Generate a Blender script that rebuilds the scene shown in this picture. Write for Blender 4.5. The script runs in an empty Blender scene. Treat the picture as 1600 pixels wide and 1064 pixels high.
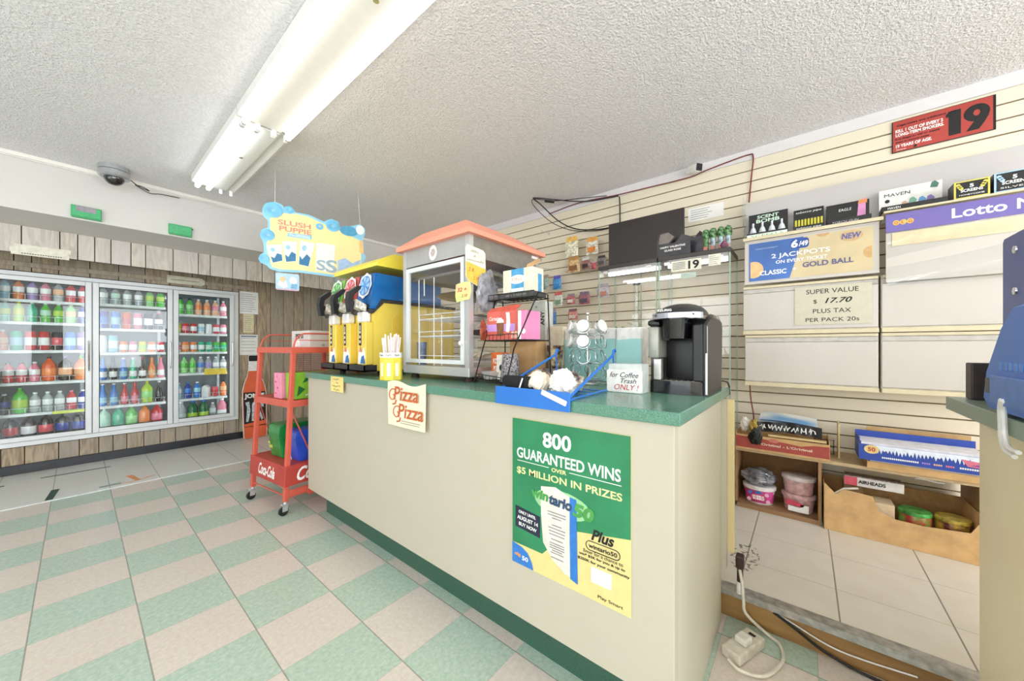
import bpy, bmesh, math, random
from mathutils import Vector, Matrix
PI = math.pi
random.seed(7)
scn = bpy.context.scene
COL = scn.collection
# ---------------------------------------------------------------- camera
FPX = 556.945; YAW = 0.8835033; CAMZ = 1.19195; HZ = 542.62
cam = bpy.data.objects.new('camera', bpy.data.cameras.new('camera'))
COL.objects.link(cam)
cam.location = (0, 0, CAMZ); cam.rotation_euler = (PI/2, 0, -YAW)
cam.data.sensor_fit = 'HORIZONTAL'; cam.data.sensor_width = 36
cam.data.lens = FPX*36/1600; cam.data.shift_y = (HZ-532)/1600
cam.data.clip_start = 0.05; cam.data.clip_end = 60
scn.camera = cam
# ---------------------------------------------------------------- world, daylight, exposure
w = bpy.data.worlds.new('daylight'); scn.world = w; w.use_nodes = True
w.node_tree.nodes['Background'].inputs[0].default_value = (0.86, 0.93, 1.0, 1)
w.node_tree.nodes['Background'].inputs[1].default_value = 2.6
scn.view_settings.view_transform = 'Standard'; scn.view_settings.look = 'None'
scn.view_settings.gamma = 1; scn.view_settings.exposure = 0.0
try: scn.view_settings.use_curve_mapping = False
except Exception: pass
scn.cycles.max_bounces = 10; scn.cycles.transparent_max_bounces = 24
scn.cycles.diffuse_bounces = 6
scn.cycles.use_denoising = True
def area(name, loc, rot, sx, sy, power, col):
    l = bpy.data.lights.new(name, 'AREA'); l.shape = 'RECTANGLE'; l.size = sx; l.size_y = sy
    l.energy = power; l.color = col
    o = bpy.data.objects.new(name, l); COL.objects.link(o); o.location = loc; o.rotation_euler = rot
    return o
# daylight pouring through the shop-front windows behind the camera
area('window_daylight', (-1.9, -3.95, 1.45), (PI/2, 0, 0), 2.3, 1.7, 105, (0.93, 0.96, 1))
area('window_daylight', (0.9, -3.95, 1.45), (PI/2, 0, 0), 2.3, 1.7, 105, (0.93, 0.96, 1))
area('window_daylight', (-3.42, 1.0, 1.42), (PI/2, 0, -PI/2), 4.8, 1.8, 46, (0.95, 0.97, 1))  # fill light at the left window, which is an added one
TUBE_E = 5.0
# ---------------------------------------------------------------- helpers
def lin(c):
    if isinstance(c, str):
        c = c.lstrip('#'); c = [int(c[i:i+2], 16)/255 for i in (0, 2, 4)]
        return tuple(((v+0.055)/1.055)**2.4 if v > 0.04045 else v/12.92 for v in c)
    return tuple(c)
MATS = {}
def mat(name, col='#808080', rough=0.5, metal=0.0, var=0.06, scale=30, bump=0.0, coat=0.0, col2=None, spec=None, stretch=(1, 1, 1), detail=3):
    if name in MATS: return MATS[name]
    m = bpy.data.materials.new(name); m.use_nodes = True; MATS[name] = m
    n = m.node_tree.nodes; L = m.node_tree.links; b = n['Principled BSDF']
    b.inputs['Roughness'].default_value = rough; b.inputs['Metallic'].default_value = metal
    if coat: b.inputs['Coat Weight'].default_value = coat
    if spec is not None: b.inputs['Specular IOR Level'].default_value = spec
    c = lin(col)
    tc = n.new('ShaderNodeTexCoord'); mp = n.new('ShaderNodeMapping'); nz = n.new('ShaderNodeTexNoise')
    mp.inputs['Scale'].default_value = stretch
    L.new(tc.outputs['Object'], mp.inputs[0]); L.new(mp.outputs[0], nz.inputs['Vector'])
    nz.inputs['Scale'].default_value = scale; nz.inputs['Detail'].default_value = detail
    cr = n.new('ShaderNodeValToRGB')
    c2 = lin(col2) if col2 else tuple(v*(1-2*var) for v in c)
    c1 = c if col2 else tuple(min(1, v*(1+var)) for v in c)
    cr.color_ramp.elements[0].position = 0.35; cr.color_ramp.elements[1].position = 0.65
    cr.color_ramp.elements[0].color = (*c2, 1); cr.color_ramp.elements[1].color = (*c1, 1)
    L.new(nz.outputs['Fac'], cr.inputs[0]); L.new(cr.outputs[0], b.inputs['Base Color'])
    if bump:
        bp = n.new('ShaderNodeBump'); bp.inputs['Strength'].default_value = bump; bp.inputs['Distance'].default_value = 0.004
        L.new(nz.outputs['Fac'], bp.inputs['Height']); L.new(bp.outputs[0], b.inputs['Normal'])
    return m
def glass(name, tint=(1, 1, 1), refl=0.04, rough=0.0, haze=0.0):
    """thin clear pane: transmits straight through, mirrors by its angle"""
    if name in MATS: return MATS[name]
    m = bpy.data.materials.new(name); m.use_nodes = True; MATS[name] = m
    n = m.node_tree.nodes; L = m.node_tree.links; n.clear()
    out = n.new('ShaderNodeOutputMaterial'); t = n.new('ShaderNodeBsdfTransparent'); t.inputs[0].default_value = (*tint, 1)
    g = n.new('ShaderNodeBsdfGlossy'); g.inputs['Roughness'].default_value = rough; g.inputs['Color'].default_value = (1, 1, 1, 1)
    lw = n.new('ShaderNodeLayerWeight'); pw = n.new('ShaderNodeMath'); pw.operation = 'POWER'; pw.inputs[1].default_value = 5
    ad = n.new('ShaderNodeMath'); ad.operation = 'MULTIPLY_ADD'; ad.inputs[1].default_value = 0.7; ad.inputs[2].default_value = refl
    L.new(lw.outputs['Facing'], pw.inputs[0]); L.new(pw.outputs[0], ad.inputs[0])
    mx = n.new('ShaderNodeMixShader'); L.new(ad.outputs[0], mx.inputs[0]); L.new(t.outputs[0], mx.inputs[1]); L.new(g.outputs[0], mx.inputs[2])
    if haze:
        d = n.new('ShaderNodeBsdfDiffuse'); d.inputs[0].default_value = (0.9, 0.95, 0.95, 1)
        m2 = n.new('ShaderNodeMixShader'); m2.inputs[0].default_value = haze
        L.new(mx.outputs[0], m2.inputs[1]); L.new(d.outputs[0], m2.inputs[2]); L.new(m2.outputs[0], out.inputs[0])
    else: L.new(mx.outputs[0], out.inputs[0])
    return m
def emit(name, col, e):
    if name in MATS: return MATS[name]
    m = bpy.data.materials.new(name); m.use_nodes = True; MATS[name] = m
    b = m.node_tree.nodes['Principled BSDF']; b.inputs['Base Color'].default_value = (*col, 1)
    b.inputs['Emission Color'].default_value = (*col, 1); b.inputs['Emission Strength'].default_value = e
    return m
class B:
    """collects shapes; build() links them as one mesh object"""
    def __init__(s): s.bm = bmesh.new()
    def _f(s, vs, m):
        try:
            f = s.bm.faces.new(vs); f.material_index = m; return f
        except ValueError: return None
    def box(s, x0, y0, z0, x1, y1, z1, m=0, bev=0, M=None, seg=2):
        t = bmesh.new()
        v = [t.verts.new((x, y, z)) for x in (x0, x1) for y in (y0, y1) for z in (z0, z1)]
        for q in ((0, 1, 3, 2), (4, 6, 7, 5), (0, 4, 5, 1), (2, 3, 7, 6), (0, 2, 6, 4), (1, 5, 7, 3)):
            t.faces.new([v[i] for i in q])
        bmesh.ops.recalc_face_normals(t, faces=t.faces)
        if bev: bmesh.ops.bevel(t, geom=list(t.edges), offset=bev, segments=seg, affect='EDGES', profile=0.5)
        return s._join(t, m, M)
    def _join(s, t, m, M):
        mp = {}
        for v in t.verts: mp[v] = s.bm.verts.new(M @ v.co if M else v.co)
        for f in t.faces: s._f([mp[v] for v in f.verts], m)
        t.free(); return s
    def ring(s, c, a, b_, n): return [s.bm.verts.new(c + a*math.cos(2*PI*i/n) + b_*math.sin(2*PI*i/n)) for i in range(n)]
    def cyl(s, p0, p1, r0, r1=None, n=12, m=0, caps=True):
        p0, p1 = Vector(p0), Vector(p1); r1 = r0 if r1 is None else r1
        d = (p1-p0).normalized(); a = d.orthogonal().normalized(); b_ = d.cross(a)
        A = s.ring(p0, a*r0, b_*r0, n); C = s.ring(p1, a*r1, b_*r1, n)
        for i in range(n): s._f([A[i], A[(i+1) % n], C[(i+1) % n], C[i]], m)
        if caps: s._f(A[::-1], m); s._f(C, m)
        return s
    def tube(s, pts, r, n=6, m=0, closed=False):
        P = [Vector(p) for p in pts]; k = len(P); rs = []; a = None
        for i in range(k):
            if closed: d = P[(i+1) % k]-P[i-1]
            else: d = P[min(i+1, k-1)]-P[max(i-1, 0)]
            d.normalize()
            a = d.orthogonal().normalized() if a is None else (a-d*a.dot(d))
            if a.length < 1e-6: a = d.orthogonal()
            a.normalize(); rs.append(s.ring(P[i], a*r, d.cross(a)*r, n))
        for i in range(k if closed else k-1):
            A, C = rs[i], rs[(i+1) % k]
            for j in range(n): s._f([A[j], A[(j+1) % n], C[(j+1) % n], C[j]], m)
        if not closed: s._f(rs[0][::-1], m); s._f(rs[-1], m)
        return s
    def lathe(s, prof, c=(0, 0, 0), n=20, m=0, sx=1, sy=1, M=None):
        c = Vector(c); R = []
        T = (lambda v: M @ v) if M else (lambda v: v)
        for r, z in prof:
            if r < 1e-6: R.append([s.bm.verts.new(T(c+Vector((0, 0, z))))])
            else: R.append([s.bm.verts.new(T(c+Vector((sx*r*math.cos(2*PI*i/n), sy*r*math.sin(2*PI*i/n), z)))) for i in range(n)])
        for A, C in zip(R, R[1:]):
            for i in range(n):
                j = (i+1) % n
                if len(A) == 1 and len(C) == 1: continue
                if len(A) == 1: s._f([A[0], C[j], C[i]], m)
                elif len(C) == 1: s._f([A[i], A[j], C[0]], m)
                else: s._f([A[i], A[j], C[j], C[i]], m)
        if len(R[0]) > 1: s._f(R[0][::-1], m)
        if len(R[-1]) > 1: s._f(R[-1], m)
        return s
    def prism(s, pts, d0, d1, plane='xz', m=0, M=None):
        def P(a, b_, d):
            v = Vector({'xz': (a, d, b_), 'xy': (a, b_, d), 'yz': (d, a, b_)}[plane]); return M @ v if M else v
        A = [s.bm.verts.new(P(a, b_, d0)) for a, b_ in pts]; C = [s.bm.verts.new(P(a, b_, d1)) for a, b_ in pts]
        k = len(pts)
        for i in range(k): s._f([A[i], A[(i+1) % k], C[(i+1) % k], C[i]], m)
        s._f(A[::-1], m); s._f(C, m); return s
    def ball(s, c, rx, ry=None, rz=None, n=14, m=0):
        ry = rx if ry is None else ry; rz = rx if rz is None else rz
        pr = [(math.sin(PI*i/8), -math.cos(PI*i/8)) for i in range(9)]
        pr[0] = (0, -1); pr[-1] = (0, 1)
        return s.lathe([(r*rx, z*rz) for r, z in pr], c, n, m, 1, ry/rx)
    def grid(s, f, nu, nv, m=0):
        V = [[s.bm.verts.new(f(i/nu, j/nv)) for j in range(nv+1)] for i in range(nu+1)]
        for i in range(nu):
            for j in range(nv): s._f([V[i][j], V[i+1][j], V[i+1][j+1], V[i][j+1]], m)
        return s
    def build(s, name, mats, parent=None, loc=None, rotz=0, smooth=False, norm=True, ang=40):
        if norm: bmesh.ops.recalc_face_normals(s.bm, faces=s.bm.faces)
        me = bpy.data.meshes.new(name); s.bm.to_mesh(me); s.bm.free()
        for mm in (mats if isinstance(mats, (list, tuple)) else [mats]): me.materials.append(mm)
        if smooth:
            for p in me.polygons: p.use_smooth = True
            try: me.set_sharp_from_angle(angle=math.radians(ang))
            except Exception: pass
        o = bpy.data.objects.new(name, me); COL.objects.link(o)
        if loc: o.location = loc
        if rotz: o.rotation_euler[2] = rotz
        if parent: o.parent = parent
        return o
def tag(o, label, cat, group=None, kind=None):
    o['label'] = label; o['category'] = cat
    if group: o['group'] = group
    if kind: o['kind'] = kind
    return o
def plab(o, label): o['label'] = label; return o
def thing(name, label, cat, loc=(0, 0, 0), rotz=0, group=None):
    o = bpy.data.objects.new(name, None); COL.objects.link(o); o.empty_display_size = 0.05
    o.location = loc; o.rotation_euler[2] = rotz
    return tag(o, label, cat, group)
def struct(o): o['kind'] = 'structure'; return o
def dup(root, loc, rotz=None, label=None, group=None, swap=None):
    """copy of a thing with copies of its parts; swap = {part name: material}"""
    def cp(o, parent):
        c = o.copy(); COL.objects.link(c); c.parent = parent
        if swap:
            k = o.name.split('.')[0]
            if k in swap:
                c.material_slots[0].link = 'OBJECT'; c.material_slots[0].material = swap[k]
        for ch in o.children: cp(ch, c)
        return c
    r = cp(root, None); r.location = loc
    if rotz is not None: r.rotation_euler[2] = rotz
    if label: r['label'] = label
    if group: r['group'] = group
    return r
FACE = Matrix.Rotation(PI/2, 4, 'X')      # text lies in XZ and faces -Y
def lettering(parent, lines, m, y=-0.0015, name='lettering', M=None, bold=0.0, ext=0.0004):
    """lines: (string, centre x, centre z, width, height, [shear], [rot]); one mesh of raised lettering"""
    bm = bmesh.new()
    for ln in lines:
        s_, cx, cz, wd, ht = ln[:5]
        sh = ln[5] if len(ln) > 5 else 0; ro = ln[6] if len(ln) > 6 else 0; bo = ln[7] if len(ln) > 7 else bold
        c = bpy.data.curves.new('t', 'FONT'); c.body = s_; c.size = 1; c.extrude = 0; c.offset = bo; c.shear = sh
        c.resolution_u = 3
        o = bpy.data.objects.new('t', c)
        me = bpy.data.meshes.new_from_object(o)
        t = bmesh.new(); t.from_mesh(me)
        if t.verts:
            xs = [v.co.x for v in t.verts]; ys = [v.co.y for v in t.verts]
            x0, x1, y0, y1 = min(xs), max(xs), min(ys), max(ys)
            sx = wd/max(x1-x0, 1e-6); sy = ht/max(y1-y0, 1e-6) if ht else sx
            ca, sa = math.cos(ro), math.sin(ro)
            mp = {}
            for v in t.verts:
                a = (v.co.x-(x0+x1)/2)*sx; b_ = (v.co.y-(y0+y1)/2)*sy
                p = Vector((cx+a*ca-b_*sa, y, cz+a*sa+b_*ca))
                mp[v] = bm.verts.new(M @ p if M else p)
            for f in t.faces:
                try: bm.faces.new([mp[v] for v in f.verts])
                except ValueError: pass
        t.free(); bpy.data.objects.remove(o); bpy.data.curves.remove(c); bpy.data.meshes.remove(me)
    nrm = Vector((0, -1, 0))
    if M: nrm = (M.to_3x3() @ nrm).normalized()
    for f in bm.faces:
        f.normal_update()
        if f.normal.dot(nrm) < 0: f.normal_flip()
    if ext:
        fs = list(bm.faces); r = bmesh.ops.extrude_face_region(bm, geom=fs)
        for e in r['geom']:
            if isinstance(e, bmesh.types.BMVert): e.co += nrm*ext
    me = bpy.data.meshes.new(name); bm.to_mesh(me); bm.free(); me.materials.append(m)
    o = bpy.data.objects.new(name, me); COL.objects.link(o); o.parent = parent
    return o
def circ(cx, cz, r, n=20, rz=None): return [(cx+r*math.cos(2*PI*i/n), cz+(rz or r)*math.sin(2*PI*i/n)) for i in range(n)]
def rrect(x0, z0, x1, z1, r, n=4):
    P = []
    for cx, cz, a in ((x1-r, z1-r, 0), (x0+r, z1-r, PI/2), (x0+r, z0+r, PI), (x1-r, z0+r, 1.5*PI)):
        P += [(cx+r*math.cos(a+PI/2*i/n), cz+r*math.sin(a+PI/2*i/n)) for i in range(n+1)]
    return P
def decal(parent, name, pts, m, y=-0.001, th=0.0006, M=None):
    return B().prism(pts, y, y-th, 'xz', 0, M).build(name, m, parent)
RW = -PI/2     # things that face -X (the slatwall and the counter front)
WHITE = mat('white_plastic', '#f0efec', 0.35); CREAM = mat('cream_laminate', '#bfb8a6', 0.45, var=0.008, scale=6)
BLACK = mat('black_plastic', '#141414', 0.35); PAPER = mat('white_paper', '#f2f1ec', 0.7, var=0.02, scale=8)
INK = mat('black_ink', '#161616', 0.6); STEEL = mat('brushed_steel', '#d2d3d3', 0.34, 0.6, var=0.02, scale=60, stretch=(12, 12, 0.3))
CHROME = mat('chrome', '#d8d8d8', 0.15, 1.0); ALU = mat('white_aluminium', '#dfe2e4', 0.35, 0.1, var=0.012, scale=5)
CARD = mat('cardboard', '#cfa874', 0.8, var=0.08, scale=14); DARKWIRE = mat('black_wire', '#1c1a1a', 0.4, 0.4)
GLASS = glass('clear_glass'); YELLOWP = mat('yellow_paper', '#efd98a', 0.7, scale=8)
REDINK = mat('red_ink', '#c23a2b', 0.6); WHITEINK = mat('white_ink', '#f6f6f2', 0.6)
# ================================================================ SETTING
H = 2.633; XW = 3.12; YB = 5.72; T = 0.3048; PZ = 0.13
# floor: checker of green and cream tiles, plain pale tiles along the coolers
m = bpy.data.materials.new('floor_tiles'); m.use_nodes = True; n = m.node_tree.nodes; L = m.node_tree.links; b = n['Principled BSDF']
def N(t, **k):
    o = n.new(t)
    for a, v in k.items(): setattr(o, a, v)
    return o
def mth(op, a, b_=None, c=None):
    o = N('ShaderNodeMath', operation=op)
    for i, v in enumerate((a, b_, c)):
        if v is None: continue
        if isinstance(v, (int, float)): o.inputs[i].default_value = v
        else: L.new(v, o.inputs[i])
    return o.outputs[0]
def mix(f, a, b_):
    o = N('ShaderNodeMix', data_type='RGBA')
    L.new(f, o.inputs[0]) if not isinstance(f, (int, float)) else setattr(o.inputs[0], 'default_value', f)
    for i, v in ((6, a), (7, b_)):
        if isinstance(v, tuple): o.inputs[i].default_value = (*v, 1)
        else: L.new(v, o.inputs[i])
    return o.outputs[2]
tc = N('ShaderNodeTexCoord'); sp = N('ShaderNodeSeparateXYZ'); L.new(tc.outputs['Object'], sp.inputs[0])
u = mth('ADD', mth('DIVIDE', sp.outputs[0], T), 0.4296+20); v = mth('ADD', mth('DIVIDE', sp.outputs[1], T), 40-7.873)
par = mth('MODULO', mth('ADD', mth('FLOOR', u), mth('FLOOR', v)), 2.0)
nz = N('ShaderNodeTexNoise'); nz.inputs['Scale'].default_value = 55; nz.inputs['Detail'].default_value = 5; L.new(tc.outputs['Object'], nz.inputs['Vector'])
nb = N('ShaderNodeTexNoise'); nb.inputs['Scale'].default_value = 2.2; L.new(tc.outputs['Object'], nb.inputs['Vector'])
wv = N('ShaderNodeTexNoise'); wv.inputs['Scale'].default_value = 90; wv.inputs['Detail'].default_value = 2; L.new(tc.outputs['Object'], wv.inputs['Vector'])
f2 = mth('MULTIPLY_ADD', nz.outputs['Fac'], 0.6, mth('MULTIPLY', wv.outputs['Fac'], 0.4))
rp = N('ShaderNodeMapRange'); rp.inputs[1].default_value = 0.35; rp.inputs[2].default_value = 0.65; L.new(f2, rp.inputs[0])
green = mix(rp.outputs[0], lin('#a4bfae'), lin('#c3d3c5')); cream = mix(rp.outputs[0], lin('#d3c8bd'), lin('#e0d7cd'))
base = mix(par, green, cream)
far = mth('GREATER_THAN', sp.outputs[1], 4.53)
base = mix(far, base, mix(rp.outputs[0], lin('#d9dcd6'), lin('#e6e8e2')))
eu = mth('MINIMUM', mth('FRACT', u), mth('SUBTRACT', 1, mth('FRACT', u))); ev = mth('MINIMUM', mth('FRACT', v), mth('SUBTRACT', 1, mth('FRACT', v)))
ju = mth('LESS_THAN', eu, 0.008); jv = mth('MULTIPLY', mth('LESS_THAN', ev, 0.005), 0.45)
base = mix(mth('MULTIPLY', mth('MAXIMUM', ju, jv), 0.6), base, lin('#6b675c'))
base = mix(mth('MULTIPLY', nb.outputs['Fac'], 0.18), base, lin('#b5ab9c'))
L.new(base, b.inputs['Base Color']); b.inputs['Roughness'].default_value = 0.27
struct(B().box(-3.6, -4.2, -0.1, XW+0.1, 6.9, 0).build('floor', m))
# raised floor behind the counters
m = bpy.data.materials.new('platform_tiles'); m.use_nodes = True; n = m.node_tree.nodes; L = m.node_tree.links; b = n['Principled BSDF']
tc = N('ShaderNodeTexCoord'); sp = N('ShaderNodeSeparateXYZ'); L.new(tc.outputs['Object'], sp.inputs[0])
u = mth('ADD', mth('DIVIDE', sp.outputs[0], 0.333), 20-6.345); v = mth('ADD', mth('DIVIDE', sp.outputs[1], 0.333), 20.32)
nz = N('ShaderNodeTexNoise'); nz.inputs['Scale'].default_value = 9; nz.inputs['Detail'].default_value = 4; L.new(tc.outputs['Object'], nz.inputs['Vector'])
base = mix(nz.outputs['Fac'], lin('#e3ded3'), lin('#d4cbbd'))
wn = N('ShaderNodeTexNoise'); wn.inputs['Scale'].default_value = 55; wn.inputs['Detail'].default_value = 6; L.new(tc.outputs['Object'], wn.inputs['Vector'])
# worn dark patch where tiles meet, by the counter end
dx = mth('MULTIPLY', mth('SUBTRACT', sp.outputs[0], 2.15), 4.5); dy = mth('MULTIPLY', mth('SUBTRACT', sp.outputs[1], 0.235), 11)
rr = mth('ADD', mth('MULTIPLY', dx, dx), mth('MULTIPLY', dy, dy))
worn = mth('MULTIPLY', mth('LESS_THAN', rr, 0.45), mth('GREATER_THAN', wn.outputs['Fac'], 0.56))
base = mix(mth('MULTIPLY', worn, 0.8), base, lin('#4a4238'))
eu = mth('MINIMUM', mth('FRACT', u), mth('SUBTRACT', 1, mth('FRACT', u))); ev = mth('MINIMUM', mth('FRACT', v), mth('SUBTRACT', 1, mth('FRACT', v)))
base = mix(mth('MULTIPLY', mth('MAXIMUM', mth('MULTIPLY', mth('LESS_THAN', eu, 0.006), 0.5), mth('LESS_THAN', ev, 0.008)), 0.75), base, lin('#5c564c'))
L.new(base, b.inputs['Base Color']); b.inputs['Roughness'].default_value = 0.4
struct(B().box(1.842, -4.1, 0.0, XW-0.001, 3.2, PZ).build('floor_raised', m))
OAK = mat('riser_wood', '#a8824e', 0.6, var=0.2, scale=14, stretch=(1, 0.15, 1), col2='#7c5a30')
struct(B().box(1.832, -4.1, 0.001, 1.841, 3.2, 0.1285).build('trim_riser', OAK))
struct(B().prism([(1.806, 0.108), (1.806, 0.136), (1.86, 0.136), (1.86, 0.1305), (1.812, 0.1305), (1.812, 0.108)], -4.1, 3.2, 'xz').build('trim_nosing', mat('worn_aluminium', '#b5b3ae', 0.4, 0.7, var=0.15)))
# bright strip between checker and pale tiles
struct(B().box(-3.5, 4.515, 0, 1.83, 4.545, 0.003).build('trim_floor_strip', mat('strip_white', '#eef4f4', 0.2)))
# ceiling, popcorn
m = mat('popcorn_ceiling', '#f8f6f7', 0.95, var=0.05, scale=105, bump=1.0, detail=4)
m.node_tree.nodes['Bump'].inputs['Distance'].default_value = 0.015
struct(B().box(-3.6, -4.2, H, XW+0.1, 6.9, H+0.1).build('ceiling', m))
# right wall: slatwall with real grooves
SLAT = mat('slatwall_cream', '#e4dac4', 0.5, var=0.012, scale=5, stretch=(1, 0.3, 1)); GROOVE = mat('groove_fibreboard', '#7a6544', 0.9)
b_ = B(); ya, yb = -4.1, YB+0.3; pitch = 0.0808; z = 2.485; zs = []
while z > 0.15: zs.append(z); z -= pitch
top = 2.562
for zg in zs:
    lo = zg+0.0038; b_.box(XW, ya, lo, XW+0.012, yb, top, 0, bev=0.0012, seg=1); top = zg-0.0038
b_.box(XW, ya, 0.10, XW+0.012, yb, top, 0)
b_.box(XW+0.012, ya, 0.0, XW+0.03, yb, H, 1)
struct(b_.build('wall_right', [SLAT, GROOVE]))
CEILTRIM = mat('paint_white', '#ece8e0', 0.6, var=0.02, scale=4)
struct(B().box(XW-0.012, ya, 2.560, XW+0.012, 4.494, H).build('trim_right_cornice', mat('cornice_white', '#dcd8d8', 0.6, var=0.01)))
# far wall: old dark plank panelling with the coolers let in, bulkhead above
def wood(name, a, b2, dark, rough=0.6):
    m = bpy.data.materials.new(name); m.use_nodes = True; MATS[name] = m
    n_ = m.node_tree.nodes; L_ = m.node_tree.links; bb = n_['Principled BSDF']; bb.inputs['Roughness'].default_value = rough
    tc_ = n_.new('ShaderNodeTexCoord'); mp = n_.new('ShaderNodeMapping'); mp.inputs['Scale'].default_value = (1, 1, 0.14)
    g = n_.new('ShaderNodeNewGeometry')
    L_.new(tc_.outputs['Object'], mp.inputs[0])
    z1 = n_.new('ShaderNodeTexNoise'); z1.inputs['Scale'].default_value = 26; z1.inputs['Detail'].default_value = 8; z1.inputs['Distortion'].default_value = 1.4
    z2 = n_.new('ShaderNodeTexNoise'); z2.inputs['Scale'].default_value = 5; z2.inputs['Detail'].default_value = 2
    L_.new(mp.outputs[0], z1.inputs['Vector']); L_.new(mp.outputs[0], z2.inputs['Vector'])
    r1 = n_.new('ShaderNodeValToRGB'); r1.color_ramp.elements[0].position = 0.36; r1.color_ramp.elements[1].position = 0.6
    r1.color_ramp.elements[0].color = (*lin(dark), 1); r1.color_ramp.elements[1].color = (*lin(a), 1)
    L_.new(z1.outputs['Fac'], r1.inputs[0])
    mx = n_.new('ShaderNodeMix'); mx.data_type = 'RGBA'; mx.inputs[7].default_value = (*lin(b2), 1)
    r2 = n_.new('ShaderNodeMath'); r2.operation = 'MULTIPLY_ADD'; r2.inputs[1].default_value = 0.7
    L_.new(g.outputs['Random Per Island'], r2.inputs[0]); 
    z3 = n_.new('ShaderNodeMath'); z3.operation = 'MULTIPLY'; z3.inputs[1].default_value = 0.35; L_.new(z2.outputs['Fac'], z3.inputs[0])
    L_.new(z3.outputs[0], r2.inputs[2]); r2.use_clamp = True
    L_.new(r2.outputs[0], mx.inputs[0]); L_.new(r1.outputs[0], mx.inputs[6]); L_.new(mx.outputs[2], bb.inputs['Base Color'])
    return m
PANEL = wood('plank_panelling', '#c0ab8a', '#a39a90', '#80694c'); VAL = wood('light_washed_valance', '#dcd3c6', '#d4cfcb', '#b5aa9c')  # valance is a paler copy, with the wash of tube light in its colour
GAP = mat('plank_gap', '#241c15', 0.9)
def planks(b2, x0, x1, y, z0, z1, th=0.012, seed=1):
    r = random.Random(seed); x = x0
    while x < x1-0.005:
        wd = r.choice((0.10, 0.13, 0.16, 0.2)); xe = min(x+wd, x1)
        b2.box(x+0.003, y, z0, xe-0.003, y+th, z1, 0, bev=0.0015, seg=1); x = xe
CX0, CX1, CZ0, CZ1 = -2.45, 1.335, 0.25, 1.915     # cooler opening
bw = B()
planks(bw, -3.6, CX1, YB, CZ1, 2.235, seed=3); planks(bw, -3.6, CX1, YB, 0.085, CZ0, seed=5)
planks(bw, CX1, XW, YB, 0.085, 2.235, seed=9)
bw.box(-3.6, YB+0.012, CZ1, XW, YB+0.05, 2.235, 1); bw.box(-3.6, YB+0.012, 0, CX1, YB+0.05, CZ0, 1); bw.box(CX1, YB+0.012, 0, XW, YB+0.05, 2.235, 1)
bw.box(-3.6, YB, CZ0, CX0, YB+0.05, CZ1, 1)
struct(bw.build('wall_back', [PANEL, GAP]))
struct(B().box(-3.6, YB-0.014, 1.955, 1.5, YB, 2.0, bev=0.003).build('trim_back_rail', PANEL))
struct(B().box(-3.6, YB-0.016, 0, XW-0.001, YB, 0.085, bev=0.004).build('baseboard_back', mat('black_vinyl_base', '#23252c', 0.3)))
YV, YU = 5.08, 4.495
struct(B().box(-3.6, YU, 2.215, XW+0.02, YV+0.05, H).box(-3.6, YV+0.05, 2.235, XW+0.02, 6.9, H).build('wall_bulkhead', [mat('bulkhead_paint', '#d6d3cf', 0.6, var=0.01, scale=3)]))
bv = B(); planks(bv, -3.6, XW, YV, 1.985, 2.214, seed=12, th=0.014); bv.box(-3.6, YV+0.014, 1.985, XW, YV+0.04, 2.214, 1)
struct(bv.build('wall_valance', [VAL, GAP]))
struct(B().box(-3.6, YU-0.014, H-0.03, XW-0.02, YU, H, bev=0.002).build('trim_back_cornice', CEILTRIM))
# the sides behind the camera: plain walls, two shop-front windows, one left window added for fill
PAINT = mat('wall_paint', '#ddd6c8', 0.7, var=0.02, scale=3)
struct(B().box(-3.6, -4.2, 0, -3.5, 6.9, 0.5).box(-3.6, -4.2, 2.35, -3.5, 6.9, H).box(-3.6, -4.2, 0.5, -3.5, -1.5, 2.35).box(-3.6, 3.5, 0.5, -3.5, 6.9, 2.35).build('wall_left', PAINT))
wf = B().box(-3.56, -1.5, 0.5, -3.52, 3.5, 0.55).box(-3.56, -1.5, 2.3, -3.52, 3.5, 2.35)
for yy in (-1.5, 0.15, 1.8, 3.45): wf.box(-3.56, yy, 0.55, -3.52, yy+0.05, 2.3)
wf = struct(wf.build('window_3', ALU)); B().box(-3.542, -1.45, 0.55, -3.538, 3.45, 2.3).build('pane', GLASS, wf)
struct(B().box(-3.5, -4.2, 0, XW+0.02, -4.1, 0.6).box(-3.5, -4.2, 2.3, XW+0.02, -4.1, H).box(-3.5, -4.2, 0.6, -3.05, -4.1, 2.3).box(-0.75, -4.2, 0.6, -0.25, -4.1, 2.3).box(2.05, -4.2, 0.6, XW+0.02, -4.1, 2.3).build('wall_front', PAINT))
for i, (xa, xb) in enumerate(((-3.05, -0.75), (-0.25, 2.05))):
    wf = B().box(xa, -4.16, 0.6, xb, -4.12, 0.65).box(xa, -4.16, 2.25, xb, -4.12, 2.3).box(xa, -4.16, 0.65, xa+0.05, -4.12, 2.25).box(xb-0.05, -4.16, 0.65, xb, -4.12, 2.25).box((xa+xb)/2-0.02, -4.155, 0.65, (xa+xb)/2+0.02, -4.125, 2.25).build('window_%d' % (i+1), ALU)
    struct(wf); B().box(xa+0.05, -4.142, 0.65, xb-0.05, -4.138, 2.25).build('pane', GLASS, wf)
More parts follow.
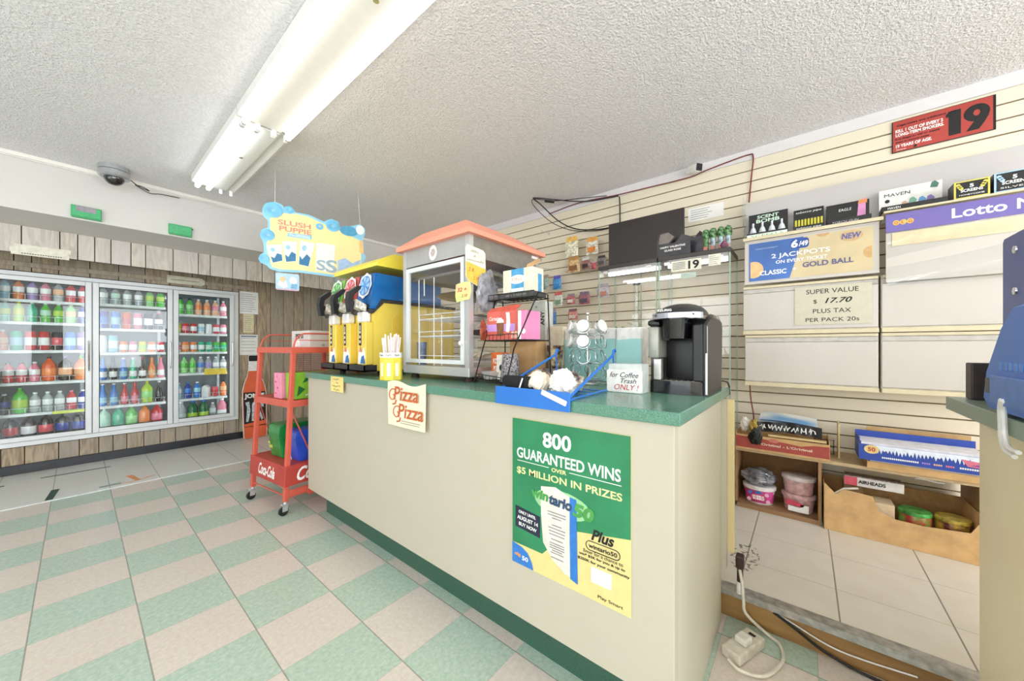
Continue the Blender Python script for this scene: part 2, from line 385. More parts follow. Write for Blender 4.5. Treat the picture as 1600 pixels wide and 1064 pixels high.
# ================================================================ CEILING LIGHTS
WARM = emit('tube_neutral', (1.0, 0.965, 0.92), TUBE_E); COOL = emit('tube_cool', (0.93, 0.965, 1.0), TUBE_E)
FILL_TUBE = emit('tube_fill', (1.0, 0.985, 0.97), 13.0)  # stronger tubes for the unseen fixtures added as fill
HOUSE = mat('fixture_enamel', '#e9e8e2', 0.35, var=0.01)
def fixture(label, y0, y1, x0, x1, tubes, m, vis=True):
    t = thing('fluorescent_light', label, 'ceiling light', ((x0+x1)/2, (y0+y1)/2, H), 0)
    hw = (x1-x0)/2; hl = (y1-y0)/2
    B().prism([(-hw, -0.002), (-hw, -0.055), (-hw+0.012, -0.06), (-hw*0.62, -0.048), (hw*0.62, -0.048), (hw-0.012, -0.06), (hw, -0.055), (hw, -0.002)], -hl, hl, 'xz').build('housing', HOUSE, t)
    B().box(-hw*0.55, -hl, -0.062, hw*0.55, hl, -0.048, bev=0.003).build('ballast_cover', HOUSE, t)
    xs = (-hw+0.035, -hw*0.42+0.02, hw*0.42-0.02, hw-0.035) if vis else (-hw+0.04, hw-0.04)
    for i, x in enumerate(xs):
        for e in (-1, 1):
            B().box(x-0.012, e*(hl-0.002)-0.006, -0.1, x+0.012, e*(hl-0.002)+0.006, -0.05, bev=0.004).build('lamp_socket', WHITE, t)
        if i in tubes:
            B().cyl((x, -hl+0.02, -0.088), (x, hl-0.02, -0.088), 0.0165, n=10, m=0).build('tube', m, t, smooth=True)
            for e in (-1, 1): B().cyl((x, e*(hl-0.022), -0.088), (x, e*(hl-0.008), -0.088), 0.0168, n=10).build('end_cap', STEEL, t, smooth=True)
    B().cyl((0, hl*0.1-0.2, -0.07), (0, hl*0.1-0.2, -0.061), 0.012, 0.008, n=10).build('wing_nut', CHROME, t)
    return t
LX0, LX1 = 0.60, 0.90
fixture('far half of the ceiling light, two cool lit tubes and two empty sockets', 2.63, 3.95, LX0, LX1, (0, 1), COOL)
fixture('near half of the ceiling light, lit tubes along both edges', 0.17, 2.61, LX0, LX1, (0, 3), WARM)
fixture('added ceiling fill light behind the camera over the shop floor', -1.2, 0.12, -1.6, -1.3, (0, 1), FILL_TUBE, False)
fixture('added ceiling fill light behind the camera over the right counter', -2.4, -1.08, 1.5, 1.8, (0, 1), FILL_TUBE, False)
fixture('added ceiling fill light behind the camera by the shop window', -3.0, -1.68, -1.6, -1.3, (0, 1), FILL_TUBE, False)
fixture('added ceiling fill light left of the camera over the shop floor', 1.6, 2.92, -1.9, -1.6, (0, 1), FILL_TUBE, False)
# ================================================================ DRINKS COOLER
ck = thing('drinks_cooler', 'white framed three-door glass drinks cooler set into the plank wall', 'cooler', (0, 5.7, 0.26))
YC = 5.7
def cb(): return B()
GASK = mat('black_gasket', '#1a1b1d', 0.5); LINER = mat('cooler_liner', '#c9cdcf', 0.5, var=0.02); WIRE = mat('white_wire', '#e8ebec', 0.4)
# local coordinates: x world, y from 5.7, z from 0.26
D = [(-0.50, 0.092), (0.098, 0.698), (0.706, 1.272)]
fr = B()
fr.box(-2.44, -0.02, 1.605, 1.324, 0.05, 1.645, bev=0.003).box(-2.44, -0.02, 0.0, 1.324, 0.05, 0.045, bev=0.003).box(1.278, -0.02, 0.045, 1.324, 0.05, 1.605, bev=0.003)
for x in (0.095, 0.702, -0.507): fr.box(x-0.012, -0.002, 0.045, x+0.012, 0.05, 1.605)
fr.box(-2.44, -0.015, 0.045, -0.507, 0.05, 1.605)
fr.build('frame', ALU, ck)
li = B(); xa, xb = -2.42, 1.31
li.box(xa, 0.05, -0.01, xb, 0.9, 0.035).box(xa, 0.05, 1.615, xb, 0.9, 1.65).box(xa, 0.88, 0.03, xb, 0.9, 1.62).box(xb-0.01, 0.05, 0.03, xb, 0.88, 1.62)
li.build('liner', mat('cooler_inside', '#a9adb0', 0.5, var=0.02), ck)
SZ = [[1.653, 1.439, 1.164, 0.855, 0.556], [1.66, 1.396, 1.137, 0.84, 0.561], [1.594, 1.364, 1.137, 0.878, 0.569]]
SZ = [[z-0.26 for z in r] for r in SZ]
def drinkshelf(x0, x1, z):
    s = B()
    for yy in (0.085, 0.2, 0.32, 0.44): s.box(x0, yy, z-0.012, x1, yy+0.006, z-0.006)
    k = int((x1-x0)/0.022)
    for i in range(k+1):
        x = x0+(x1-x0)*i/k; s.box(x-0.0015, 0.085, z-0.006, x+0.0015, 0.446, z-0.002)
    s.box(x0, 0.08, z-0.028, x1, 0.086, z-0.001)
    for i in range(8):
        x = x0+0.012+(x1-x0-0.024)*i/7; s.box(x-0.0015, 0.082, z, x+0.0015, 0.085, z+0.05)
    s.box(x0, 0.082, z+0.048, x1, 0.085, z+0.051)
    return s
for di, (x0, x1) in enumerate(D):
    d = B(); fz0, fz1 = 0.05, 1.6
    wd = 0.043
    d.box(x0, -0.045, fz0, x0+wd, -0.005, fz1, bev=0.004).box(x1-wd, -0.045, fz0, x1, -0.005, fz1, bev=0.004)
    d.box(x0+wd, -0.045, fz0, x1-wd, -0.005, fz0+wd, bev=0.004).box(x0+wd, -0.045, fz1-wd, x1-wd, -0.005, fz1, bev=0.004)
    do = d.build('door', ALU, ck)
    g = B()
    g.box(x0+wd-0.002, -0.03, fz0+wd, x0+wd+0.005, -0.01, fz1-wd).box(x1-wd-0.005, -0.03, fz0+wd, x1-wd+0.002, -0.01, fz1-wd)
    g.box(x0+wd, -0.03, fz0+wd-0.002, x1-wd, -0.01, fz0+wd+0.005).box(x0+wd, -0.03, fz1-wd-0.005, x1-wd, -0.01, fz1-wd+0.002)
    g.build('gasket', GASK, do)
    B().box(x0+wd, -0.026, fz0+wd, x1-wd, -0.022, fz1-wd).build('glass', glass('cooler_glass', (0.97, 1, 1), 0.022), do)
    hx = x1-0.02
    B().tube([(hx, -0.045, 0.69), (hx, -0.075, 0.70), (hx, -0.078, 0.75), (hx, -0.078, 0.95), (hx, -0.075, 0.985), (hx, -0.045, 0.995)], 0.006, 8).build('handle', CHROME, do, smooth=True)
    for z in SZ[di]: drinkshelf(x0+0.045 if di else x0-0.1, x1-0.045, z).build('shelf', WIRE, ck)
    pp = B().box(x1-0.075, 0.45, 0.03, x1-0.05, 0.47, 1.6)
    pp.build('shelf_post', WIRE, ck)
    B().cyl((x1+0.004, 0.055, 0.1), (x1+0.004, 0.055, 1.55), 0.011, n=8).build('lamp', emit('cooler_lamp', (0.93, 0.98, 1), 6.0), ck)
B().box(1.0, 0.070, SZ[2][3]-0.03, 1.22, 0.078, SZ[2][3]+0.045, bev=0.001).build('price_card', mat('price_yellow', '#f0d050', 0.6), ck)
B().box(-0.16, 0.070, SZ[0][4]-0.03, 0.045, 0.078, SZ[0][4]-0.002, bev=0.001).build('price_strip', mat('price_lime', '#dce85c', 0.6), ck)
# ---- drinks: each bottle and can is a thing of its own
def bm_(c, rough=0.15): return mat('drink_'+c, c, rough, 0, var=0.04, scale=20, coat=0.3)
def proto(kind):
    t = thing({'can': 'drink_can', 'carton': 'drink_carton'}.get(kind, 'drink_bottle'), '', 'drink', (0, 0, -5))
    def part(nm, prof, m, n_=14): return B().lathe(prof, n=n_).build(nm, m, t, smooth=True)
    if kind == 'soda':
        part('body', [(0.02, 0.0000), (0.033, 0.0049), (0.034, 0.0410), (0.032, 0.0574), (0.034, 0.0738), (0.034, 0.1230), (0.027, 0.1476), (0.013, 0.1681), (0.012, 0.1804)], bm_('#888888'))
        part('cap', [(0.014, 0.1796), (0.015, 0.1820), (0.015, 0.1935), (0.013, 0.1960)], bm_('#ffffff'), 10)
        part('label', [(0.0343, 0.0697), (0.0347, 0.0713), (0.0347, 0.1205), (0.0343, 0.1222)], bm_('#eeeeee', 0.4))
    elif kind == 'big':
        part('body', [(0.0267, 0.0000), (0.0445, 0.0063), (0.0472, 0.0474), (0.0472, 0.1501), (0.0427, 0.1699), (0.0267, 0.1975), (0.0125, 0.2173), (0.0116, 0.2291)], bm_('#888888'), 16)
        part('cap', [(0.0129, 0.2283), (0.0138, 0.2307), (0.0138, 0.2433), (0.0125, 0.2457)], bm_('#ffffff'), 10)
        part('label', [(0.0476, 0.0592), (0.0481, 0.0608), (0.0481, 0.1304), (0.0476, 0.1319)], bm_('#eeeeee', 0.4), 16)
    elif kind == 'long':
        part('body', [(0.02, 0), (0.029, 0.005), (0.03, 0.11), (0.025, 0.14), (0.014, 0.17), (0.012, 0.225)], bm_('#888888'))
        part('cap', [(0.0135, 0.224), (0.0145, 0.226), (0.0135, 0.237), (0.01, 0.238)], bm_('#ffffff'), 10)
        part('label', [(0.0303, 0.03), (0.0307, 0.031), (0.0307, 0.09), (0.0303, 0.091)], bm_('#eeeeee', 0.4))
    elif kind == 'jug':
        part('body', [(0.035, 0), (0.048, 0.006), (0.049, 0.1), (0.046, 0.115), (0.049, 0.13), (0.045, 0.16), (0.025, 0.2), (0.02, 0.215)], bm_('#888888'), 16)
        part('cap', [(0.021, 0.214), (0.023, 0.216), (0.023, 0.235), (0.02, 0.238)], bm_('#ffffff'), 10)
        part('label', [(0.0493, 0.02), (0.0497, 0.022), (0.0497, 0.09), (0.0493, 0.092)], bm_('#eeeeee', 0.4), 16)
    elif kind == 'can':
        part('body', [(0.022, 0), (0.026, 0.003), (0.033, 0.012), (0.033, 0.108), (0.027, 0.119), (0.0265, 0.122)], bm_('#888888'))
        part('cap', [(0.0262, 0.1205), (0.027, 0.1225), (0.025, 0.1235), (0.024, 0.122)], STEEL, 12)
        part('label', [(0.0332, 0.03), (0.0335, 0.031), (0.0335, 0.085), (0.0332, 0.086)], bm_('#eeeeee', 0.4))
    elif kind == 'tallcan':
        part('body', [(0.025, 0), (0.029, 0.003), (0.037, 0.014), (0.037, 0.168), (0.03, 0.182), (0.0295, 0.185)], bm_('#888888'))
        part('cap', [(0.029, 0.1835), (0.03, 0.1855), (0.028, 0.1865), (0.027, 0.185)], STEEL, 12)
        part('label', [(0.0372, 0.05), (0.0375, 0.051), (0.0375, 0.125), (0.0372, 0.126)], bm_('#eeeeee', 0.4))
    elif kind == 'carton':
        B().box(-0.035, -0.03, 0, 0.035, 0.03, 0.12, bev=0.002).prism([(-0.035, 0.12), (0.035, 0.12), (0.0, 0.15)], -0.03, 0.03, 'xz').build('body', bm_('#888888'), t)
        B().box(-0.02, -0.0312, 0.03, 0.02, -0.0302, 0.1).build('label', bm_('#eeeeee', 0.4), t)
    return t
PROT = {}
RAD = {'soda': 0.0355, 'big': 0.0485, 'long': 0.0315, 'jug': 0.0505, 'can': 0.0345, 'tallcan': 0.0385, 'carton': 0.036}
CN = {'b': ('#3f7fd0', 'blue'), 'lb': ('#9fd0e6', 'pale blue'), 'o': ('#f0894a', 'orange'), 'y': ('#e3d83c', 'yellow'), 'yg': ('#b4d64a', 'yellow-green'), 'g': ('#5cc04c', 'green'),
      'lg': ('#9ade8a', 'light green'), 't': ('#35b58c', 'teal green'), 'pg': ('#bfe6cf', 'pale green'), 'p': ('#e889a0', 'pink'), 'pr': ('#df5a62', 'pinkish red'), 'r': ('#c9343a', 'red'),
      'v': ('#a58fc8', 'violet'), 'c': ('#cfd8da', 'clear'), 'w': ('#f2f2f2', 'white'), 'd': ('#2a1d1c', 'dark brown'), 'k': ('#1c1e24', 'black'), 'pe': ('#f3b98c', 'peach'), 'n': ('#2c3f9c', 'navy'), 'dg': ('#1f6a3c', 'dark green'), 'do': ('#e05a20', 'deep orange')}
ROWN = ['top shelf', 'second shelf', 'third shelf', 'fourth shelf', 'fifth shelf', 'bottom row']
DOORN = ['left', 'middle', 'right']
KN = {'soda': 'bottle', 'big': 'large bottle', 'long': 'longneck bottle', 'jug': 'squat jug', 'can': 'can', 'tallcan': 'tall can', 'carton': 'carton'}
ORD = ['first', 'second', 'third', 'fourth', 'fifth', 'sixth', 'seventh', 'eighth', 'ninth']
# door, row, x range, [kind:body:cap:label ...]
ROWS = [
 (0, 0, -0.44, 0.035, 'soda:lb:w:w soda:o:o:w soda:v:v:w soda:p:w:w soda:c:w:pe soda:pr:r:w soda:pr:r:w'),
 (0, 1, -0.44, 0.035, 'soda:t:w:yg soda:yg:y:y soda:t:w:t soda:g:w:pg soda:g:w:yg soda:lg:w:pe soda:n:w:w'),
 (0, 2, -0.44, 0.035, 'soda:o:w:pe tallcan:t:w:lb tallcan:pr:w:w tallcan:r:w:w tallcan:k:w:pr tallcan:b:w:lb tallcan:v:w:w'),
 (0, 3, -0.40, 0.035, 'soda:pr:g:w soda:pr:d:w soda:pr:d:w soda:p:w:w big:do:d:o big:d:v:pe big:o:g:pe'),
 (0, 4, -0.42, 0.035, 'soda:k:w:n big:g:g:yg soda:c:w:w soda:c:w:w soda:c:w:w soda:r:p:w soda:n:w:w'),
 (0, 5, -0.42, 0.02, 'big:k:w:r big:d:r:w big:d:w:pr big:d:w:n big:d:w:n'),
 (1, 0, 0.175, 0.615, 'soda:c:w:w soda:c:w:pg soda:c:w:w soda:c:w:w soda:lg:w:yg soda:g:w:yg'),
 (1, 1, 0.175, 0.60, 'tallcan:n:w:b tallcan:b:w:lb tallcan:do:w:r tallcan:p:w:w tallcan:k:w:w soda:k:r:w'),
 (1, 2, 0.175, 0.615, 'tallcan:w:w:w tallcan:lb:w:w can:o:w:w can:p:w:w can:y:w:yg can:o:w:w can:r:w:w'),
 (1, 3, 0.175, 0.615, 'long:b:b:w long:k:k:w long:b:w:lb long:t:w:w long:d:r:w long:o:o:pe long:p:o:w'),
 (1, 4, 0.175, 0.60, 'long:b:w:lb long:b:w:lb long:r:w:p long:r:r:p big:yg:y:lg long:d:w:k'),
 (1, 5, 0.185, 0.60, 'big:pg:w:pg big:t:w:t big:g:w:lg big:o:g:o big:r:g:p'),
 (2, 0, 0.79, 1.20, 'soda:g:k:lg soda:g:k:lg soda:pe:w:o soda:pe:w:o soda:pe:w:p soda:p:w:w'),
 (2, 1, 0.77, 1.20, 'can:yg:w:y can:r:w:p can:r:w:w can:w:w:lb can:w:w:w can:pr:w:w can:p:w:w'),
 (2, 2, 0.77, 1.20, 'can:w:w:p can:o:w:pe can:o:w:w can:t:w:w can:t:w:pg can:g:w:t can:g:w:t'),
 (2, 3, 0.77, 1.20, 'soda:lg:g:g soda:lg:g:g soda:lg:g:g soda:c:w:b soda:c:w:v soda:c:w:w soda:c:w:w'),
 (2, 4, 0.77, 1.20, 'soda:lb:w:w soda:n:b:b soda:b:w:lb carton:w:w:w can:pr:w:r soda:o:d:pe'),
 (2, 5, 0.79, 1.20, 'jug:c:w:c jug:dg:b:yg jug:dg:b:yg soda:c:w:c jug:p:w:w'),
]
for di, ri, xa, xb, spec in ROWS:
    it = spec.split(); k = len(it)
    ws = [2*RAD[q.split(':')[0]] for q in it]
    a0 = xa-0.035; b0 = xb+0.035
    gp = max(0.004, (b0-a0-sum(ws))/(k-1)); xr = b0
    xs = []
    for wq in reversed(ws): xs.insert(0, xr-wq/2); xr -= wq+gp
    for i, q in enumerate(it):
        kd, bc, cc, lc = q.split(':')
        x = xs[i]; z = (0.26+SZ[di][ri]-0.0013) if ri < 5 else 0.2957
        if kd not in PROT: PROT[kd] = proto(kd)
        body = glass('clear_drink', (0.88, 0.93, 0.94), 0.1, 0.08, 0.28) if bc == 'c' else bm_(CN[bc][0])
        lab = '%s %s with %s label, %s from left, %s, %s cooler door' % (CN[bc][1], KN[kd], CN[lc][1], ORD[i], ROWN[ri], DOORN[di])
        dup(PROT[kd], (x, 5.7+0.142, z), random.uniform(0, 6), lab, 'drinks behind the %s cooler door' % DOORN[di],
            {'body': body, 'cap': bm_(CN[cc][0]) if 'can' not in kd else STEEL, 'label': bm_(CN[lc][0], 0.4)})
for t in PROT.values():
    for c in list(t.children): bpy.data.objects.remove(c)
    bpy.data.objects.remove(t)
# ================================================================ MAIN COUNTER
GRN = mat('speckled_green_laminate', '#6b9a84', 0.22, scale=330, col2='#4a7664', detail=2)
KICK = mat('dark_green_kick', '#3e6654', 0.4, scale=220, col2='#2c5040', detail=2)
ct = thing('service_counter', 'long cream service counter with green speckled countertop', 'counter', (1.46, 1.52, 0))
def W(o): return o
mc = B().box(1.05-1.46, 0.279-1.52, 0.18, 1.09-1.46, 2.755-1.52, 0.975, bev=0.002)
mc.build('front_panel', CREAM, ct)
B().box(1.092-1.46, 0.281-1.52, 0.0, 1.78-1.46, 0.30-1.52, 0.974, bev=0.002).build('end_panel', mat('cream_end', '#c9c3b2', 0.45, var=0.01, scale=5), ct)
B().box(1.092-1.46, 2.737-1.52, 0.18, 1.768-1.46, 2.755-1.52, 0.974).build('end_panel', CREAM, ct)
B().box(1.146-1.46, 0.302-1.52, 0.0, 1.158-1.46, 2.68-1.52, 0.18).build('kickboard', KICK, ct)
B().box(1.035-1.46, 0.26-1.52, 0.976, 1.85-1.46, 2.775-1.52, 1.013, bev=0.003).build('countertop', GRN, ct)
B().box(1.77-1.46, 0.26-1.52, 0.24, 1.80-1.46, 2.7-1.52, 0.97).build('back_panel', CREAM, ct)
B().box(1.80-1.46, 0.235-1.52, 0.30, 1.82-1.46, 0.62-1.52, 0.965, bev=0.002).build('back_door', mat('yellowed_laminate', '#dcc998', 0.45, var=0.02, scale=5), ct)
# right-hand counter
rc = thing('counter', 'cream counter with grey-green top at the right edge', 'counter', (1.45, -0.8, 0))
B().box(1.0-1.45, -1.4+0.8, 0.0, 1.80-1.45, -0.425+0.8, 0.965, bev=0.002).build('cabinet', mat('cream_cabinet', '#f0e4c2', 0.45, var=0.008, scale=5), rc)
B().box(0.98-1.45, -1.42+0.8, 0.967, 2.02-1.45, -0.40+0.8, 1.013, bev=0.003).build('countertop', mat('grey_green_laminate', '#93a392', 0.35, scale=200, col2='#7d8f7f'), rc)
# ================================================================ COUNTER-TOP MACHINES (far end)
ZC = 1.0135
YEL = mat('machine_yellow', '#ecd058', 0.35, var=0.03, scale=5); ORNG = mat('roof_orange', '#f09c82', 0.4, var=0.02, scale=4)
# frozen drink machine: local x = towards the camera end, y = depth, faces -Y
sm = thing('frozen_drink_machine', 'yellow three-tank frozen drink machine with green, red and blue tanks', 'drink machine', (1.17, 2.39, ZC), RW)
HW = 0.31
for x in (-0.26, 0.26):
    for y in (0.08, 0.58): B().cyl((x, y, 0), (x, y, 0.03), 0.02, 0.025).build('foot', BLACK, sm, smooth=True)
B().prism([(0.02, 0.03), (0.0, 0.06), (0.0, 0.39), (0.07, 0.462), (0.66, 0.462), (0.66, 0.03)], -HW, HW, 'yz').build('body', YEL, sm)
B().prism([(0.13, 0.08), (0.13, 0.36), (0.18, 0.40), (0.6, 0.40), (0.6, 0.08)], HW, HW+0.003, 'yz').build('side_panel', mat('side_yellow', '#ecc84a', 0.4, var=0.02), sm)
rim = [(-0.02, 0.39), (0.0, 0.392), (0.072, 0.464), (0.67, 0.464), (0.67, 0.482), (0.06, 0.482), (0.02, 0.416), (-0.03, 0.416)]
B().prism(rim, -HW-0.008, HW+0.008, 'yz').build('drip_rim', mat('dark_rim', '#3a3836', 0.4), sm)
for i, (x, lc, nm, fc) in enumerate(((-0.2, '#7fc23c', 'green', '#4aa04c'), (0.0, '#c2403c', 'red', '#d24a58'), (0.2, '#1f6fb8', 'blue', '#4a8fd8'))):
    w2 = 0.096
    tk = B(); wall = [(-0.02, 0.418), (0.03, 0.70), (0.56, 0.70), (0.56, 0.484), (0.07, 0.484), (0.04, 0.418)]
    tk.prism(wall, x-w2, x+w2, 'yz')
    tank = tk.build('tank', glass('tank_glass', (0.97, 0.98, 0.98), 0.02), sm)
    liq = [(-0.013, 0.422), (0.027, 0.652), (0.55, 0.645), (0.55, 0.488), (0.068, 0.488), (0.038, 0.422)]
    B().prism(liq, x-w2+0.006, x+w2-0.006, 'yz').build('slush', mat('slush_'+nm, lc, 0.25, var=0.06, scale=25, coat=0.5), tank)
    B().prism([(0.03, 0.697), (0.035, 0.722), (0.07, 0.75), (0.15, 0.79), (0.57, 0.795), (0.57, 0.70)], x-w2-0.004, x+w2+0.004, 'yz').build('lid', mat('lid_yellow', '#f2e04e', 0.4, var=0.02), sm)
    # fruit sticker on the leaning tank front
    Ml = Matrix.Translation((x, 0.003, 0.555)) @ Matrix.Rotation(-0.176, 4, 'X')
    ou = [(r*math.cos(2*PI*k/32)*(1+0.06*math.cos(16*PI*k/32)), r*1.05*math.sin(2*PI*k/32)*(1+0.06*math.cos(16*PI*k/32))) for k in range(32) for r in (0.078,)]
    st = decal(sm, 'sticker', [(a, b2+0.02) for a, b2 in ou], WHITEINK, -0.002, 0.0008, Ml)
    decal(st, 'fruit', circ(0, 0.02, 0.066), mat('fruit_'+nm, fc, 0.5), -0.003, 0.0008, Ml)
    fs = B()
    for k in range(7):
        a = 2*PI*k/7; fs.prism([(0.012*math.cos(a), 0.02+0.012*math.sin(a)), (0.055*math.cos(a-0.3), 0.02+0.055*math.sin(a-0.3)), (0.062*math.cos(a), 0.02+0.062*math.sin(a)), (0.055*math.cos(a+0.3), 0.02+0.055*math.sin(a+0.3))], -0.004, -0.0045, 'xz', 0, Ml)
    fs.build('fruit_segments', mat('fruit_pale_'+nm, {'green': '#a8dc9a', 'red': '#f0aab0', 'blue': '#a8ccf0'}[nm], 0.5), st)
    if nm == 'blue':
        Mf = Matrix.Translation((x, -0.1, 0.45)) @ Matrix.Rotation(-0.19, 4, 'X')
    # dispensing column
    cx = x+0.06
    col = B().box(cx-0.05, -0.05, 0.07, cx+0.05, 0.0, 0.335, bev=0.004).build('dispenser_column', YEL, sm)
    B().box(cx-0.048, -0.056, 0.335, cx+0.03, -0.005, 0.40, bev=0.008).build('white_collar', WHITE, col)
    decal(col, 'black_strip', rrect(cx-0.03, 0.19, cx-0.002, 0.33, 0.002), BLACK, -0.0505)
    wq = B()
    for zz in (0.205, 0.235, 0.265): wq.box(cx-0.022, -0.0525, zz, cx-0.010, -0.0515, zz+0.016)
    wq.box(cx-0.019, -0.0525, 0.285, cx-0.013, -0.0515, 0.315); wq.build('lettering', WHITEINK, col)
    decal(col, 'picture', [(cx-0.045, 0.075), (cx-0.03, 0.17), (cx+0.0, 0.14), (cx+0.03, 0.18), (cx+0.048, 0.12), (cx+0.03, 0.075)], WHITEINK, -0.0505)
    decal(col, 'picture', [(cx-0.012, 0.078), (cx+0.002, 0.12), (cx+0.03, 0.13), (cx+0.046, 0.078)], mat('picture_blue', '#3f78b4', 0.5), -0.0518)
    decal(col, 'picture', [(cx-0.03, 0.15), (cx-0.01, 0.185), (cx+0.012, 0.15)], mat('picture_salmon', '#d8836a', 0.5), -0.0518)
    # tap with curved black lever
    B().cyl((cx, -0.04, 0.40), (cx, -0.04, 0.43), 0.018).cyl((cx, 0.0, 0.43), (cx, -0.13, 0.45), 0.02, 0.014).build('tap', BLACK, sm, smooth=True)
    lv = [(-0.135, 0.39), (-0.145, 0.47), (-0.135, 0.515), (-0.085, 0.555), (-0.062, 0.555), (-0.068, 0.535), (-0.11, 0.495), (-0.115, 0.46), (-0.11, 0.39)]
    B().prism(lv, cx-0.022, cx+0.022, 'yz').build('lever', BLACK, sm)
    B().prism([(-0.105, 0.42), (-0.10, 0.47), (-0.04, 0.44), (-0.04, 0.40)], cx-0.025, cx+0.04, 'yz').build('spout_label', mat('label_grey', '#d8d4c8', 0.5, var=0.25, scale=60), sm)
    dt = B()
    dt.box(cx-0.097, -0.085, 0.03, cx+0.097, -0.002, 0.038).box(cx-0.097, -0.085, 0.03, cx+0.097, -0.078, 0.07).box(cx-0.097, -0.085, 0.03, cx-0.09, -0.002, 0.07).box(cx+0.09, -0.085, 0.03, cx+0.097, -0.002, 0.07)
    for k in range(9): dt.box(cx-0.088+0.02*k, -0.078, 0.055, cx-0.08+0.02*k, -0.002, 0.06)
    dt.build('drip_tray', BLACK, sm)
tray_note = decal(sm, 'orange_note', rrect(0.112, 0.14, 0.165, 0.25, 0.003), mat('note_orange', '#f4bf4a', 0.6), -0.003)
# straw box and straws
sb = thing('straw_box', 'yellow eight-sided straw box with white rim on the counter edge', 'straw box', (1.105, 1.775, ZC))
sb.scale = (1.2, 1.2, 1)
oc = [(0.05*math.cos(PI/4*k+PI/8), 0.05*math.sin(PI/4*k+PI/8)) for k in range(8)]
bx = B(); bx.prism(oc, 0, 0.006, 'xy')
for k in range(8):
    (a0, b0), (a1, b1) = oc[k], oc[(k+1) % 8]
    bx.prism([(a0, b0), (a1, b1), (a1*0.95, b1*0.95), (a0*0.95, b0*0.95)], 0.006, 0.125, 'xy')
bx.build('box', mat('straw_yellow', '#ead94c', 0.5, var=0.03), sb)
rm = B(); wb = B()
for k in range(8):
    (a0, b0), (a1, b1) = oc[k], oc[(k+1) % 8]
    rm.prism([(a0*1.02, b0*1.02), (a1*1.02, b1*1.02), (a1*0.95, b1*0.95), (a0*0.95, b0*0.95)], 0.122, 0.15, 'xy')
rm.build('rim', WHITE, sb)
for k in (3, 4, 5):
    a = PI/4*k+PI/4
    Mx = Matrix.Rotation(a+PI/2, 4, 'Z')
    B().prism(rrect(-0.008, 0.02, 0.008, 0.095, 0.007), -0.0472, -0.0464, 'xz', 0, Mx).build('cup_picture', mat('straw_pale', '#f4f0d8', 0.5), sb)
    lettering(sb, [('Each', 0, 0.136, 0.022, 0.01)], INK, -0.0482, M=Mx)
STRAW = mat('straw_paper', '#f2e6e4', 0.6, var=0.02)
r = random.Random(5)
for k in range(14):
    a = 2*PI*k/14; q = 0.027 if k % 2 else 0.015
    x, y = 1.105+q*math.cos(a), 1.775+q*math.sin(a)
    lx, ly = 0.7*q*math.cos(a)+r.uniform(-0.008, 0.008), 0.7*q*math.sin(a)+r.uniform(-0.008, 0.008)
    o = B().tube([(0, 0, 0), (lx*0.5, ly*0.5, 0.12), (lx, ly, 0.235+r.uniform(-0.02, 0.015))], 0.0045, 6).build('drinking_straw', STRAW, loc=(x, y, ZC+0.0085), smooth=True)
    tag(o, 'white paper-wrapped straw standing in the yellow straw box', 'straw', 'straws in the yellow box')
o = put('sachet_box', 'flat clear box of pink sachets on the counter in front of the frozen drink machine', 'box', B().box(-0.11, -0.02, 0, 0.11, 0.02, 0.022, bev=0.003), mat('box_rosy', '#c9a8a4', 0.3, var=0.25, scale=40), (1.065, 2.52, ZC), RW) if False else None
# yellow sticky notes on the counter edge
nt = thing('sticky_note', 'small yellow handwritten note stuck on the counter edge, left of the lettered sheet', 'note', (1.0335, 2.27, 0.96), RW)
B().box(-0.085, -0.002, -0.047, 0.085, 0, 0.047).build('paper', YELLOWP, nt)
ink = B()
rr_ = random.Random(3)
for zz, xa_, xb_ in ((0.03, -0.05, 0.03), (0.008, -0.01, 0.02), (-0.014, -0.06, 0.05), (-0.036, -0.04, 0.04)):
    x = xa_; pts = []
    while x < xb_: pts.append((x, -0.0025, zz+rr_.uniform(-0.006, 0.008))); x += 0.007
    ink.tube(pts, 0.0011, 4)
ink.build('handwriting', INK, nt)
# folded card with ornate red lettering, taped to the counter front
pz = thing('lettered_card', 'cream sheet with ornate orange-red lettering hanging on the counter front', 'sign', (1.030, 1.52, 0.912), RW)
pz.scale = (1.24, 1, 1.12)
B().grid(lambda u, v: Vector((-0.125+0.25*u, -0.004-0.004*math.sin(3*u+2*v), -0.105+0.195*v+0.01*math.sin(7*u)*(v > 0.9))), 12, 8).grid(lambda u, v: Vector((-0.125+0.25*u, -0.0025-0.004*math.sin(3*u+2*v), -0.105+0.195*v+0.01*math.sin(7*u)*(v > 0.9))), 12, 8).build('sheet', mat('aged_paper', '#ece3c8', 0.7, var=0.04, scale=6), pz, smooth=True)
RUST = mat('rust_ink', '#c4622f', 0.6)
def swash(parent, cx, cz, s, m, y):
    b2 = B()
    pts = [(cx+s*(0.10*math.cos(t)-0.02*t), y, cz+s*0.35*math.sin(t*0.9)-s*0.05*t) for t in [0.25*k for k in range(18)]]
    b2.tube(pts, 0.0035*s/0.08, 5); return b2
lettering(pz, [('Pizza', 0.005, 0.043, 0.165, 0.062, 0.15), ('Pizza', 0.035, -0.032, 0.165, 0.062, 0.15)], RUST, -0.0095, bold=0.012)
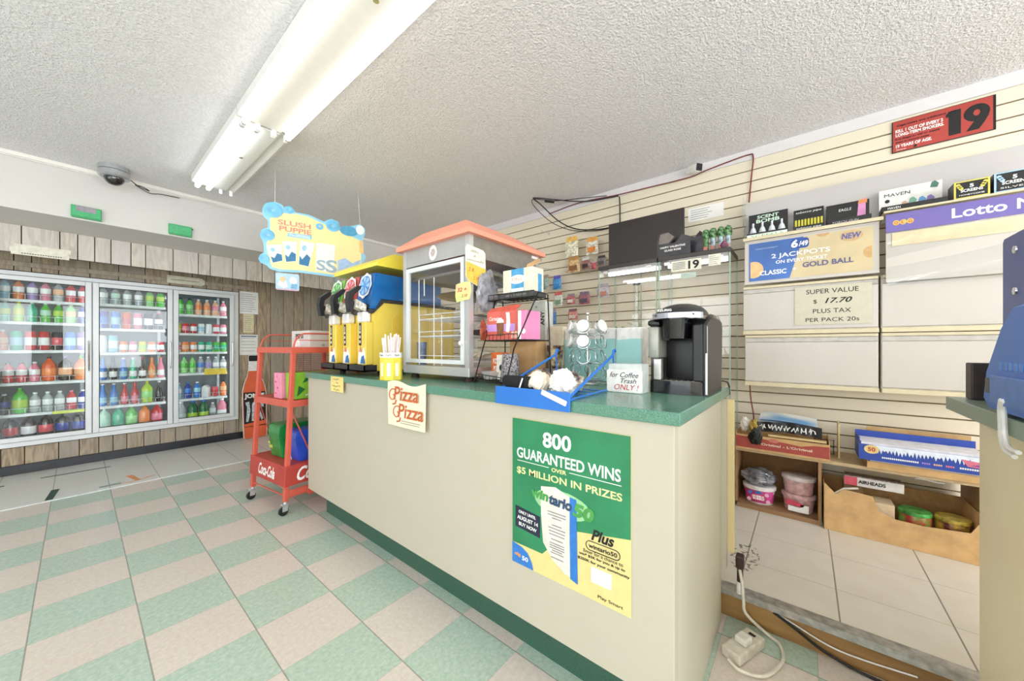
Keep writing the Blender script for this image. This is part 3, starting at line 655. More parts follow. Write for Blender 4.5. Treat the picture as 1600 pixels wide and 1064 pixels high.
for fx, fz in ((0.0, 0.0), (0.03, -0.075)):
    sp1 = [(-0.066+fx-0.02+(0.006+0.0042*t)*math.cos(-t+1.2), -0.0095, 0.03+fz+(0.006+0.0042*t)*math.sin(-t+1.2)) for t in [0.35*k for k in range(20)]]
    B().tube(sp1, 0.0024, 5).tube([(-0.06+fx, -0.0095, 0.012+fz), (-0.066+fx, -0.0095, -0.004+fz), (-0.085+fx, -0.0095, -0.008+fz)], 0.0035, 5).build('flourish', RUST, pz, smooth=True)
b2 = B()
for zz, xx in ((-0.078, 0.06), (-0.088, 0.055)): b2.box(-0.03, -0.0095, zz, xx+0.04, -0.009, zz+0.003)
b2.build('small_print', mat('grey_ink', '#a8a090', 0.7), pz)
# ---------------------------------------------------------------- heated pizza cabinet
pc = thing('food_warmer', 'steel and glass food warmer cabinet with orange hipped roof', 'food warmer', (1.545, 1.585, ZC))
X0, X1, Y0, Y1 = -0.30, 0.305, -0.285, 0.285
for x in (X0+0.05, X1-0.05):
    for y in (Y0+0.05, Y1-0.05): B().cyl((x, y, 0), (x, y, 0.028), 0.028, 0.018).build('foot', mat('rubber_brown', '#3a2a24', 0.6), pc, smooth=True)
B().box(X0, Y0, 0.027, X1, Y1, 0.075, bev=0.003).build('base', STEEL, pc)
for x in (X0, X1-0.03):
    for y in (Y0, Y1-0.03): B().box(x, y, 0.075, x+0.03, y+0.03, 0.752).build('post', STEEL, pc)
PANELG = mat('panel_grey', '#b8bab8', 0.35, 0.4, var=0.04, scale=5)
b2 = B(); b2.box(X0+0.03, Y0+0.001, 0.64, X1-0.03, Y0+0.006, 0.75).build('top_panel', mat('panel_dark', '#8d8880', 0.4, 0.3), pc)
B().box(X1-0.075, Y0-0.001, 0.728, X1-0.012, Y0+0.001, 0.744).build('white_label', WHITE, pc)
b2 = B(); b2.box(X0+0.03, Y1-0.006, 0.64, X1-0.03, Y1-0.001, 0.75).build('top_panel', PANELG, pc)
tp = B().box(X0+0.001, Y0+0.03, 0.65, X0+0.006, Y1-0.03, 0.75).build('top_panel', PANELG, pc)
B().box(X1-0.006, Y0+0.03, 0.65, X1-0.001, Y1-0.03, 0.75).build('top_panel', PANELG, pc)
Mr = Matrix.Translation((X0, 0, 0)) @ Matrix.Rotation(RW, 4, 'Z')
decal(tp, 'badge', circ(0.0, 0.70, 0.034, 24, 0.042), WHITEINK, -0.001, 0.001, Mr)
decal(tp, 'badge_print', circ(0.0, 0.70, 0.02, 16, 0.022), mat('badge_grey', '#c9b9b4', 0.6, var=0.2, scale=90), -0.0022, 0.0005, Mr)
E_ = (X0-0.03, Y0-0.03, X1+0.03, Y1+0.03); IN = (X0+0.075, Y0+0.10, X1-0.17, Y1-0.09)
rf = B(); v = []
for z, (a, c, d, e) in ((0.748, E_), (0.772, E_), (0.862, IN)):
    v.append([rf.bm.verts.new(p+(z,)) for p in ((a, c), (d, c), (d, e), (a, e))])
for lo, hi in zip(v, v[1:]):
    for k in range(4): rf._f([lo[k], lo[(k+1) % 4], hi[(k+1) % 4], hi[k]], 0)
rf._f(v[0][::-1], 0); rf._f(v[2], 0)
rf.build('roof', ORNG, pc)
# door on the customer side, glass on the others
dr = B()
dr.box(X0-0.004, Y0+0.035, 0.09, X0+0.012, Y0+0.06, 0.64).box(X0-0.004, Y1-0.06, 0.09, X0+0.012, Y1-0.035, 0.64).box(X0-0.004, Y0+0.06, 0.09, X0+0.012, Y1-0.06, 0.112).box(X0-0.004, Y0+0.06, 0.615, X0+0.012, Y1-0.06, 0.64)
do = dr.build('door', ALU, pc)
B().box(X0+0.002, Y0+0.06, 0.112, X0+0.006, Y1-0.06, 0.615).build('glass', GLASS, do)
B().cyl((X0-0.004, Y0+0.047, 0.2), (X0-0.02, Y0+0.047, 0.2), 0.008, 0.011).build('knob', WHITE, do, smooth=True)
B().box(X0+0.03, Y0+0.002, 0.075, X1-0.03, Y0+0.006, 0.64).build('side_glass', GLASS, pc)
B().box(X0+0.03, Y1-0.006, 0.075, X1-0.03, Y1-0.002, 0.64).build('side_glass', GLASS, pc)
B().box(X1-0.006, Y0+0.03, 0.075, X1-0.002, Y1-0.03, 0.64).build('back_glass', GLASS, pc)
B().lathe([(0, 0.475), (0.19, 0.475), (0.215, 0.487), (0.21, 0.49), (0.185, 0.48), (0, 0.48)], (0.0, 0.0, 0), 28).build('pan', mat('pan_metal', '#8a7a5e', 0.35, 0.6, var=0.1, scale=8), pc, smooth=True)
B().cyl((0.05, -0.05, 0.565), (0.05, -0.05, 0.635), 0.11, n=24).cyl((0.05, -0.05, 0.556), (0.05, -0.05, 0.566), 0.115, n=24).build('heater', mat('heater_grey', '#8e8e8c', 0.4, 0.5, var=0.12, scale=30), pc, smooth=True)
B().box(X0+0.04, Y0+0.02, 0.575, X1-0.04, Y1-0.02, 0.59).build('inner_shelf', mat('shelf_grey', '#7d7b76', 0.4, 0.5), pc)
wr = B()
for z in (0.10, 0.24, 0.34):
    for k in range(9): wr.cyl((X0+0.06, Y0+0.05+0.053*k, z), (X1-0.06, Y0+0.05+0.053*k, z), 0.002, n=5)
    for x in (X0+0.06, 0, X1-0.06): wr.cyl((x, Y0+0.05, z+0.003), (x, Y1-0.08, z+0.003), 0.003, n=5)
    wr.cyl((X0+0.06, Y0+0.05, z+0.03), (X0+0.06, Y1-0.08, z+0.03), 0.0025, n=5)
for x in (X0+0.06, X1-0.06):
    for y in (Y0+0.05, 0.0, Y1-0.08): wr.cyl((x, y, 0.076), (x, y, 0.36), 0.003, n=5)
wr.cyl((X0+0.03, 0.03, 0.077), (X0+0.03, 0.03, 0.574), 0.003, n=6).cyl((X0+0.03, 0.17, 0.077), (X0+0.03, 0.17, 0.574), 0.003, n=6).cyl((X0+0.03, 0.12, 0.477), (X0+0.03, 0.12, 0.574), 0.003, n=6)
wr.build('wire_rack', WIRE, pc, smooth=True)
def put(name, label, cat, bb, m, loc, rotz=0, group=None, smooth=False):
    return tag(bb.build(name, m, None, loc, rotz, smooth), label, cat, group)
put('serving_tray', 'dark tray on the wire rack inside the food warmer', 'tray', B().box(-0.08, -0.10, 0, 0.1, 0.07, 0.02, bev=0.004).box(-0.07, -0.09, 0.02, 0.09, 0.06, 0.035, bev=0.004), mat('tray_dark', '#2a2a2e', 0.4), (1.545, 1.545, ZC+0.246))
def crumple(sx, sy, sz, seed, n=10):
    rq = random.Random(seed); t = bmesh.new(); bmesh.ops.create_icosphere(t, subdivisions=4, radius=1)
    ph = [(Vector((rq.uniform(-1, 1), rq.uniform(-1, 1), rq.uniform(-1, 1))).normalized()*rq.uniform(2.5, 6.5), rq.uniform(0, 6)) for _ in range(n)]
    for v2 in t.verts:
        d = sum(abs(math.sin(v2.co.dot(k)+p)) for k, p in ph)/n+0.22*abs(math.sin(v2.co.dot(ph[0][0])*2.1))-0.2*abs(math.sin(v2.co.dot(ph[1][0])*1.7))
        v2.co *= 0.66+0.55*d
    zmin = min(v2.co.z for v2 in t.verts)
    for v2 in t.verts: v2.co = Vector((v2.co.x*sx, v2.co.y*sy, max(0, (v2.co.z-zmin*0.75))*sz))
    b3 = B(); mp = {v2: b3.bm.verts.new(v2.co) for v2 in t.verts}
    for f in t.faces: b3._f([mp[q] for q in f.verts], 0)
    t.free(); return b3
put('paper_wrap', 'crumpled paper wrap on the lower rack inside the food warmer', 'wrapping', crumple(0.09, 0.11, 0.035, 4), mat('wrap_grey', '#cfc8b6', 0.7), (1.50, 1.50, ZC+0.106), smooth=True)
put('foil_tray', 'shallow foil tray on the top rack inside the food warmer', 'tray', B().lathe([(0.06, 0), (0.085, 0.02), (0.09, 0.021), (0.088, 0.024), (0.055, 0.004), (0, 0.004)], sx=1, sy=1.1), STEEL, (1.54, 1.54, ZC+0.346), smooth=True)
put('spice_jar', 'tall jar with brown top standing inside the food warmer on the rack', 'jar', B().cyl((0, 0, 0), (0, 0, 0.1), 0.028, n=16).cyl((0, 0, 0.1), (0, 0, 0.135), 0.03, n=16), mat('jar_blue', '#56719c', 0.3, var=0.3, scale=30), (1.35, 1.828, ZC+0.0755), smooth=True)
# price tags on the cabinet
tg = thing('price_tag', 'large white and yellow price tag on the corner of the food warmer', 'price tag', (1.27, 1.2945, 1.60))
tp_ = [(-0.055, 0.085), (-0.045, 0.105), (0.07, 0.095), (0.085, 0.08), (0.088, -0.075), (0.055, -0.105), (-0.04, -0.075), (-0.055, -0.05)]
B().prism(tp_, -0.002, 0, 'xz').build('card', mat('tag_white', '#efe8d4', 0.5), tg)
decal(tg, 'yellow_half', [(-0.053, 0.018), (0.086, 0.0), (0.086, -0.073), (0.054, -0.102), (-0.038, -0.073), (-0.053, -0.05)], mat('tag_yellow', '#f0c050', 0.6), -0.0025)
pk = B()
for zz, xa_, xb_ in ((0.077, -0.022, 0.03), (0.055, 0.0, 0.012), (0.032, -0.045, 0.072)):
    x = xa_
    while x < xb_: pk.box(x, -0.003, zz-0.006, x+0.005, -0.0022, zz+random.uniform(0, 0.008)); x += 0.0085
pk.build('faint_print', mat('print_pale', '#a8a294', 0.7), tg)
lettering(tg, [('2 8.', -0.018, -0.018, 0.042, 0.02, 0.2), ('2 19', 0.016, -0.058, 0.042, 0.018, 0.2)], REDINK, -0.0035)
t2 = thing('price_tag', 'small lime and orange price tag on the food warmer door post', 'price tag', (1.2395, 1.34, 1.475), RW)
B().prism([(-0.05, 0.04), (0.0, 0.048), (0.055, 0.045), (0.062, 0.0), (0.05, -0.043), (-0.045, -0.052), (-0.056, -0.02)], -0.002, 0, 'xz').build('card', mat('tag_lime', '#cfe08a', 0.6, var=0.02, scale=14, col2='#efc89a'), t2)
lettering(t2, [('32 +', -0.004, 0.01, 0.07, 0.02, 0.2), ('. 2.10', 0.008, -0.022, 0.052, 0.015, 0.2)], REDINK, -0.0025, bold=0.01)
# ---------------------------------------------------------------- hanging cardboard sign
hs = thing('hanging_sign', 'yellow and light blue cardboard sign hanging on strings from the ceiling', 'sign', (1.314, 3.232, 0), -0.2845)
OUT = [(-0.395,2.306),(-0.364,2.35),(-0.312,2.372),(-0.264,2.36),(-0.248,2.338),(-0.215,2.356),(-0.179,2.341),(-0.174,2.318),(-0.074,2.317),(0.044,2.281),(0.093,2.318),(0.155,2.303),(0.174,2.244),(0.212,2.265),(0.283,2.293),(0.336,2.317),(0.38,2.283),(0.377,2.225),(0.357,2.185),(0.37,2.144),(0.363,2.057),(0.388,2.025),(0.363,1.971),(0.36,1.83),(0.155,1.805),(-0.004,1.814),(-0.143,1.818),(-0.285,1.808),(-0.349,1.825),(-0.364,1.848),(-0.41,1.867),(-0.422,1.897),(-0.41,1.929),(-0.385,1.952),(-0.39,2.032),(-0.412,2.078),(-0.4,2.13),(-0.359,2.157),(-0.359,2.213),(-0.385,2.233),(-0.397,2.268)]
B().prism(OUT, 0, 0.004, 'xz').build('board', mat('sign_sky', '#8fcdea', 0.4, var=0.03, scale=6), hs)
decal(hs, 'yellow_field', [(-0.343,2.235),(-0.248,2.294),(-0.165,2.305),(-0.074,2.3),(0.044,2.258),(0.193,2.22),(0.345,2.16),(0.345,2.012),(0.34,1.85),(0.155,1.828),(-0.004,1.834),(-0.143,1.838),(-0.275,1.828),(-0.333,1.84),(-0.359,1.937),(-0.37,2.009),(-0.345,2.127)], mat('sign_yellow', '#f4e2a0', 0.4, var=0.03, scale=5), -0.0005)
RB = mat('ring_blue', '#74bfe8', 0.35, var=0.08, scale=14)
for cx, cz, r1 in ((-0.325, 2.302, 0.068), (-0.215, 2.325, 0.036), (-0.361, 2.094, 0.05), (-0.383, 1.9, 0.038), (0.008, 2.231, 0.03), (0.111, 2.255, 0.055)):
    b2 = B(); R, q = r1*0.62, r1*0.36
    b2.grid(lambda u, v: Vector((cx+(R+q*math.cos(2*PI*v))*math.cos(2*PI*u), -0.002-0.12*q*(1+math.sin(2*PI*v)), cz+(R+q*math.cos(2*PI*v))*0.92*math.sin(2*PI*u))), 22, 8).build('blue_ring', RB, hs, smooth=True)
lettering(hs, [('SLUSH', -0.175, 2.215, 0.235, 0.042, 0, 0.0), ('PUPPIE', -0.168, 2.165, 0.23, 0.042)], mat('sign_red', '#d98a7e', 0.5), -0.0015, bold=0.025)
decal(hs, 'blue_band', [(-0.226, 2.105), (-0.052, 2.108), (-0.05, 2.143), (-0.224, 2.138)], mat('band_blue', '#8cc6e2', 0.5), -0.0015)
lettering(hs, [('The ORIGINAL', -0.138, 2.123, 0.155, 0.02)], WHITEINK, -0.0024, bold=0.015)
CUPB = mat('cup_blue', '#2f78a6', 0.5)
for q in ([(-0.371,2.01),(-0.269,2.033),(-0.258,1.9),(-0.328,1.872)], [(-0.262,2.06),(-0.16,2.073),(-0.165,1.907),(-0.237,1.891)], [(-0.137,2.088),(-0.028,2.079),(-0.074,1.873),(-0.148,1.883)]):
    cu = decal(hs, 'cup_picture', q, WHITEINK, -0.0015)
    a, b3, c, d = [Vector((p[0], p[1])) for p in q]
    g = lambda u, v: tuple((a*(1-u)+b3*u)*(1-v)+(d*(1-u)+c*u)*v)
    decal(cu, 'blue_wave', [g(0.04, 0.62), g(0.3, 0.75), g(0.6, 0.5), g(0.96, 0.62), g(0.96, 0.98), g(0.04, 0.98)], CUPB, -0.0024)
    decal(cu, 'blue_spot', [g(0.35+0.18*math.cos(t), 0.28+0.12*math.sin(t)) for t in [PI/6*k for k in range(12)]], mat('cup_pale', '#9fd0e4', 0.5), -0.0024)
lc = decal(hs, 'large_cup', [(-0.016,2.09),(0.13,2.09),(0.115,1.845),(-0.02,1.855)], mat('cup_ice', '#eceee6', 0.4, var=0.04, scale=30), -0.0015)
lettering(lc, [('S', 0.10, 1.90, 0.09, 0.11), ('S', 0.02, 1.9, 0.07, 0.09)], mat('cup_grey', '#9bb4c4', 0.5), -0.0024, bold=0.02)
decal(hs, 'blue_panel', [(0.15, 1.84), (0.15, 1.96), (0.21, 1.99), (0.27, 1.95), (0.335, 1.99), (0.338, 1.86)], mat('panel_periwinkle', '#a8c2e4', 0.5), -0.0015)
decal(hs, 'blue_swirl', circ(0.24, 2.235, 0.075, 18, 0.045), mat('swirl_blue', '#4c9cc4', 0.5), -0.0017)
decal(hs, 'white_spot', circ(0.335, 2.262, 0.036, 16, 0.042), WHITEINK, -0.0026)
decal(hs, 'orange_patch', [(0.33, 2.06), (0.33, 2.17), (0.36, 2.165), (0.365, 2.05)], mat('patch_orange', '#f2c27c', 0.5), -0.0016)
for x in (-0.312, 0.336): B().cyl((x, 0.002, 2.35 if x < 0 else 2.30), (x+(0.002 if x < 0 else -0.02), 0.002, H-0.0005), 0.0012, n=5).build('string', WHITE, hs)
h2 = thing('hanging_card', 'small light blue card hanging below the yellow hanging sign', 'card', (1.314, 3.232, 0), -0.2845)
B().prism(rrect(-0.307, 1.661, -0.143, 1.80, 0.012), 0.0, 0.003, 'xz').build('card', mat('card_sky', '#b4d4ea', 0.5, var=0.03, scale=10), h2)
decal(h2, 'pink_edge', [(-0.302, 1.663), (-0.148, 1.663), (-0.148, 1.671), (-0.302, 1.671)], mat('edge_pink', '#e0a0b0', 0.5), -0.0005)
decal(h2, 'orange_spot', circ(-0.26, 1.75, 0.02), mat('spot_orange', '#f0c890', 0.5), -0.0008)
decal(h2, 'white_shape', [(-0.295, 1.70), (-0.28, 1.74), (-0.255, 1.72), (-0.235, 1.74), (-0.225, 1.69), (-0.25, 1.675)], WHITEINK, -0.0006)
decal(h2, 'white_shape', circ(-0.185, 1.745, 0.028), WHITEINK, -0.0006)
decal(h2, 'blue_shape', [(-0.205, 1.68), (-0.16, 1.675), (-0.155, 1.715), (-0.195, 1.72)], mat('shape_blue', '#7eb4dc', 0.5), -0.0006)
B().cyl((-0.28, -0.0006, 1.80), (-0.28, -0.0018, 1.812), 0.001, n=5).build('string', WHITE, h2); B().cyl((-0.17, -0.0006, 1.80), (-0.17, -0.0018, 1.818), 0.001, n=5).build('string', WHITE, h2)
# ================================================================ COUNTER-TOP THINGS (near end)
# black wire rack against the food warmer
wk = thing('wire_rack', 'black three-tier wire rack holding boxes beside the food warmer', 'rack', (1.3, 1.12, ZC))
def wl(x, y, z): return (x-1.3, y-1.12, z-ZC)
YA, YBk = 1.272, 0.975
for y, pts in ((YA, [(1.25, 1.0165), (1.36, 1.30), (1.41, 1.44), (1.47, 1.44), (1.49, 1.30), (1.49, 1.0165)]), (YBk, [(1.135, 1.0165), (1.18, 1.12), (1.20, 1.185), (1.385, 1.455), (1.465, 1.45), (1.48, 1.24), (1.49, 1.0165)])):
    B().tube([wl(x, y, z) for x, z in pts], 0.0035, 6).build('side_frame', DARKWIRE, wk, smooth=True)
def tier(z, xf0, xf1, xb, nm):
    b2 = B()
    A = Vector(wl(xf0, YA-0.003, z)); C = Vector(wl(xf1, YBk+0.003, z)); A2 = Vector(wl(xb, YA-0.003, z)); C2 = Vector(wl(xb, YBk+0.003, z))
    b2.tube([A, C, C2, A2], 0.0028, 6, closed=True)
    for k in range(1, 10):
        u = k/10; b2.cyl(A.lerp(C, u), A2.lerp(C2, u), 0.0016, n=5)
    up = Vector((0, 0, 0.028))
    b2.cyl(A+up, C+up, 0.002, n=5)
    for k in range(9): b2.cyl(A.lerp(C, k/8), A.lerp(C, k/8)+up, 0.0016, n=5)
    return b2.build(nm, DARKWIRE, wk, smooth=True)
tier(1.225, 1.335, 1.23, 1.484, 'wire_shelf'); tier(1.432, 1.354, 1.354, 1.478, 'wire_shelf'); tier(1.032, 1.262, 1.145, 1.488, 'wire_shelf')
def carton(name, label, cat, x0, x1, y0, y1, z0, z1, face, parts=(), group=None, bev=0.001, rot=0):
    """box facing -X: origin at front bottom centre; parts: callables(thing, width, height)"""
    t = thing(name, label, cat, (x0, (y0+y1)/2, z0), RW+rot, group)
    wd, ht, dp = y1-y0, z1-z0, x1-x0
    B().box(-wd/2, 0, 0, wd/2, dp, ht, bev=bev, seg=1).build('box', face, t)
    for p in parts: p(t, wd, ht)
    return t
REDB = mat('box_red', '#dc6a5c', 0.45, var=0.05, scale=12); PINKB = mat('box_pink', '#e88cb8', 0.45, var=0.04, scale=10)
def red_parts(t, w, h):
    decal(t, 'lilac_band', [(-w/2+0.002, h*0.30), (w*0.30, h*0.30), (w*0.30, h*0.55), (-w/2+0.002, h*0.55)], mat('band_lilac', '#c89adf', 0.5), -0.0006)
    lettering(t, [('Carnation', -w*0.25, h*0.75, w*0.36, h*0.14, 0.2)], WHITEINK, -0.0008, bold=0.01)
    b2 = B().prism([(-0.045, 0.02), (-0.005, 0.02), (0.0, 0.085), (-0.05, 0.085)], -0.0012, -0.0018, 'xz').build('mug_picture', mat('mug_brown', '#8a5530', 0.5, var=0.15), t)
    decal(t, 'foam_picture', [(-0.05, 0.085), (-0.045, 0.1), (-0.025, 0.11), (-0.004, 0.1), (0.0, 0.085)], WHITEINK, -0.0012)
    decal(t, 'splash_picture', [(0.012, 0.04), (0.032, 0.035), (0.04, 0.08), (0.035, 0.135), (0.012, 0.135), (0.016, 0.1)], WHITEINK, -0.0012)
    b2 = B()
    for k in range(6): b2.prism(circ(0.055+0.02*(k % 3), 0.015+0.018*(k//3), 0.009, 10), -0.0012, -0.0017, 'xz')
    b2.build('berries_picture', mat('berry_pale', '#f0c4b0', 0.5), t)
    B().prism([(-w/2, 0), (w*0.30, 0), (w*0.40, 0.03), (w*0.2, 0.035), (-w/2+0.02, 0.02)], 0.0, 0.0015, 'xz', 0, Matrix.Translation((0, 0.002, h)) @ Matrix.Rotation(-0.5, 4, 'X')).build('torn_flap', mat('flap_red', '#cf5a48', 0.5), t)
carton('carton', 'red sachet carton with torn lid and mug picture on the wire rack', 'box', 1.342, 1.44, 1.035, 1.268, 1.229, 1.372, REDB, [red_parts])
def pink_parts(t, w, h):
    decal(t, 'white_side', [(-w/2, 0.001), (-w/2+0.018, 0.001), (-w/2+0.018, h-0.001), (-w/2, h-0.001)], WHITEINK, -0.0006)
    decal(t, 'white_spot', circ(0.008, h*0.28, 0.012), WHITEINK, -0.0008)
carton('carton', 'upright pink carton beside the red sachet carton on the wire rack', 'box', 1.30, 1.41, 0.982, 1.03, 1.229, 1.363, PINKB, [pink_parts])
def white_parts(t, w, h):
    decal(t, 'blue_band', [(-w*0.2, 0.001), (w*0.22, 0.001), (w*0.22, h), (-w*0.2, h)], mat('band_blue2', '#4c9fd0', 0.45, var=0.1, scale=30), -0.0006)
    decal(t, 'oval', circ(0.0, h*0.62, w*0.27, 22, h*0.16), WHITEINK, -0.0012)
    lettering(t, [('FINE', 0, h*0.62, w*0.36, h*0.13)], mat('ink_goldpink', '#d8a08c', 0.6), -0.002)
    decal(t, 'white_strip', [(-w*0.19, h*0.18), (w*0.21, h*0.18), (w*0.21, h*0.3), (-w*0.19, h*0.3)], WHITEINK, -0.0012)
    B().prism([(0, 0), (0.075, 0.035), (0.06, 0.065), (0, 0.05)], 0, 0.0015, 'xz', 0, Matrix.Translation((w*0.25, 0.01, h-0.012)) @ Matrix.Rotation(-0.7, 4, 'X') @ Matrix.Rotation(-0.35, 4, 'Y')).build('open_flap', CARD, t)
    Ms = Matrix.Translation((w/2, 0, 0)) @ Matrix.Rotation(PI/2, 4, 'Z')
    decal(t, 'blue_side', [(0.045, 0.01), (0.075, 0.01), (0.075, h*0.8), (0.045, h*0.8)], mat('band_blue2', '#4c9fd0'), -0.0006, M=Ms)
carton('carton', 'white and blue carton with open flap on top of the wire rack', 'box', 1.372, 1.465, 1.0, 1.185, 1.463, 1.60, mat('box_ivory', '#e0dcc8', 0.5), [white_parts])
tb = thing('box_tray', 'low dark grey display tray under the white and blue carton', 'tray', (1.362, 1.095, 1.4365), RW)
B().box(-0.12, 0.0, 0, 0.105, 0.11, 0.004).box(-0.12, 0, 0.004, 0.105, 0.003, 0.025).box(-0.12, 0.107, 0.004, 0.105, 0.11, 0.025).box(-0.12, 0.003, 0.004, -0.117, 0.107, 0.025).box(0.102, 0.003, 0.004, 0.105, 0.107, 0.025).build('tray', mat('tray_grey', '#4a4a4c', 0.5), tb)
lettering(tb, [('100% CREAM', -0.005, 0.0125, 0.13, 0.009)], mat('tray_ink', '#a8a49c', 0.6), -0.0006)
bpy.data.objects['carton.002'].location.z = 1.4412
put('plastic_bag', 'crumpled grey plastic bag hanging against the food warmer side', 'bag', crumple(0.075, 0.011, 0.115, 9), mat('bag_grey', '#8f9096', 0.25, var=0.25, scale=25, coat=0.5), (1.362, 1.2855, 1.372), 0, smooth=True)
put('snack_pack', 'brown and orange packet beside the red carton on the wire rack', 'packet', crumple(0.022, 0.005, 0.055, 12), mat('pack_brown', '#a0482e', 0.4, var=0.3, scale=40), (1.31, 1.2715-0.0065, 1.229), 0, smooth=True)
# bottom tier
tub = thing('plastic_tub', 'clear plastic tub of pink sachets on the bottom of the wire rack', 'tub', (1.30, 1.20, 1.0355), RW)
B().lathe([(0.035, 0), (0.05, 0.035), (0.053, 0.037), (0.048, 0.036), (0.034, 0.003), (0, 0.003)], n=20).build('tub', glass('tub_clear', (0.92, 0.93, 0.92), 0.06, 0.1, 0.25), tub, smooth=True)
for k in range(4):
    tag(B().box(-0.028, -0.012, 0, 0.028, 0.012, 0.004, bev=0.001).build('sugar_sachet', mat('sachet_pink', '#f2b4b8', 0.5), None, (1.295+0.004*k, 1.20-0.006*k, 1.0395+0.0085*k), RW+0.3*k-0.4), 'pink sachet lying in the clear plastic tub', 'sachet', 'pink sachets in the tub')
def piz(t, w, h): lettering(t, [('PIZZA', 0, h*0.66, w*0.66, h*0.2), ('PIZZA', 0.004, h*0.36, w*0.66, h*0.2)], WHITEINK, -0.0008, bold=0.02)
carton('carton', 'small orange carton with white lettering standing at the back of the wire rack bottom', 'box', 1.372, 1.43, 1.19, 1.266, 1.0355, 1.165, mat('box_orange', '#d8682c', 0.5), [piz])
def hole(t, w, h): decal(t, 'round_hole', circ(0.006, h*0.48, 0.02, 20, 0.018), BLACK, -0.0006)
carton('dispenser_carton', 'white carton with a round black hole at the bottom of the wire rack', 'box', 1.30, 1.37, 1.10, 1.165, 1.0355, 1.155, mat('box_bone', '#e2ddd0', 0.5), [hole])
cupm = mat('speckled_cup', '#8a8588', 0.45, var=0.5, scale=140)
put('paper_cup', 'grey speckled cup standing upside down on the wire rack bottom', 'cup', B().lathe([(0.047, 0), (0.048, 0.003), (0.036, 0.125), (0.034, 0.127), (0, 0.127)], n=24), cupm, (1.255, 1.04, 1.0355), smooth=True)
# boxes behind
carton('kraft_box', 'plain kraft box standing behind the wire rack', 'box', 1.53, 1.62, 1.09, 1.27, ZC, 1.23, CARD)
def anyp(t, w, h):
    Ms = Matrix.Rotation(-PI/2, 4, 'Y')
    lettering(t, [('ANY', w*0.3, h*0.78, 0.08, 0.026, 0, PI/2)], INK, -0.0008, bold=0.02)
    b2 = B()
    for k in range(3): b2.prism(circ(-w*0.15+0.01*k, h*0.93-0.03*k, 0.005, 8), -0.0006, -0.0012, 'xz')
    b2.build('dots', mat('dot_green', '#3f8a5a', 0.5), t)
carton('carton', 'pale grey carton behind the pink carton', 'box', 1.68, 1.76, 1.135, 1.23, ZC, 1.455, mat('box_palegrey', '#c9ccc4', 0.5, var=0.06), [anyp])
carton('carton', 'plain cream carton behind the patterned cup', 'box', 1.70, 1.80, 1.035, 1.13, ZC, 1.307, mat('box_cream', '#efe4cc', 0.55), [])
def teal(t, w, h):
    decal(t, 'teal_face', [(-w/2+0.001, 0.001), (w/2-0.001, 0.001), (w/2-0.001, h*0.80), (0.02, h*0.80), (-w/2+0.001, h*0.78)], mat('teal_print', '#a4dcd8', 0.45, var=0.03, scale=8), -0.0006)
carton('carton', 'wide white and aqua carton behind the wire carousel', 'box', 1.715, 1.80, 0.735, 1.03, ZC, 1.291, WHITE, [teal], bev=0.006)
carton('carton', 'narrow white and aqua carton between the carousel and the coffee maker', 'box', 1.705, 1.80, 0.60, 0.728, ZC, 1.289, WHITE, [teal], bev=0.006)
# grey napkin box with patterned cup
nb2 = thing('napkin_box', 'small grey metal box under the patterned paper cup', 'box', (1.575, 1.025, ZC), RW)
B().box(-0.048, 0, 0, 0.048, 0.085, 0.068, bev=0.003).build('box', mat('grey_metal', '#9a9c9c', 0.4, 0.6), nb2)
B().box(-0.03, -0.002, 0.012, 0.02, 0.001, 0.04).build('slot', BLACK, nb2)
pcup = thing('paper_cup', 'brown and gold patterned paper cup on the grey metal box', 'cup', (1.618, 1.03, ZC+0.0688))
cup_m = mat('cup_pattern', '#d8c49a', 0.45, scale=42, col2='#4a2a28', detail=1)
B().lathe([(0.034, 0), (0.035, 0.002), (0.046, 0.118), (0.0475, 0.12), (0.045, 0.119), (0.033, 0.005), (0, 0.005)], n=24).build('cup', cup_m, pcup, smooth=True)
o = B().cyl((0, 0, 0), (-0.015, 0.05, 0.1), 0.002, n=6).build('stir_stick', mat('stick_wood', '#d8c49a', 0.6), None, (1.618, 1.03, ZC+0.0755)); o.data.transform(Matrix.Diagonal((1, 1, 1.45, 1)))
tag(o, 'pale wooden stir stick leaning in the patterned paper cup', 'stir stick')
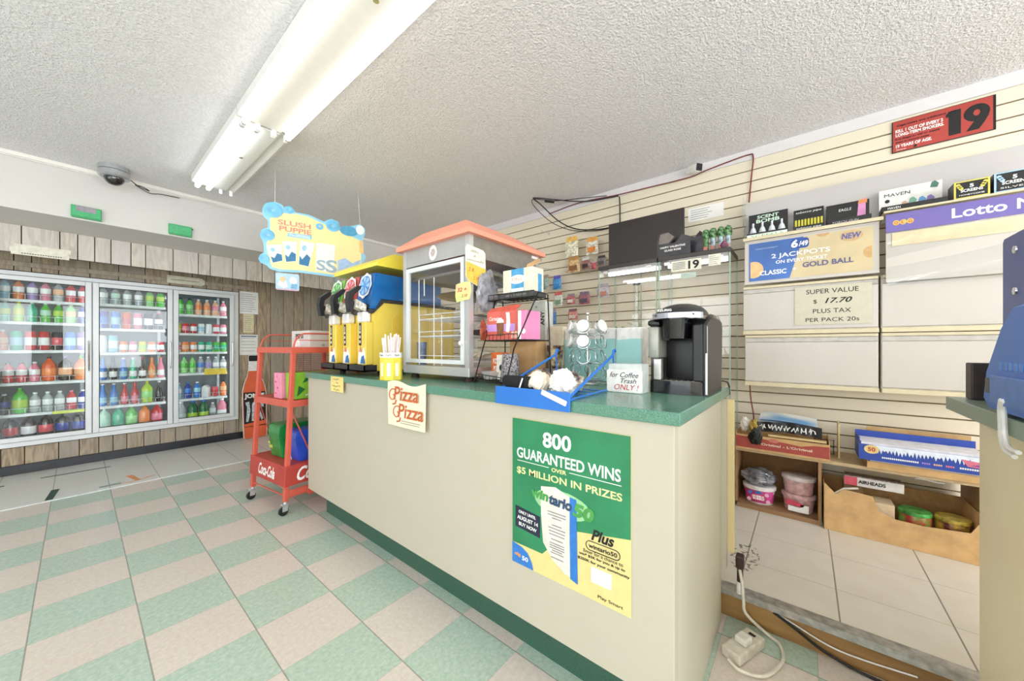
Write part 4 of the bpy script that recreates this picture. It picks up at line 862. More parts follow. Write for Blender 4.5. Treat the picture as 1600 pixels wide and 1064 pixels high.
# pod carousel
ca = thing('pod_carousel', 'chrome wire coffee-pod carousel in front of the aqua cartons', 'carousel', (1.60, 0.83, ZC))
CW = mat('chrome_wire', '#c9cdd0', 0.22, 0.9)
B().cyl((0, 0, 0.002), (0, 0, 0.335), 0.005, n=8).build('post', CHROME, ca, smooth=True)
B().ball((0, 0, 0.345), 0.011).build('knob', CHROME, ca, smooth=True)
bs = B()
for rr2 in (0.1, 0.06): bs.tube([(rr2*math.cos(2*PI*k/28), rr2*math.sin(2*PI*k/28), 0.006) for k in range(28)], 0.003, 6, closed=True)
for k in range(4): bs.cyl((0, 0, 0.006), (0.1*math.cos(PI/2*k+0.4), 0.1*math.sin(PI/2*k+0.4), 0.006), 0.0025, n=6)
bs.build('base', CW, ca, smooth=True)
for lv_ in range(4):
    zz = 0.062+0.072*lv_
    for k in range(6):
        a = 2*PI*k/6+0.25+PI; cx, cy = 0.07*math.cos(a), 0.07*math.sin(a)
        nx, ny = math.cos(a)*0.9, math.sin(a)*0.9; tx, ty = -math.sin(a), math.cos(a)
        rg = B().tube([(cx+nx*0.012+0.033*(math.cos(2*PI*j/18)*tx)-0.3*0.033*math.sin(2*PI*j/18)*nx, cy+ny*0.012+0.033*math.cos(2*PI*j/18)*ty-0.3*0.033*math.sin(2*PI*j/18)*ny, zz+0.033*math.sin(2*PI*j/18)) for j in range(18)], 0.0019, 5, closed=True)
        rg.cyl((0, 0, zz-0.034), (cx+nx*0.0, cy, zz-0.033), 0.0016, n=5)
        rg.build('pod_ring', CW, ca, smooth=True)
for k, (lv_, kk) in enumerate(((3, 0), (3, 5), (3, 1), (2, 0), (2, 5), (3, 4))):
    a = 2*PI*kk/6+0.25+PI; zz = 0.062+0.072*lv_
    o = B().lathe([(0.02, -0.028), (0.027, 0.006), (0.0295, 0.008), (0.0295, 0.011), (0, 0.0115)], n=16).build('coffee_pod', WHITE, None, (1.60+0.086*math.cos(a), 0.83+0.086*math.sin(a), ZC+zz), 0, True)
    o.rotation_euler = (0, PI/2-0.3, a)
    tag(o, 'white coffee pod held in an upper ring of the wire carousel', 'coffee pod', 'pods in the carousel')
# blue basket with side struts at the counter edge
BLU = mat('basket_blue', '#2a72c8', 0.4, var=0.03, scale=6)
bk = thing('blue_basket', 'blue plastic bin front with two slanted struts on the counter edge', 'basket', (1.0275, 0.757, ZC))
fb = B().box(-0.006, -0.163, -0.036, -0.001, 0.165, 0.03, bev=0.002).box(-0.004, -0.163, 0.001, 0.016, 0.165, 0.006).build('front', BLU, bk)
for ys, nm in ((-0.155, 1), (0.157, 2)):
    b2 = B()
    b2.tube([(0.0, ys, 0.004), (0.2, ys*0.93, 0.005), (0.325, ys*0.9, 0.006)], 0.004, 6)
    b2.build('rail', BLU, bk, smooth=True)
    B().tube([(0.002, ys, 0.012), (0.38, ys*0.9, 0.142), (0.39, ys*0.9, 0.15), (0.395, ys*0.9, 0.165), (0.405, ys*0.9, 0.168), (0.413, ys*0.9, 0.16)], 0.0055, 7).tube([(0.39, ys*0.9, 0.15), (0.398, ys*0.9, 0.07)], 0.0035, 6).build('strut', BLU, bk, smooth=True)
b2 = B()
for k in range(4): b2.tube([(0.05+0.085*k, -0.148, 0.0045), (0.05+0.085*k, 0.148, 0.0045)], 0.0028, 6)
b2.build('cross_rails', BLU, bk, smooth=True)
put('divider', 'black plastic divider standing behind the blue bin front', 'divider', B().prism(rrect(-0.078, 0.0, 0.078, 0.062, 0.018), 0, 0.006, 'xz'), BLACK, (1.064, 0.845, ZC+0.0078), RW)
put('divider', 'second black divider behind the first, further back on the counter', 'divider', B().prism(rrect(-0.065, 0.0, 0.065, 0.062, 0.018), 0, 0.006, 'xz'), BLACK, (1.26, 0.925, ZC+0.0005), RW)
put('card_slip', 'cream card slip leaning in front of the rear black divider', 'card', B().prism([(-0.04, 0.0), (0.04, 0.0), (0.034, 0.05), (-0.034, 0.05)], 0, 0.002, 'xz'), mat('slip_cream', '#d8cba8', 0.6), (1.25, 0.90, ZC+0.0005), RW)
PW = mat('filter_paper', '#f4efe6', 0.75, var=0.03)
put('used_filter', 'crumpled cream paper filter over the middle of the blue bin front', 'paper filter', crumple(0.04, 0.045, 0.042, 21), mat('filter_cream', '#efe2cf', 0.75), (1.10, 0.775, ZC+0.009), smooth=True)
put('used_filter', 'crumpled white paper filter at the near end of the blue bin', 'paper filter', crumple(0.045, 0.045, 0.05, 22), PW, (1.105, 0.672, ZC+0.009), smooth=True)
put('used_filter', 'dark coffee-stained paper filter under the near blue strut', 'paper filter', crumple(0.06, 0.05, 0.04, 23), mat('filter_stained', '#e8dccb', 0.75, scale=22, col2='#574340'), (1.235, 0.715, ZC+0.009), smooth=True)
put('used_filter', 'stained paper filter behind the white ones in the blue bin', 'paper filter', crumple(0.05, 0.05, 0.042, 26), mat('filter_stained2', '#d8cdbd', 0.75, scale=20, col2='#6a5548'), (1.21, 0.845, ZC+0.009), smooth=True)
put('plastic_spoon', 'white plastic handle hanging over the blue bin front', 'spoon', B().box(-0.052, -0.004, -0.009, 0.052, 0, 0.009, bev=0.003), WHITE, (1.021, 0.655, ZC+0.008), RW)
bpy.data.objects['plastic_spoon'].rotation_euler = (0, 0.32, RW)
put('plastic_knife', 'clear plastic stick leaning on the front black divider', 'cutlery', B().cyl((0, 0, 0), (0.012, 0.014, 0.055), 0.003, n=6), WHITE, (1.045, 0.83, ZC+0.0075), RW)
# little trash box with handwritten sign
sg = thing('trash_box', 'small white box with a handwritten red and black notice beside the coffee maker', 'box', (1.365, 0.547, ZC), RW)
tz = B(); tz.box(-0.066, 0.0, 0, 0.066, 0.003, 0.112).box(-0.066, 0.077, 0, 0.066, 0.08, 0.112).box(-0.066, 0.003, 0, -0.063, 0.077, 0.112).box(0.063, 0.003, 0, 0.066, 0.077, 0.112).box(-0.063, 0.003, 0, 0.063, 0.077, 0.003)
tz.build('box', mat('box_translucent', '#d5dad6', 0.4), sg)
B().prism(rrect(-0.073, 0.002, 0.07, 0.09, 0.008), -0.003, -0.001, 'xz').build('notice', WHITE, sg)
lettering(sg, [('for Coffee', -0.002, 0.070, 0.115, 0.02, 0.3), ('Trash', 0.016, 0.047, 0.062, 0.018, 0.3)], INK, -0.0035)
lettering(sg, [('ONLY !', 0.008, 0.022, 0.098, 0.021, 0.25)], REDINK, -0.0035)
# ---------------------------------------------------------------- coffee maker, front faces -X
cm = thing('coffee_maker', 'black single-cup coffee maker with silver handle on the counter corner', 'coffee maker', (1.45, 0.378, ZC), RW)
GB = mat('gloss_black', '#101012', 0.18, coat=0.6); GREYP = mat('tank_grey', '#a3a49a', 0.3, 0.3, var=0.06)
MBK = mat('matt_black', '#1b1a1a', 0.4)
hwc = 0.105
def rounded_front(w2, y0, y1, bow, n=10):
    P = [(-w2, y1), (-w2, y0)]
    P += [(-w2+2*w2*k/n, y0-bow*math.sin(PI*k/n)**0.8) for k in range(1, n)]
    P += [(w2, y0), (w2, y1)]; return P
B().prism(rounded_front(hwc-0.004, 0.01, 0.11, 0.03), 0.0, 0.048, 'xy').build('drip_base', GB, cm, smooth=True)
dg = B().prism(rounded_front(hwc-0.02, 0.012, 0.10, 0.022), 0.0485, 0.051, 'xy')
for k in range(7): dg.box(-0.06+0.02*k-0.003, 0.0, 0.051, -0.06+0.02*k+0.003, 0.09, 0.053)
dg.build('drip_grate', mat('grate_steel', '#77736c', 0.35, 0.8), cm)
B().box(-hwc+0.035, 0.10, 0.003, hwc-0.002, 0.29, 0.30, bev=0.012).build('column', MBK, cm, smooth=True)
# near side panel (tall, leaning back) with chrome strip
B().prism([(0.0, 0.0), (0.285, 0.0), (0.305, 0.26), (0.29, 0.285), (0.06, 0.285), (-0.005, 0.26)], hwc-0.012, hwc, 'yz').build('side_panel', mat('side_black', '#191513', 0.4), cm)
B().box(hwc-0.006, -0.003, 0.005, hwc+0.001, 0.002, 0.255, bev=0.001).build('chrome_strip', STEEL, cm)
B().box(hwc-0.05, -0.002, 0.05, hwc-0.012, 0.1, 0.265, bev=0.006).build('inner_wall', MBK, cm)
# reservoir on the far side
B().box(-hwc-0.004, 0.0, 0.135, -hwc+0.04, 0.25, 0.262, bev=0.01).build('reservoir', GREYP, cm, smooth=True)
rv = B().box(-hwc, 0.03, 0.045, -hwc+0.015, 0.25, 0.135).build('reservoir_lower', mat('smoke_plastic', '#4a4843', 0.25), cm)
B().box(-hwc+0.014, 0.012, 0.048, -hwc+0.046, 0.04, 0.134, bev=0.004).build('silver_column', mat('silver_plastic', '#bdbcb6', 0.25, 0.6), cm)
B().box(-hwc-0.006, -0.004, 0.262, -hwc+0.045, 0.26, 0.288, bev=0.012).build('reservoir_lid', GB, cm, smooth=True)
# brew head
B().lathe([(0.038, 0.205), (0.052, 0.212), (0.06, 0.285), (0.062, 0.293), (0, 0.293)], (-0.012, 0.045, 0), 26, sx=1.0, sy=1.05).build('brew_head', GB, cm, smooth=True)
hd = B()
def headf(u, v):
    a = PI*(u); x = -0.002+0.088*math.cos(a); 
    yy = -0.035+0.29*v; s_ = math.sin(PI*min(1, v*1.05+0.02))**0.55
    return Vector((x*(0.72+0.28*s_), yy, 0.297+0.056*s_*math.sin(a)**0.75))
hd.grid(headf, 16, 12).build('head_cover', mat('satin_black', '#1f1f22', 0.35), cm, smooth=True)
B().prism(rounded_front(0.088, 0.0, 0.2, 0.045), 0.285, 0.298, 'xy').build('head_rim', GB, cm, smooth=True)
arc = [(0.088*math.sin(t)*1.06, 0.02-0.072*math.cos(t)) for t in [-1.35+2.7*k/16 for k in range(17)]]
hb = B()
for (x0, y0), (x1, y1) in zip(arc, arc[1:]):
    zr = lambda x: 0.293+0.0*x
    hb.prism([(x0, y0), (x1, y1), (x1*0.93, y1+0.008), (x0*0.93, y0+0.008)], 0.288, 0.308, 'xy')
hb.build('handle', mat('handle_silver', '#b9bdc6', 0.28, 0.5), cm, smooth=True)
lettering(cm, [('KEURIG', -0.03, 0.318, 0.05, 0.009)], WHITEINK, -0.047, bold=0.02)
B().box(0.06, 0.15, 0.284, 0.10, 0.29, 0.312, bev=0.012).build('control_panel', mat('panel_gloss', '#2a2826', 0.15, coat=0.8), cm, smooth=True)
B().tube([(0.08, 0.30, 0.03), (0.1, 0.36, 0.03), (0.112, 0.395, 0.022), (0.116, 0.41, 0.002), (0.116, 0.415, -0.035)], 0.0035, 7).build('cord', BLACK, cm, smooth=True)
# ================================================================ SLATWALL SIDE: upper fittings
def wallthing(name, label, cat, x, yc, z, group=None): return thing(name, label, cat, (x, yc, z), RW, group)
# red age-limit sign
st = wallthing('warning_sign', 'red age-limit sign with a big black 19 high on the slatwall', 'sign', XW-0.002, -0.599, 2.4515)
SR = mat('sign_red_plastic', '#b2453d', 0.3, var=0.03, scale=5)
B().box(-0.192, -0.006, -0.0935, 0.192, 0, 0.0935, bev=0.001).build('plate', BLACK, st)
decal(st, 'red_face', [(-0.188, -0.09), (0.182, -0.09), (0.182, 0.09), (-0.188, 0.09)], SR, -0.006)
b3 = B().prism([(0.028, -0.07), (0.072, -0.07), (0.072, 0.066), (0.035, 0.066), (0.018, 0.052), (0.018, 0.034), (0.028, 0.036)], -0.0066, -0.0076, 'xz')
ro = [(0.127+0.045*math.cos(2*PI*k/28), 0.022+0.046*math.sin(2*PI*k/28)) for k in range(28)]; ri = [(0.127+0.012*math.cos(2*PI*k/28), 0.022+0.017*math.sin(2*PI*k/28)) for k in range(28)]
for k in range(28): b3.prism([ro[k], ro[(k+1) % 28], ri[(k+1) % 28], ri[k]], -0.0066, -0.0076, 'xz')
b3.prism([(0.172, 0.022), (0.168, -0.005), (0.155, -0.035), (0.135, -0.07), (0.09, -0.07), (0.118, -0.022), (0.13, 0.0)], -0.0067, -0.0075, 'xz')
b3.build('big_number', INK, st)
lettering(st, [('KILL 1 OUT OF EVERY 2', -0.085, 0.031, 0.185, 0.019), ('LONG-TERM SMOKERS.', -0.083, 0.007, 0.188, 0.019), ('19 YEARS OF AGE.', -0.105, -0.059, 0.142, 0.019)], WHITEINK, -0.0072, bold=0.035)
lettering(st, [('Cigarettes are addictive and', -0.06, 0.062, 0.225, 0.013), ('It is illegal to sell or supply', -0.09, -0.018, 0.175, 0.012), ('them to anyone under', -0.11, -0.037, 0.135, 0.012)], INK, -0.0072, bold=0.03)
lettering(st, [('Ontario', -0.155, -0.08, 0.04, 0.008)], WHITEINK, -0.0072)
decal(st, 'emblem', circ(-0.098, -0.079, 0.007), INK, -0.0072); 
# bullet camera
bc = wallthing('security_camera', 'small white bullet security camera at the top of the slatwall', 'camera', XW-0.013, 0.655, 2.60)
B().cyl((0, 0, 0), (0, -0.012, 0), 0.026, n=18).cyl((0, -0.012, 0), (0.01, -0.05, -0.01), 0.01).build('mount', WHITE, bc, smooth=True)
Mc = Matrix.Translation((0.01, -0.085, -0.03)) @ Matrix.Rotation(0.95, 4, 'Z') @ Matrix.Rotation(0.15, 4, 'X')
B().box(-0.03, -0.03, -0.03, 0.03, 0.075, 0.03, bev=0.012, M=Mc).build('body', WHITE, bc, smooth=True)
B().box(-0.026, -0.034, -0.026, 0.026, -0.029, 0.026, bev=0.002, M=Mc).build('front', mat('cam_navy', '#1c2026', 0.3), bc)
B().cyl(Mc @ Vector((0, -0.0345, 0)), Mc @ Vector((0, -0.037, 0)), 0.012, n=16).build('lens', GB, bc, smooth=True)
# cables along the cornice
RC = mat('cable_red', '#7c2a26', 0.5); BC = mat('cable_black', '#181616', 0.5)
def cable(name, label, pts, r, m, x=3.095): return tag(B().tube(pts, r, 6).build(name, m, smooth=True), label, 'cable')
def smooth(P, n=6):
    P = [Vector(p) for p in P]; out = []
    for i in range(len(P)-1):
        a, b2, c, d = P[max(i-1, 0)], P[i], P[i+1], P[min(i+2, len(P)-1)]
        for k in range(n):
            t = k/n; out.append(0.5*((2*b2)+(c-a)*t+(2*a-5*b2+4*c-d)*t*t+(3*b2-a-3*c+d)*t**3))
    return out+[P[-1]]
XC = XW-0.018
cable('red_cable', 'dark red cable looping from the security camera along the cornice and down the slatwall', smooth([(XC, 2.05, 2.575), (XC, 1.70, 2.60), (XC, 1.31, 2.573), (XC, 1.0, 2.56), (XC, 0.72, 2.55), (XC, 0.6, 2.567), (XC, 0.45, 2.585), (XC, 0.315, 2.595), (XC, 0.288, 2.57), (XC+0.008, 0.30, 2.42), (XC+0.008, 0.314, 2.25)]), 0.0045, RC)
cable('black_cable', 'black cable hanging in a long loop below the ceiling beside the slatwall', smooth([(XC-0.004, 1.3, 2.56), (XC-0.03, 1.62, 2.585), (2.95, 1.85, 2.62), (2.80, 1.99, H-0.006), (2.79, 2.02, H-0.008), (2.84, 1.97, 2.57), (2.97, 1.85, 2.42), (XC-0.02, 1.72, 2.345), (XC, 1.5, 2.30), (XC, 1.33, 2.292)]), 0.0055, BC)
cable('black_cable', 'second thinner black cable twisted beside the first ceiling loop', smooth([(XC-0.03, 1.4, 2.58), (XC-0.075, 1.65, 2.606), (2.91, 1.87, H-0.03), (2.775, 2.01, H-0.02), (2.80, 2.015, 2.55), (2.91, 1.89, 2.40), (XC-0.06, 1.74, 2.325), (XC-0.02, 1.52, 2.285), (XC-0.02, 1.36, 2.28)]), 0.0035, BC)
cable('black_cable', 'short black cable dropping from the cornice to the black board', smooth([(XC-0.012, 1.29, 2.545), (XC-0.012, 1.286, 2.53), (XC-0.006, 1.285, 2.45), (XC-0.006, 1.285, 2.31)]), 0.0055, BC)
B().cyl((0, 0, 0), (0.06, -0.07, -0.01), 0.012, n=10).build('connector', BC, bpy.data.objects['black_cable.001'], (2.845, 1.93, 2.598), smooth=True)
# glass display cases
EDGE = mat('case_edge_green', '#9fb8a6', 0.2, var=0.05); CB = mat('case_black', '#3b3836', 0.4, var=0.05)
def case(label, y0, y1):
    t = wallthing('glass_display_case', label, 'display case', 2.76, (y0+y1)/2, PZ)
    w2 = (y1-y0)/2; hh = 1.70; dp = 0.33
    B().box(-w2, 0.0, 0.0, w2, dp, 0.09, bev=0.003).build('plinth', CB, t)
    B().box(-w2-0.006, -0.008, hh, w2+0.006, dp, hh+0.032, bev=0.003).build('top', CB, t)
    B().box(-w2, 0.001, 0.0905, w2, 0.006, hh-0.0005).build('front_glass', GLASS, t)
    for s in (-1, 1): B().box(s*w2-0.003, 0.007, 0.0905, s*w2+0.003, dp-0.003, hh-0.0005).build('side_glass', GLASS, t)
    ed = B()
    for s in (-1, 1):
        ed.box(s*w2-0.004, -0.0005, 0.0905, s*w2+0.004, 0.0065, hh-0.001); ed.box(s*w2-0.004, dp-0.008, 0.0905, s*w2+0.004, dp-0.002, hh-0.001)
    ed.box(0.0, dp-0.01, 0.0905, 0.008, dp-0.003, hh-0.001) if y0 > 0.6 else None
    ed.build('glass_edges', EDGE, t)
    for z in (0.5, 0.85, 1.17):
        B().box(-w2+0.006, 0.012, z, w2-0.006, dp-0.012, z+0.006).build('glass_shelf', GLASS, t)
        B().box(-w2+0.006, 0.0105, z, w2-0.006, 0.012, z+0.006).build('shelf_edge', EDGE, t)
    B().box(-w2+0.03, dp*0.35, hh-0.03, w2-0.03, dp*0.35+0.03, hh-0.001).build('lamp', emit('case_lamp', (1, 0.98, 0.94), 2.5), t)
    for s in (-0.75, 0.75): B().box(s*w2-0.02, -0.003, hh-0.035, s*w2+0.02, 0.0005, hh-0.012).build('hinge', STEEL, t)
    return t
case('tall glass display case below the black board, far one of two', 0.862, 1.325)
case('tall glass display case nearest the coffee maker', 0.385, 0.842)
put('black_board', 'large plain black board standing on the glass cases', 'board', B().box(-0.285, 0, 0, 0.31, 0.02, 0.375, bev=0.002), mat('board_black', '#2c2624', 0.35, var=0.12, scale=3), (2.87, 1.005, PZ+1.7325), RW)
vb = wallthing('valentine_box', 'torn black box with white lettering on top of the near glass case', 'box', 2.765, 0.742, PZ+1.7325)
vb.scale = (1.15, 0.5, 1.1)
v3 = B(); v3.box(-0.10, 0, 0, 0.10, 0.003, 0.085); v3.prism([(-0.10, 0.085), (-0.02, 0.085), (0.01, 0.12), (-0.02, 0.165), (-0.085, 0.16), (-0.10, 0.12)], 0, 0.003, 'xz')
v3.box(-0.103, 0.0, 0, -0.10, 0.16, 0.14).box(-0.10, 0.157, 0, 0.16, 0.16, 0.12).box(-0.10, 0.003, 0, 0.16, 0.157, 0.003); v3.prism([(0.01, 0.085), (0.10, 0.085), (0.12, 0.10), (0.05, 0.135)], 0.001, 0.004, 'xz')
v3.build('box', mat('box_black', '#37353c', 0.25, var=0.25, scale=9), vb)
B().prism([(-0.09, 0.09), (-0.03, 0.088), (0.005, 0.125), (-0.03, 0.16), (-0.08, 0.155)], -0.0015, -0.0005, 'xz').build('sheen_flap', mat('flap_taupe', '#7a706a', 0.25), vb)
lettering(vb, [('HAPPY VALENTINE', -0.005, 0.062, 0.15, 0.013), ('GLASS ROSE', -0.005, 0.040, 0.1, 0.013)], WHITEINK, -0.0008, bold=0.02)
put('foil_wrap', 'crumpled dark foil beside the torn black box on the glass case', 'wrapping', crumple(0.045, 0.03, 0.10, 31), mat('foil_dark', '#3a2e30', 0.3, var=0.4, scale=30), (2.93, 0.60, PZ+1.7325), smooth=True)
GP = mat('glass_rose_green', '#5f8a58', 0.35, var=0.5, scale=60); TQ = mat('tube_silver', '#a9bcc4', 0.25, 0.3, var=0.35, scale=40)
for k, (y, lab) in enumerate(((0.545, 'green leafy glass rose tube standing next to the torn black box'), (0.50, 'second green-capped glass tube on the near glass case'), (0.452, 'glass tube with green cap third from the torn black box'), (0.408, 'glass tube with green cap at the near corner of the glass case'))):
    t = wallthing('rose_tube', lab, 'glass tube', 2.85, y, PZ+1.7325)
    B().cyl((0, 0, 0), (0, 0, 0.105), 0.017, n=14).build('tube', TQ if k else GP, t, smooth=True)
    c3 = crumple(0.024, 0.024, 0.04, 40+k).build('cap', GP, t, smooth=True); c3.location = (0, 0, 0.098)
    decal(t, 'band', [(-0.012, 0.02), (0.012, 0.02), (0.012, 0.045), (-0.012, 0.045)], mat('band_coral', '#d98a7c', 0.5), -0.0172)
put('red_packet', 'small red and blue packet at the near end of the glass case top', 'packet', crumple(0.05, 0.02, 0.025, 52), mat('packet_redblue', '#a8484c', 0.4, scale=40, col2='#4c5c7c'), (2.78, 0.42, PZ+1.7325), smooth=True)
# notices taped inside the near case
def sheet(name, label, x, yc, z, w, h, lines=(), m=PAPER, dots=0, ink=INK, seed=1):
    t = wallthing(name, label, 'notice', x, yc, z)
    B().box(-w/2, -0.0012, -h/2, w/2, 0, h/2).build('paper', m, t)
    if lines: lettering(t, lines, ink, -0.0016)
    if dots:
        b3 = B(); rq = random.Random(seed)
        for k in range(dots):
            zz = h/2-h*(k+1)/(dots+1); b3.box(-w*0.42, -0.0018, zz-h*0.018, -w*0.42+w*rq.uniform(0.45, 0.84), -0.0012, zz+h*0.018)
        b3.build('print', mat('print_grey', '#8b8a86', 0.7), t)
    return t
t = sheet('age_notice', 'white notice with a 19 hanging inside the near glass case', 2.758, 0.655, 1.778, 0.20, 0.078, [('19', 0.05, 0.0, 0.07, 0.06, 0, 0, 0.03)], mat('notice_paper', '#e6e4d2', 0.6))
b3 = B()
for k in range(5): b3.box(-0.09, -0.0018, 0.022-0.011*k, -0.005, -0.0012, 0.027-0.011*k)
b3.build('print', mat('print_grey', '#8b8a86', 0.7), t)
sheet('age_notice', 'small square notice near the corner of the near glass case', 2.758, 0.475, 1.79, 0.075, 0.078, (), mat('notice_paper', '#e6e4d2'), 5)
sheet('price_slip', 'pale green slip hanging on the glass of the near case', 2.7575, 0.64, 1.705, 0.10, 0.035, (), mat('slip_green', '#bcd0c4', 0.6), 2)
sheet('wall_notice', 'white notice on the slatwall behind the glass case, beside the black board', XW-0.001, 0.60, 2.248, 0.25, 0.105, (), PAPER, 5, seed=4)
# glass water pipe in the far case
gp = wallthing('glass_water_pipe', 'clear glass water pipe with black rim in the far glass case', 'glass pipe', 2.92, 1.07, PZ+1.1765)
PG = glass('pipe_glass', (0.86, 0.9, 0.88), 0.10)
B().lathe([(0.05, 0.0), (0.058, 0.006), (0.05, 0.03), (0.022, 0.09), (0.019, 0.12), (0.019, 0.40)], n=18).build('tube', PG, gp, smooth=True)
B().lathe([(0.02, 0.398), (0.03, 0.40), (0.03, 0.412), (0.02, 0.414)], n=18).build('rim', BLACK, gp, smooth=True)
B().cyl((0.02, 0, 0.05), (-0.07, -0.02, 0.09), 0.006, n=8).build('stem', PG, gp, smooth=True)
for k, y in enumerate((1.22, 1.16)):
    put('glass_pipe', 'small dark glass pipe, %s on the shelf of the far glass case' % ('leftmost' if k == 0 else 'second from left'), 'glass pipe', crumple(0.03, 0.02, 0.03, 60+k), mat('pipe_olive', '#5c6450', 0.3, var=0.4, scale=40), (2.86, y, PZ+1.1765), smooth=True)
# hooks and hanging packets on the slatwall
def hook(label, y, z, ln=0.15):
    b3 = B().tube([(0, 0.0, 0.0), (0, -ln*0.9, -0.012), (0, -ln, 0.0)], 0.0022, 5).box(-0.008, -0.004, -0.02, 0.008, 0.0, 0.012)
    return put('peg_hook', label, 'hook', b3, STEEL, (XW-0.0005, y, z), RW, 'hooks on the slatwall')
for i, (y, z) in enumerate(((2.45, 2.30), (2.06, 2.38), (2.16, 2.13), (1.505, 2.13), (1.60, 1.92), (1.80, 1.94), (2.03, 2.0))):
    hook('empty wire peg hook on the slatwall between the food warmer and glass cases', y, z)
def packet(label, y, z0, z1, w, bodyc, topc, seed, extra=None):
    yb_ = y*3.02/3.0; x = 3.0
    t = wallthing('hanging_packet', label, 'packet', x, y, z0, )
    h = z1-z0
    B().prism(rrect(-w*0.42, h*0.72, w*0.42, h, 0.006), -0.0012, 0.0012, 'xz').build('header', mat('hdr_'+topc, topc, 0.5, var=0.1, scale=50), t)
    rq = random.Random(seed)
    B().grid(lambda u, v: Vector((w*(u-0.5), -0.014*math.sin(PI*u)*math.sin(PI*min(1, v*1.1))**0.5-0.001, h*0.76*v)), 8, 8).grid(lambda u, v: Vector((w*(u-0.5), 0.010*math.sin(PI*u)*math.sin(PI*min(1, v*1.1))**0.5+0.001, h*0.76*v)), 8, 8).build('pouch', mat('pch_'+bodyc+str(seed % 3), bodyc, 0.3, scale=55, var=0.25, coat=0.3), t, smooth=True)
    if extra: decal(t, 'label', [(-w*0.32, h*0.12), (w*0.32, h*0.12), (w*0.32, h*0.42), (-w*0.32, h*0.42)], mat('lab_'+extra, extra, 0.5, var=0.15, scale=60), -0.0155)
    B().tube([(0, 0.118, h*0.92+0.012), (0, -0.03, h*0.92), (0, -0.04, h*0.92+0.012)], 0.002, 5).build('hook', STEEL, t)
PK = [(1.735, 2.062, 2.25, 0.14, '#e8e2c8', '#e9b95c', None, 'packet with orange header and white pouch, upper left of the hanging packets'),
      (1.52, 2.045, 2.205, 0.12, '#efe4d4', '#e8a84c', '#e08a3a', 'packet with orange header and orange label, right of the similar one'),
      (1.712, 1.905, 2.06, 0.13, '#d8b684', '#b8894c', '#8a5a34', 'tan and brown packet below the orange-headed packets'),
      (1.585, 1.92, 2.03, 0.085, '#9c6a68', '#d8d4d0', '#3a2c2c', 'packet with dark label between tan packet and the black board'),
      (1.426, 1.93, 2.02, 0.085, '#8c8884', '#3a3438', '#57504c', 'small grey and black packet touching the black board edge'),
      (1.50, 1.91, 1.985, 0.05, '#d05a6a', '#c8c0b8', None, 'tiny red packet among the upper packets'),
      (1.90, 1.763, 1.90, 0.095, '#4a9ad8', '#5c58b8', '#3c8cd0', 'bright blue packet with violet header above the wire rack'),
      (2.035, 1.778, 1.925, 0.075, '#9cb0a8', '#a89080', None, 'small greenish packet beside the white and blue carton'),
      (1.885, 1.60, 1.738, 0.10, '#d8dccc', '#d0605a', '#7fa08a', 'packet with red header and pale pouch below the bright blue one'),
      (1.742, 1.607, 1.706, 0.09, '#c06a6a', '#94808c', '#e4dcd4', 'red and white round packet in the lower row'),
      (1.60, 1.595, 1.712, 0.115, '#a86a78', '#7c6c80', '#584a5c', 'plum coloured packet in the lower row'),
      (1.412, 1.64, 1.764, 0.12, '#c8c0cc', '#a89cac', '#c87860', 'pale lilac packet beside the far glass case'),
      (1.94, 1.42, 1.575, 0.065, '#4c7cb8', '#a49cb4', None, 'narrow blue packet low beside the wire rack'),
      (1.722, 1.455, 1.56, 0.10, '#d88a84', '#8a5a68', '#e0d4cc', 'pink and red packet lowest above the pod carousel')]
for k, (y, z0, z1, w, bc_, tc2, ex, lab) in enumerate(PK): packet(lab, y*3.0/3.02, z0, z1, w, bc_, tc2, k, ex)
# ---------------------------------------------------------------- shelving with flip-up doors behind the counter
SHW = mat('flap_white', '#c6bfb7', 0.4, var=0.01, scale=4); SHC = mat('rail_cream', '#d2c6a6', 0.45, var=0.02); BACKP = mat('back_panel_grey', '#bdb9b6', 0.5, var=0.01, scale=4)
XF = 2.87
def unit(label, y0, y1, z0, z1):
    t = wallthing('flap_cabinet', label, 'cabinet', XF, (y0+y1)/2, z0)
    w2 = (y1-y0)/2; h = z1-z0
    B().box(-w2+0.002, 0.012, 0, w2-0.002, XW-XF-0.002, h-0.001).build('case', mat('case_cream', '#ded6c4', 0.5), t)
    B().box(-w2+0.004, 0.0, 0.032, w2-0.004, 0.011, h-0.05, bev=0.002).build('flap_door', SHW, t)
    B().box(-w2+0.002, -0.012, 0.0, w2-0.002, 0.012, 0.026, bev=0.003).build('price_rail', SHC, t)
    B().box(-w2+0.004, 0.004, h-0.047, w2-0.004, 0.012, h-0.02, bev=0.002).build('hinge_rail', mat('rail_white', '#bdb8b0', 0.4), t)
    B().box(-w2+0.004, -0.002, h-0.018, w2-0.004, 0.011, h-0.002, bev=0.001).build('top_strip', SHC, t)
    return t
ZR = (0.935, 1.275, 1.60)
U = [('lower-left', 'white flip-up cabinet above the red-fronted box, lower row', 0.315, -0.326, 0), ('lr', 'white flip-up cabinet behind the small black box, lower row', -0.332, -0.99, 0),
     ('ul', 'white flip-up cabinet with a price notice, upper row', 0.325, -0.326, 1), ('ur', 'white flip-up cabinet below the clear plastic sheet, upper row', -0.332, -0.99, 1)]
for _, lab, ya_, yb2, r_ in U: unit(lab, yb2, ya_, ZR[r_]+0.001, ZR[r_+1]-0.001)
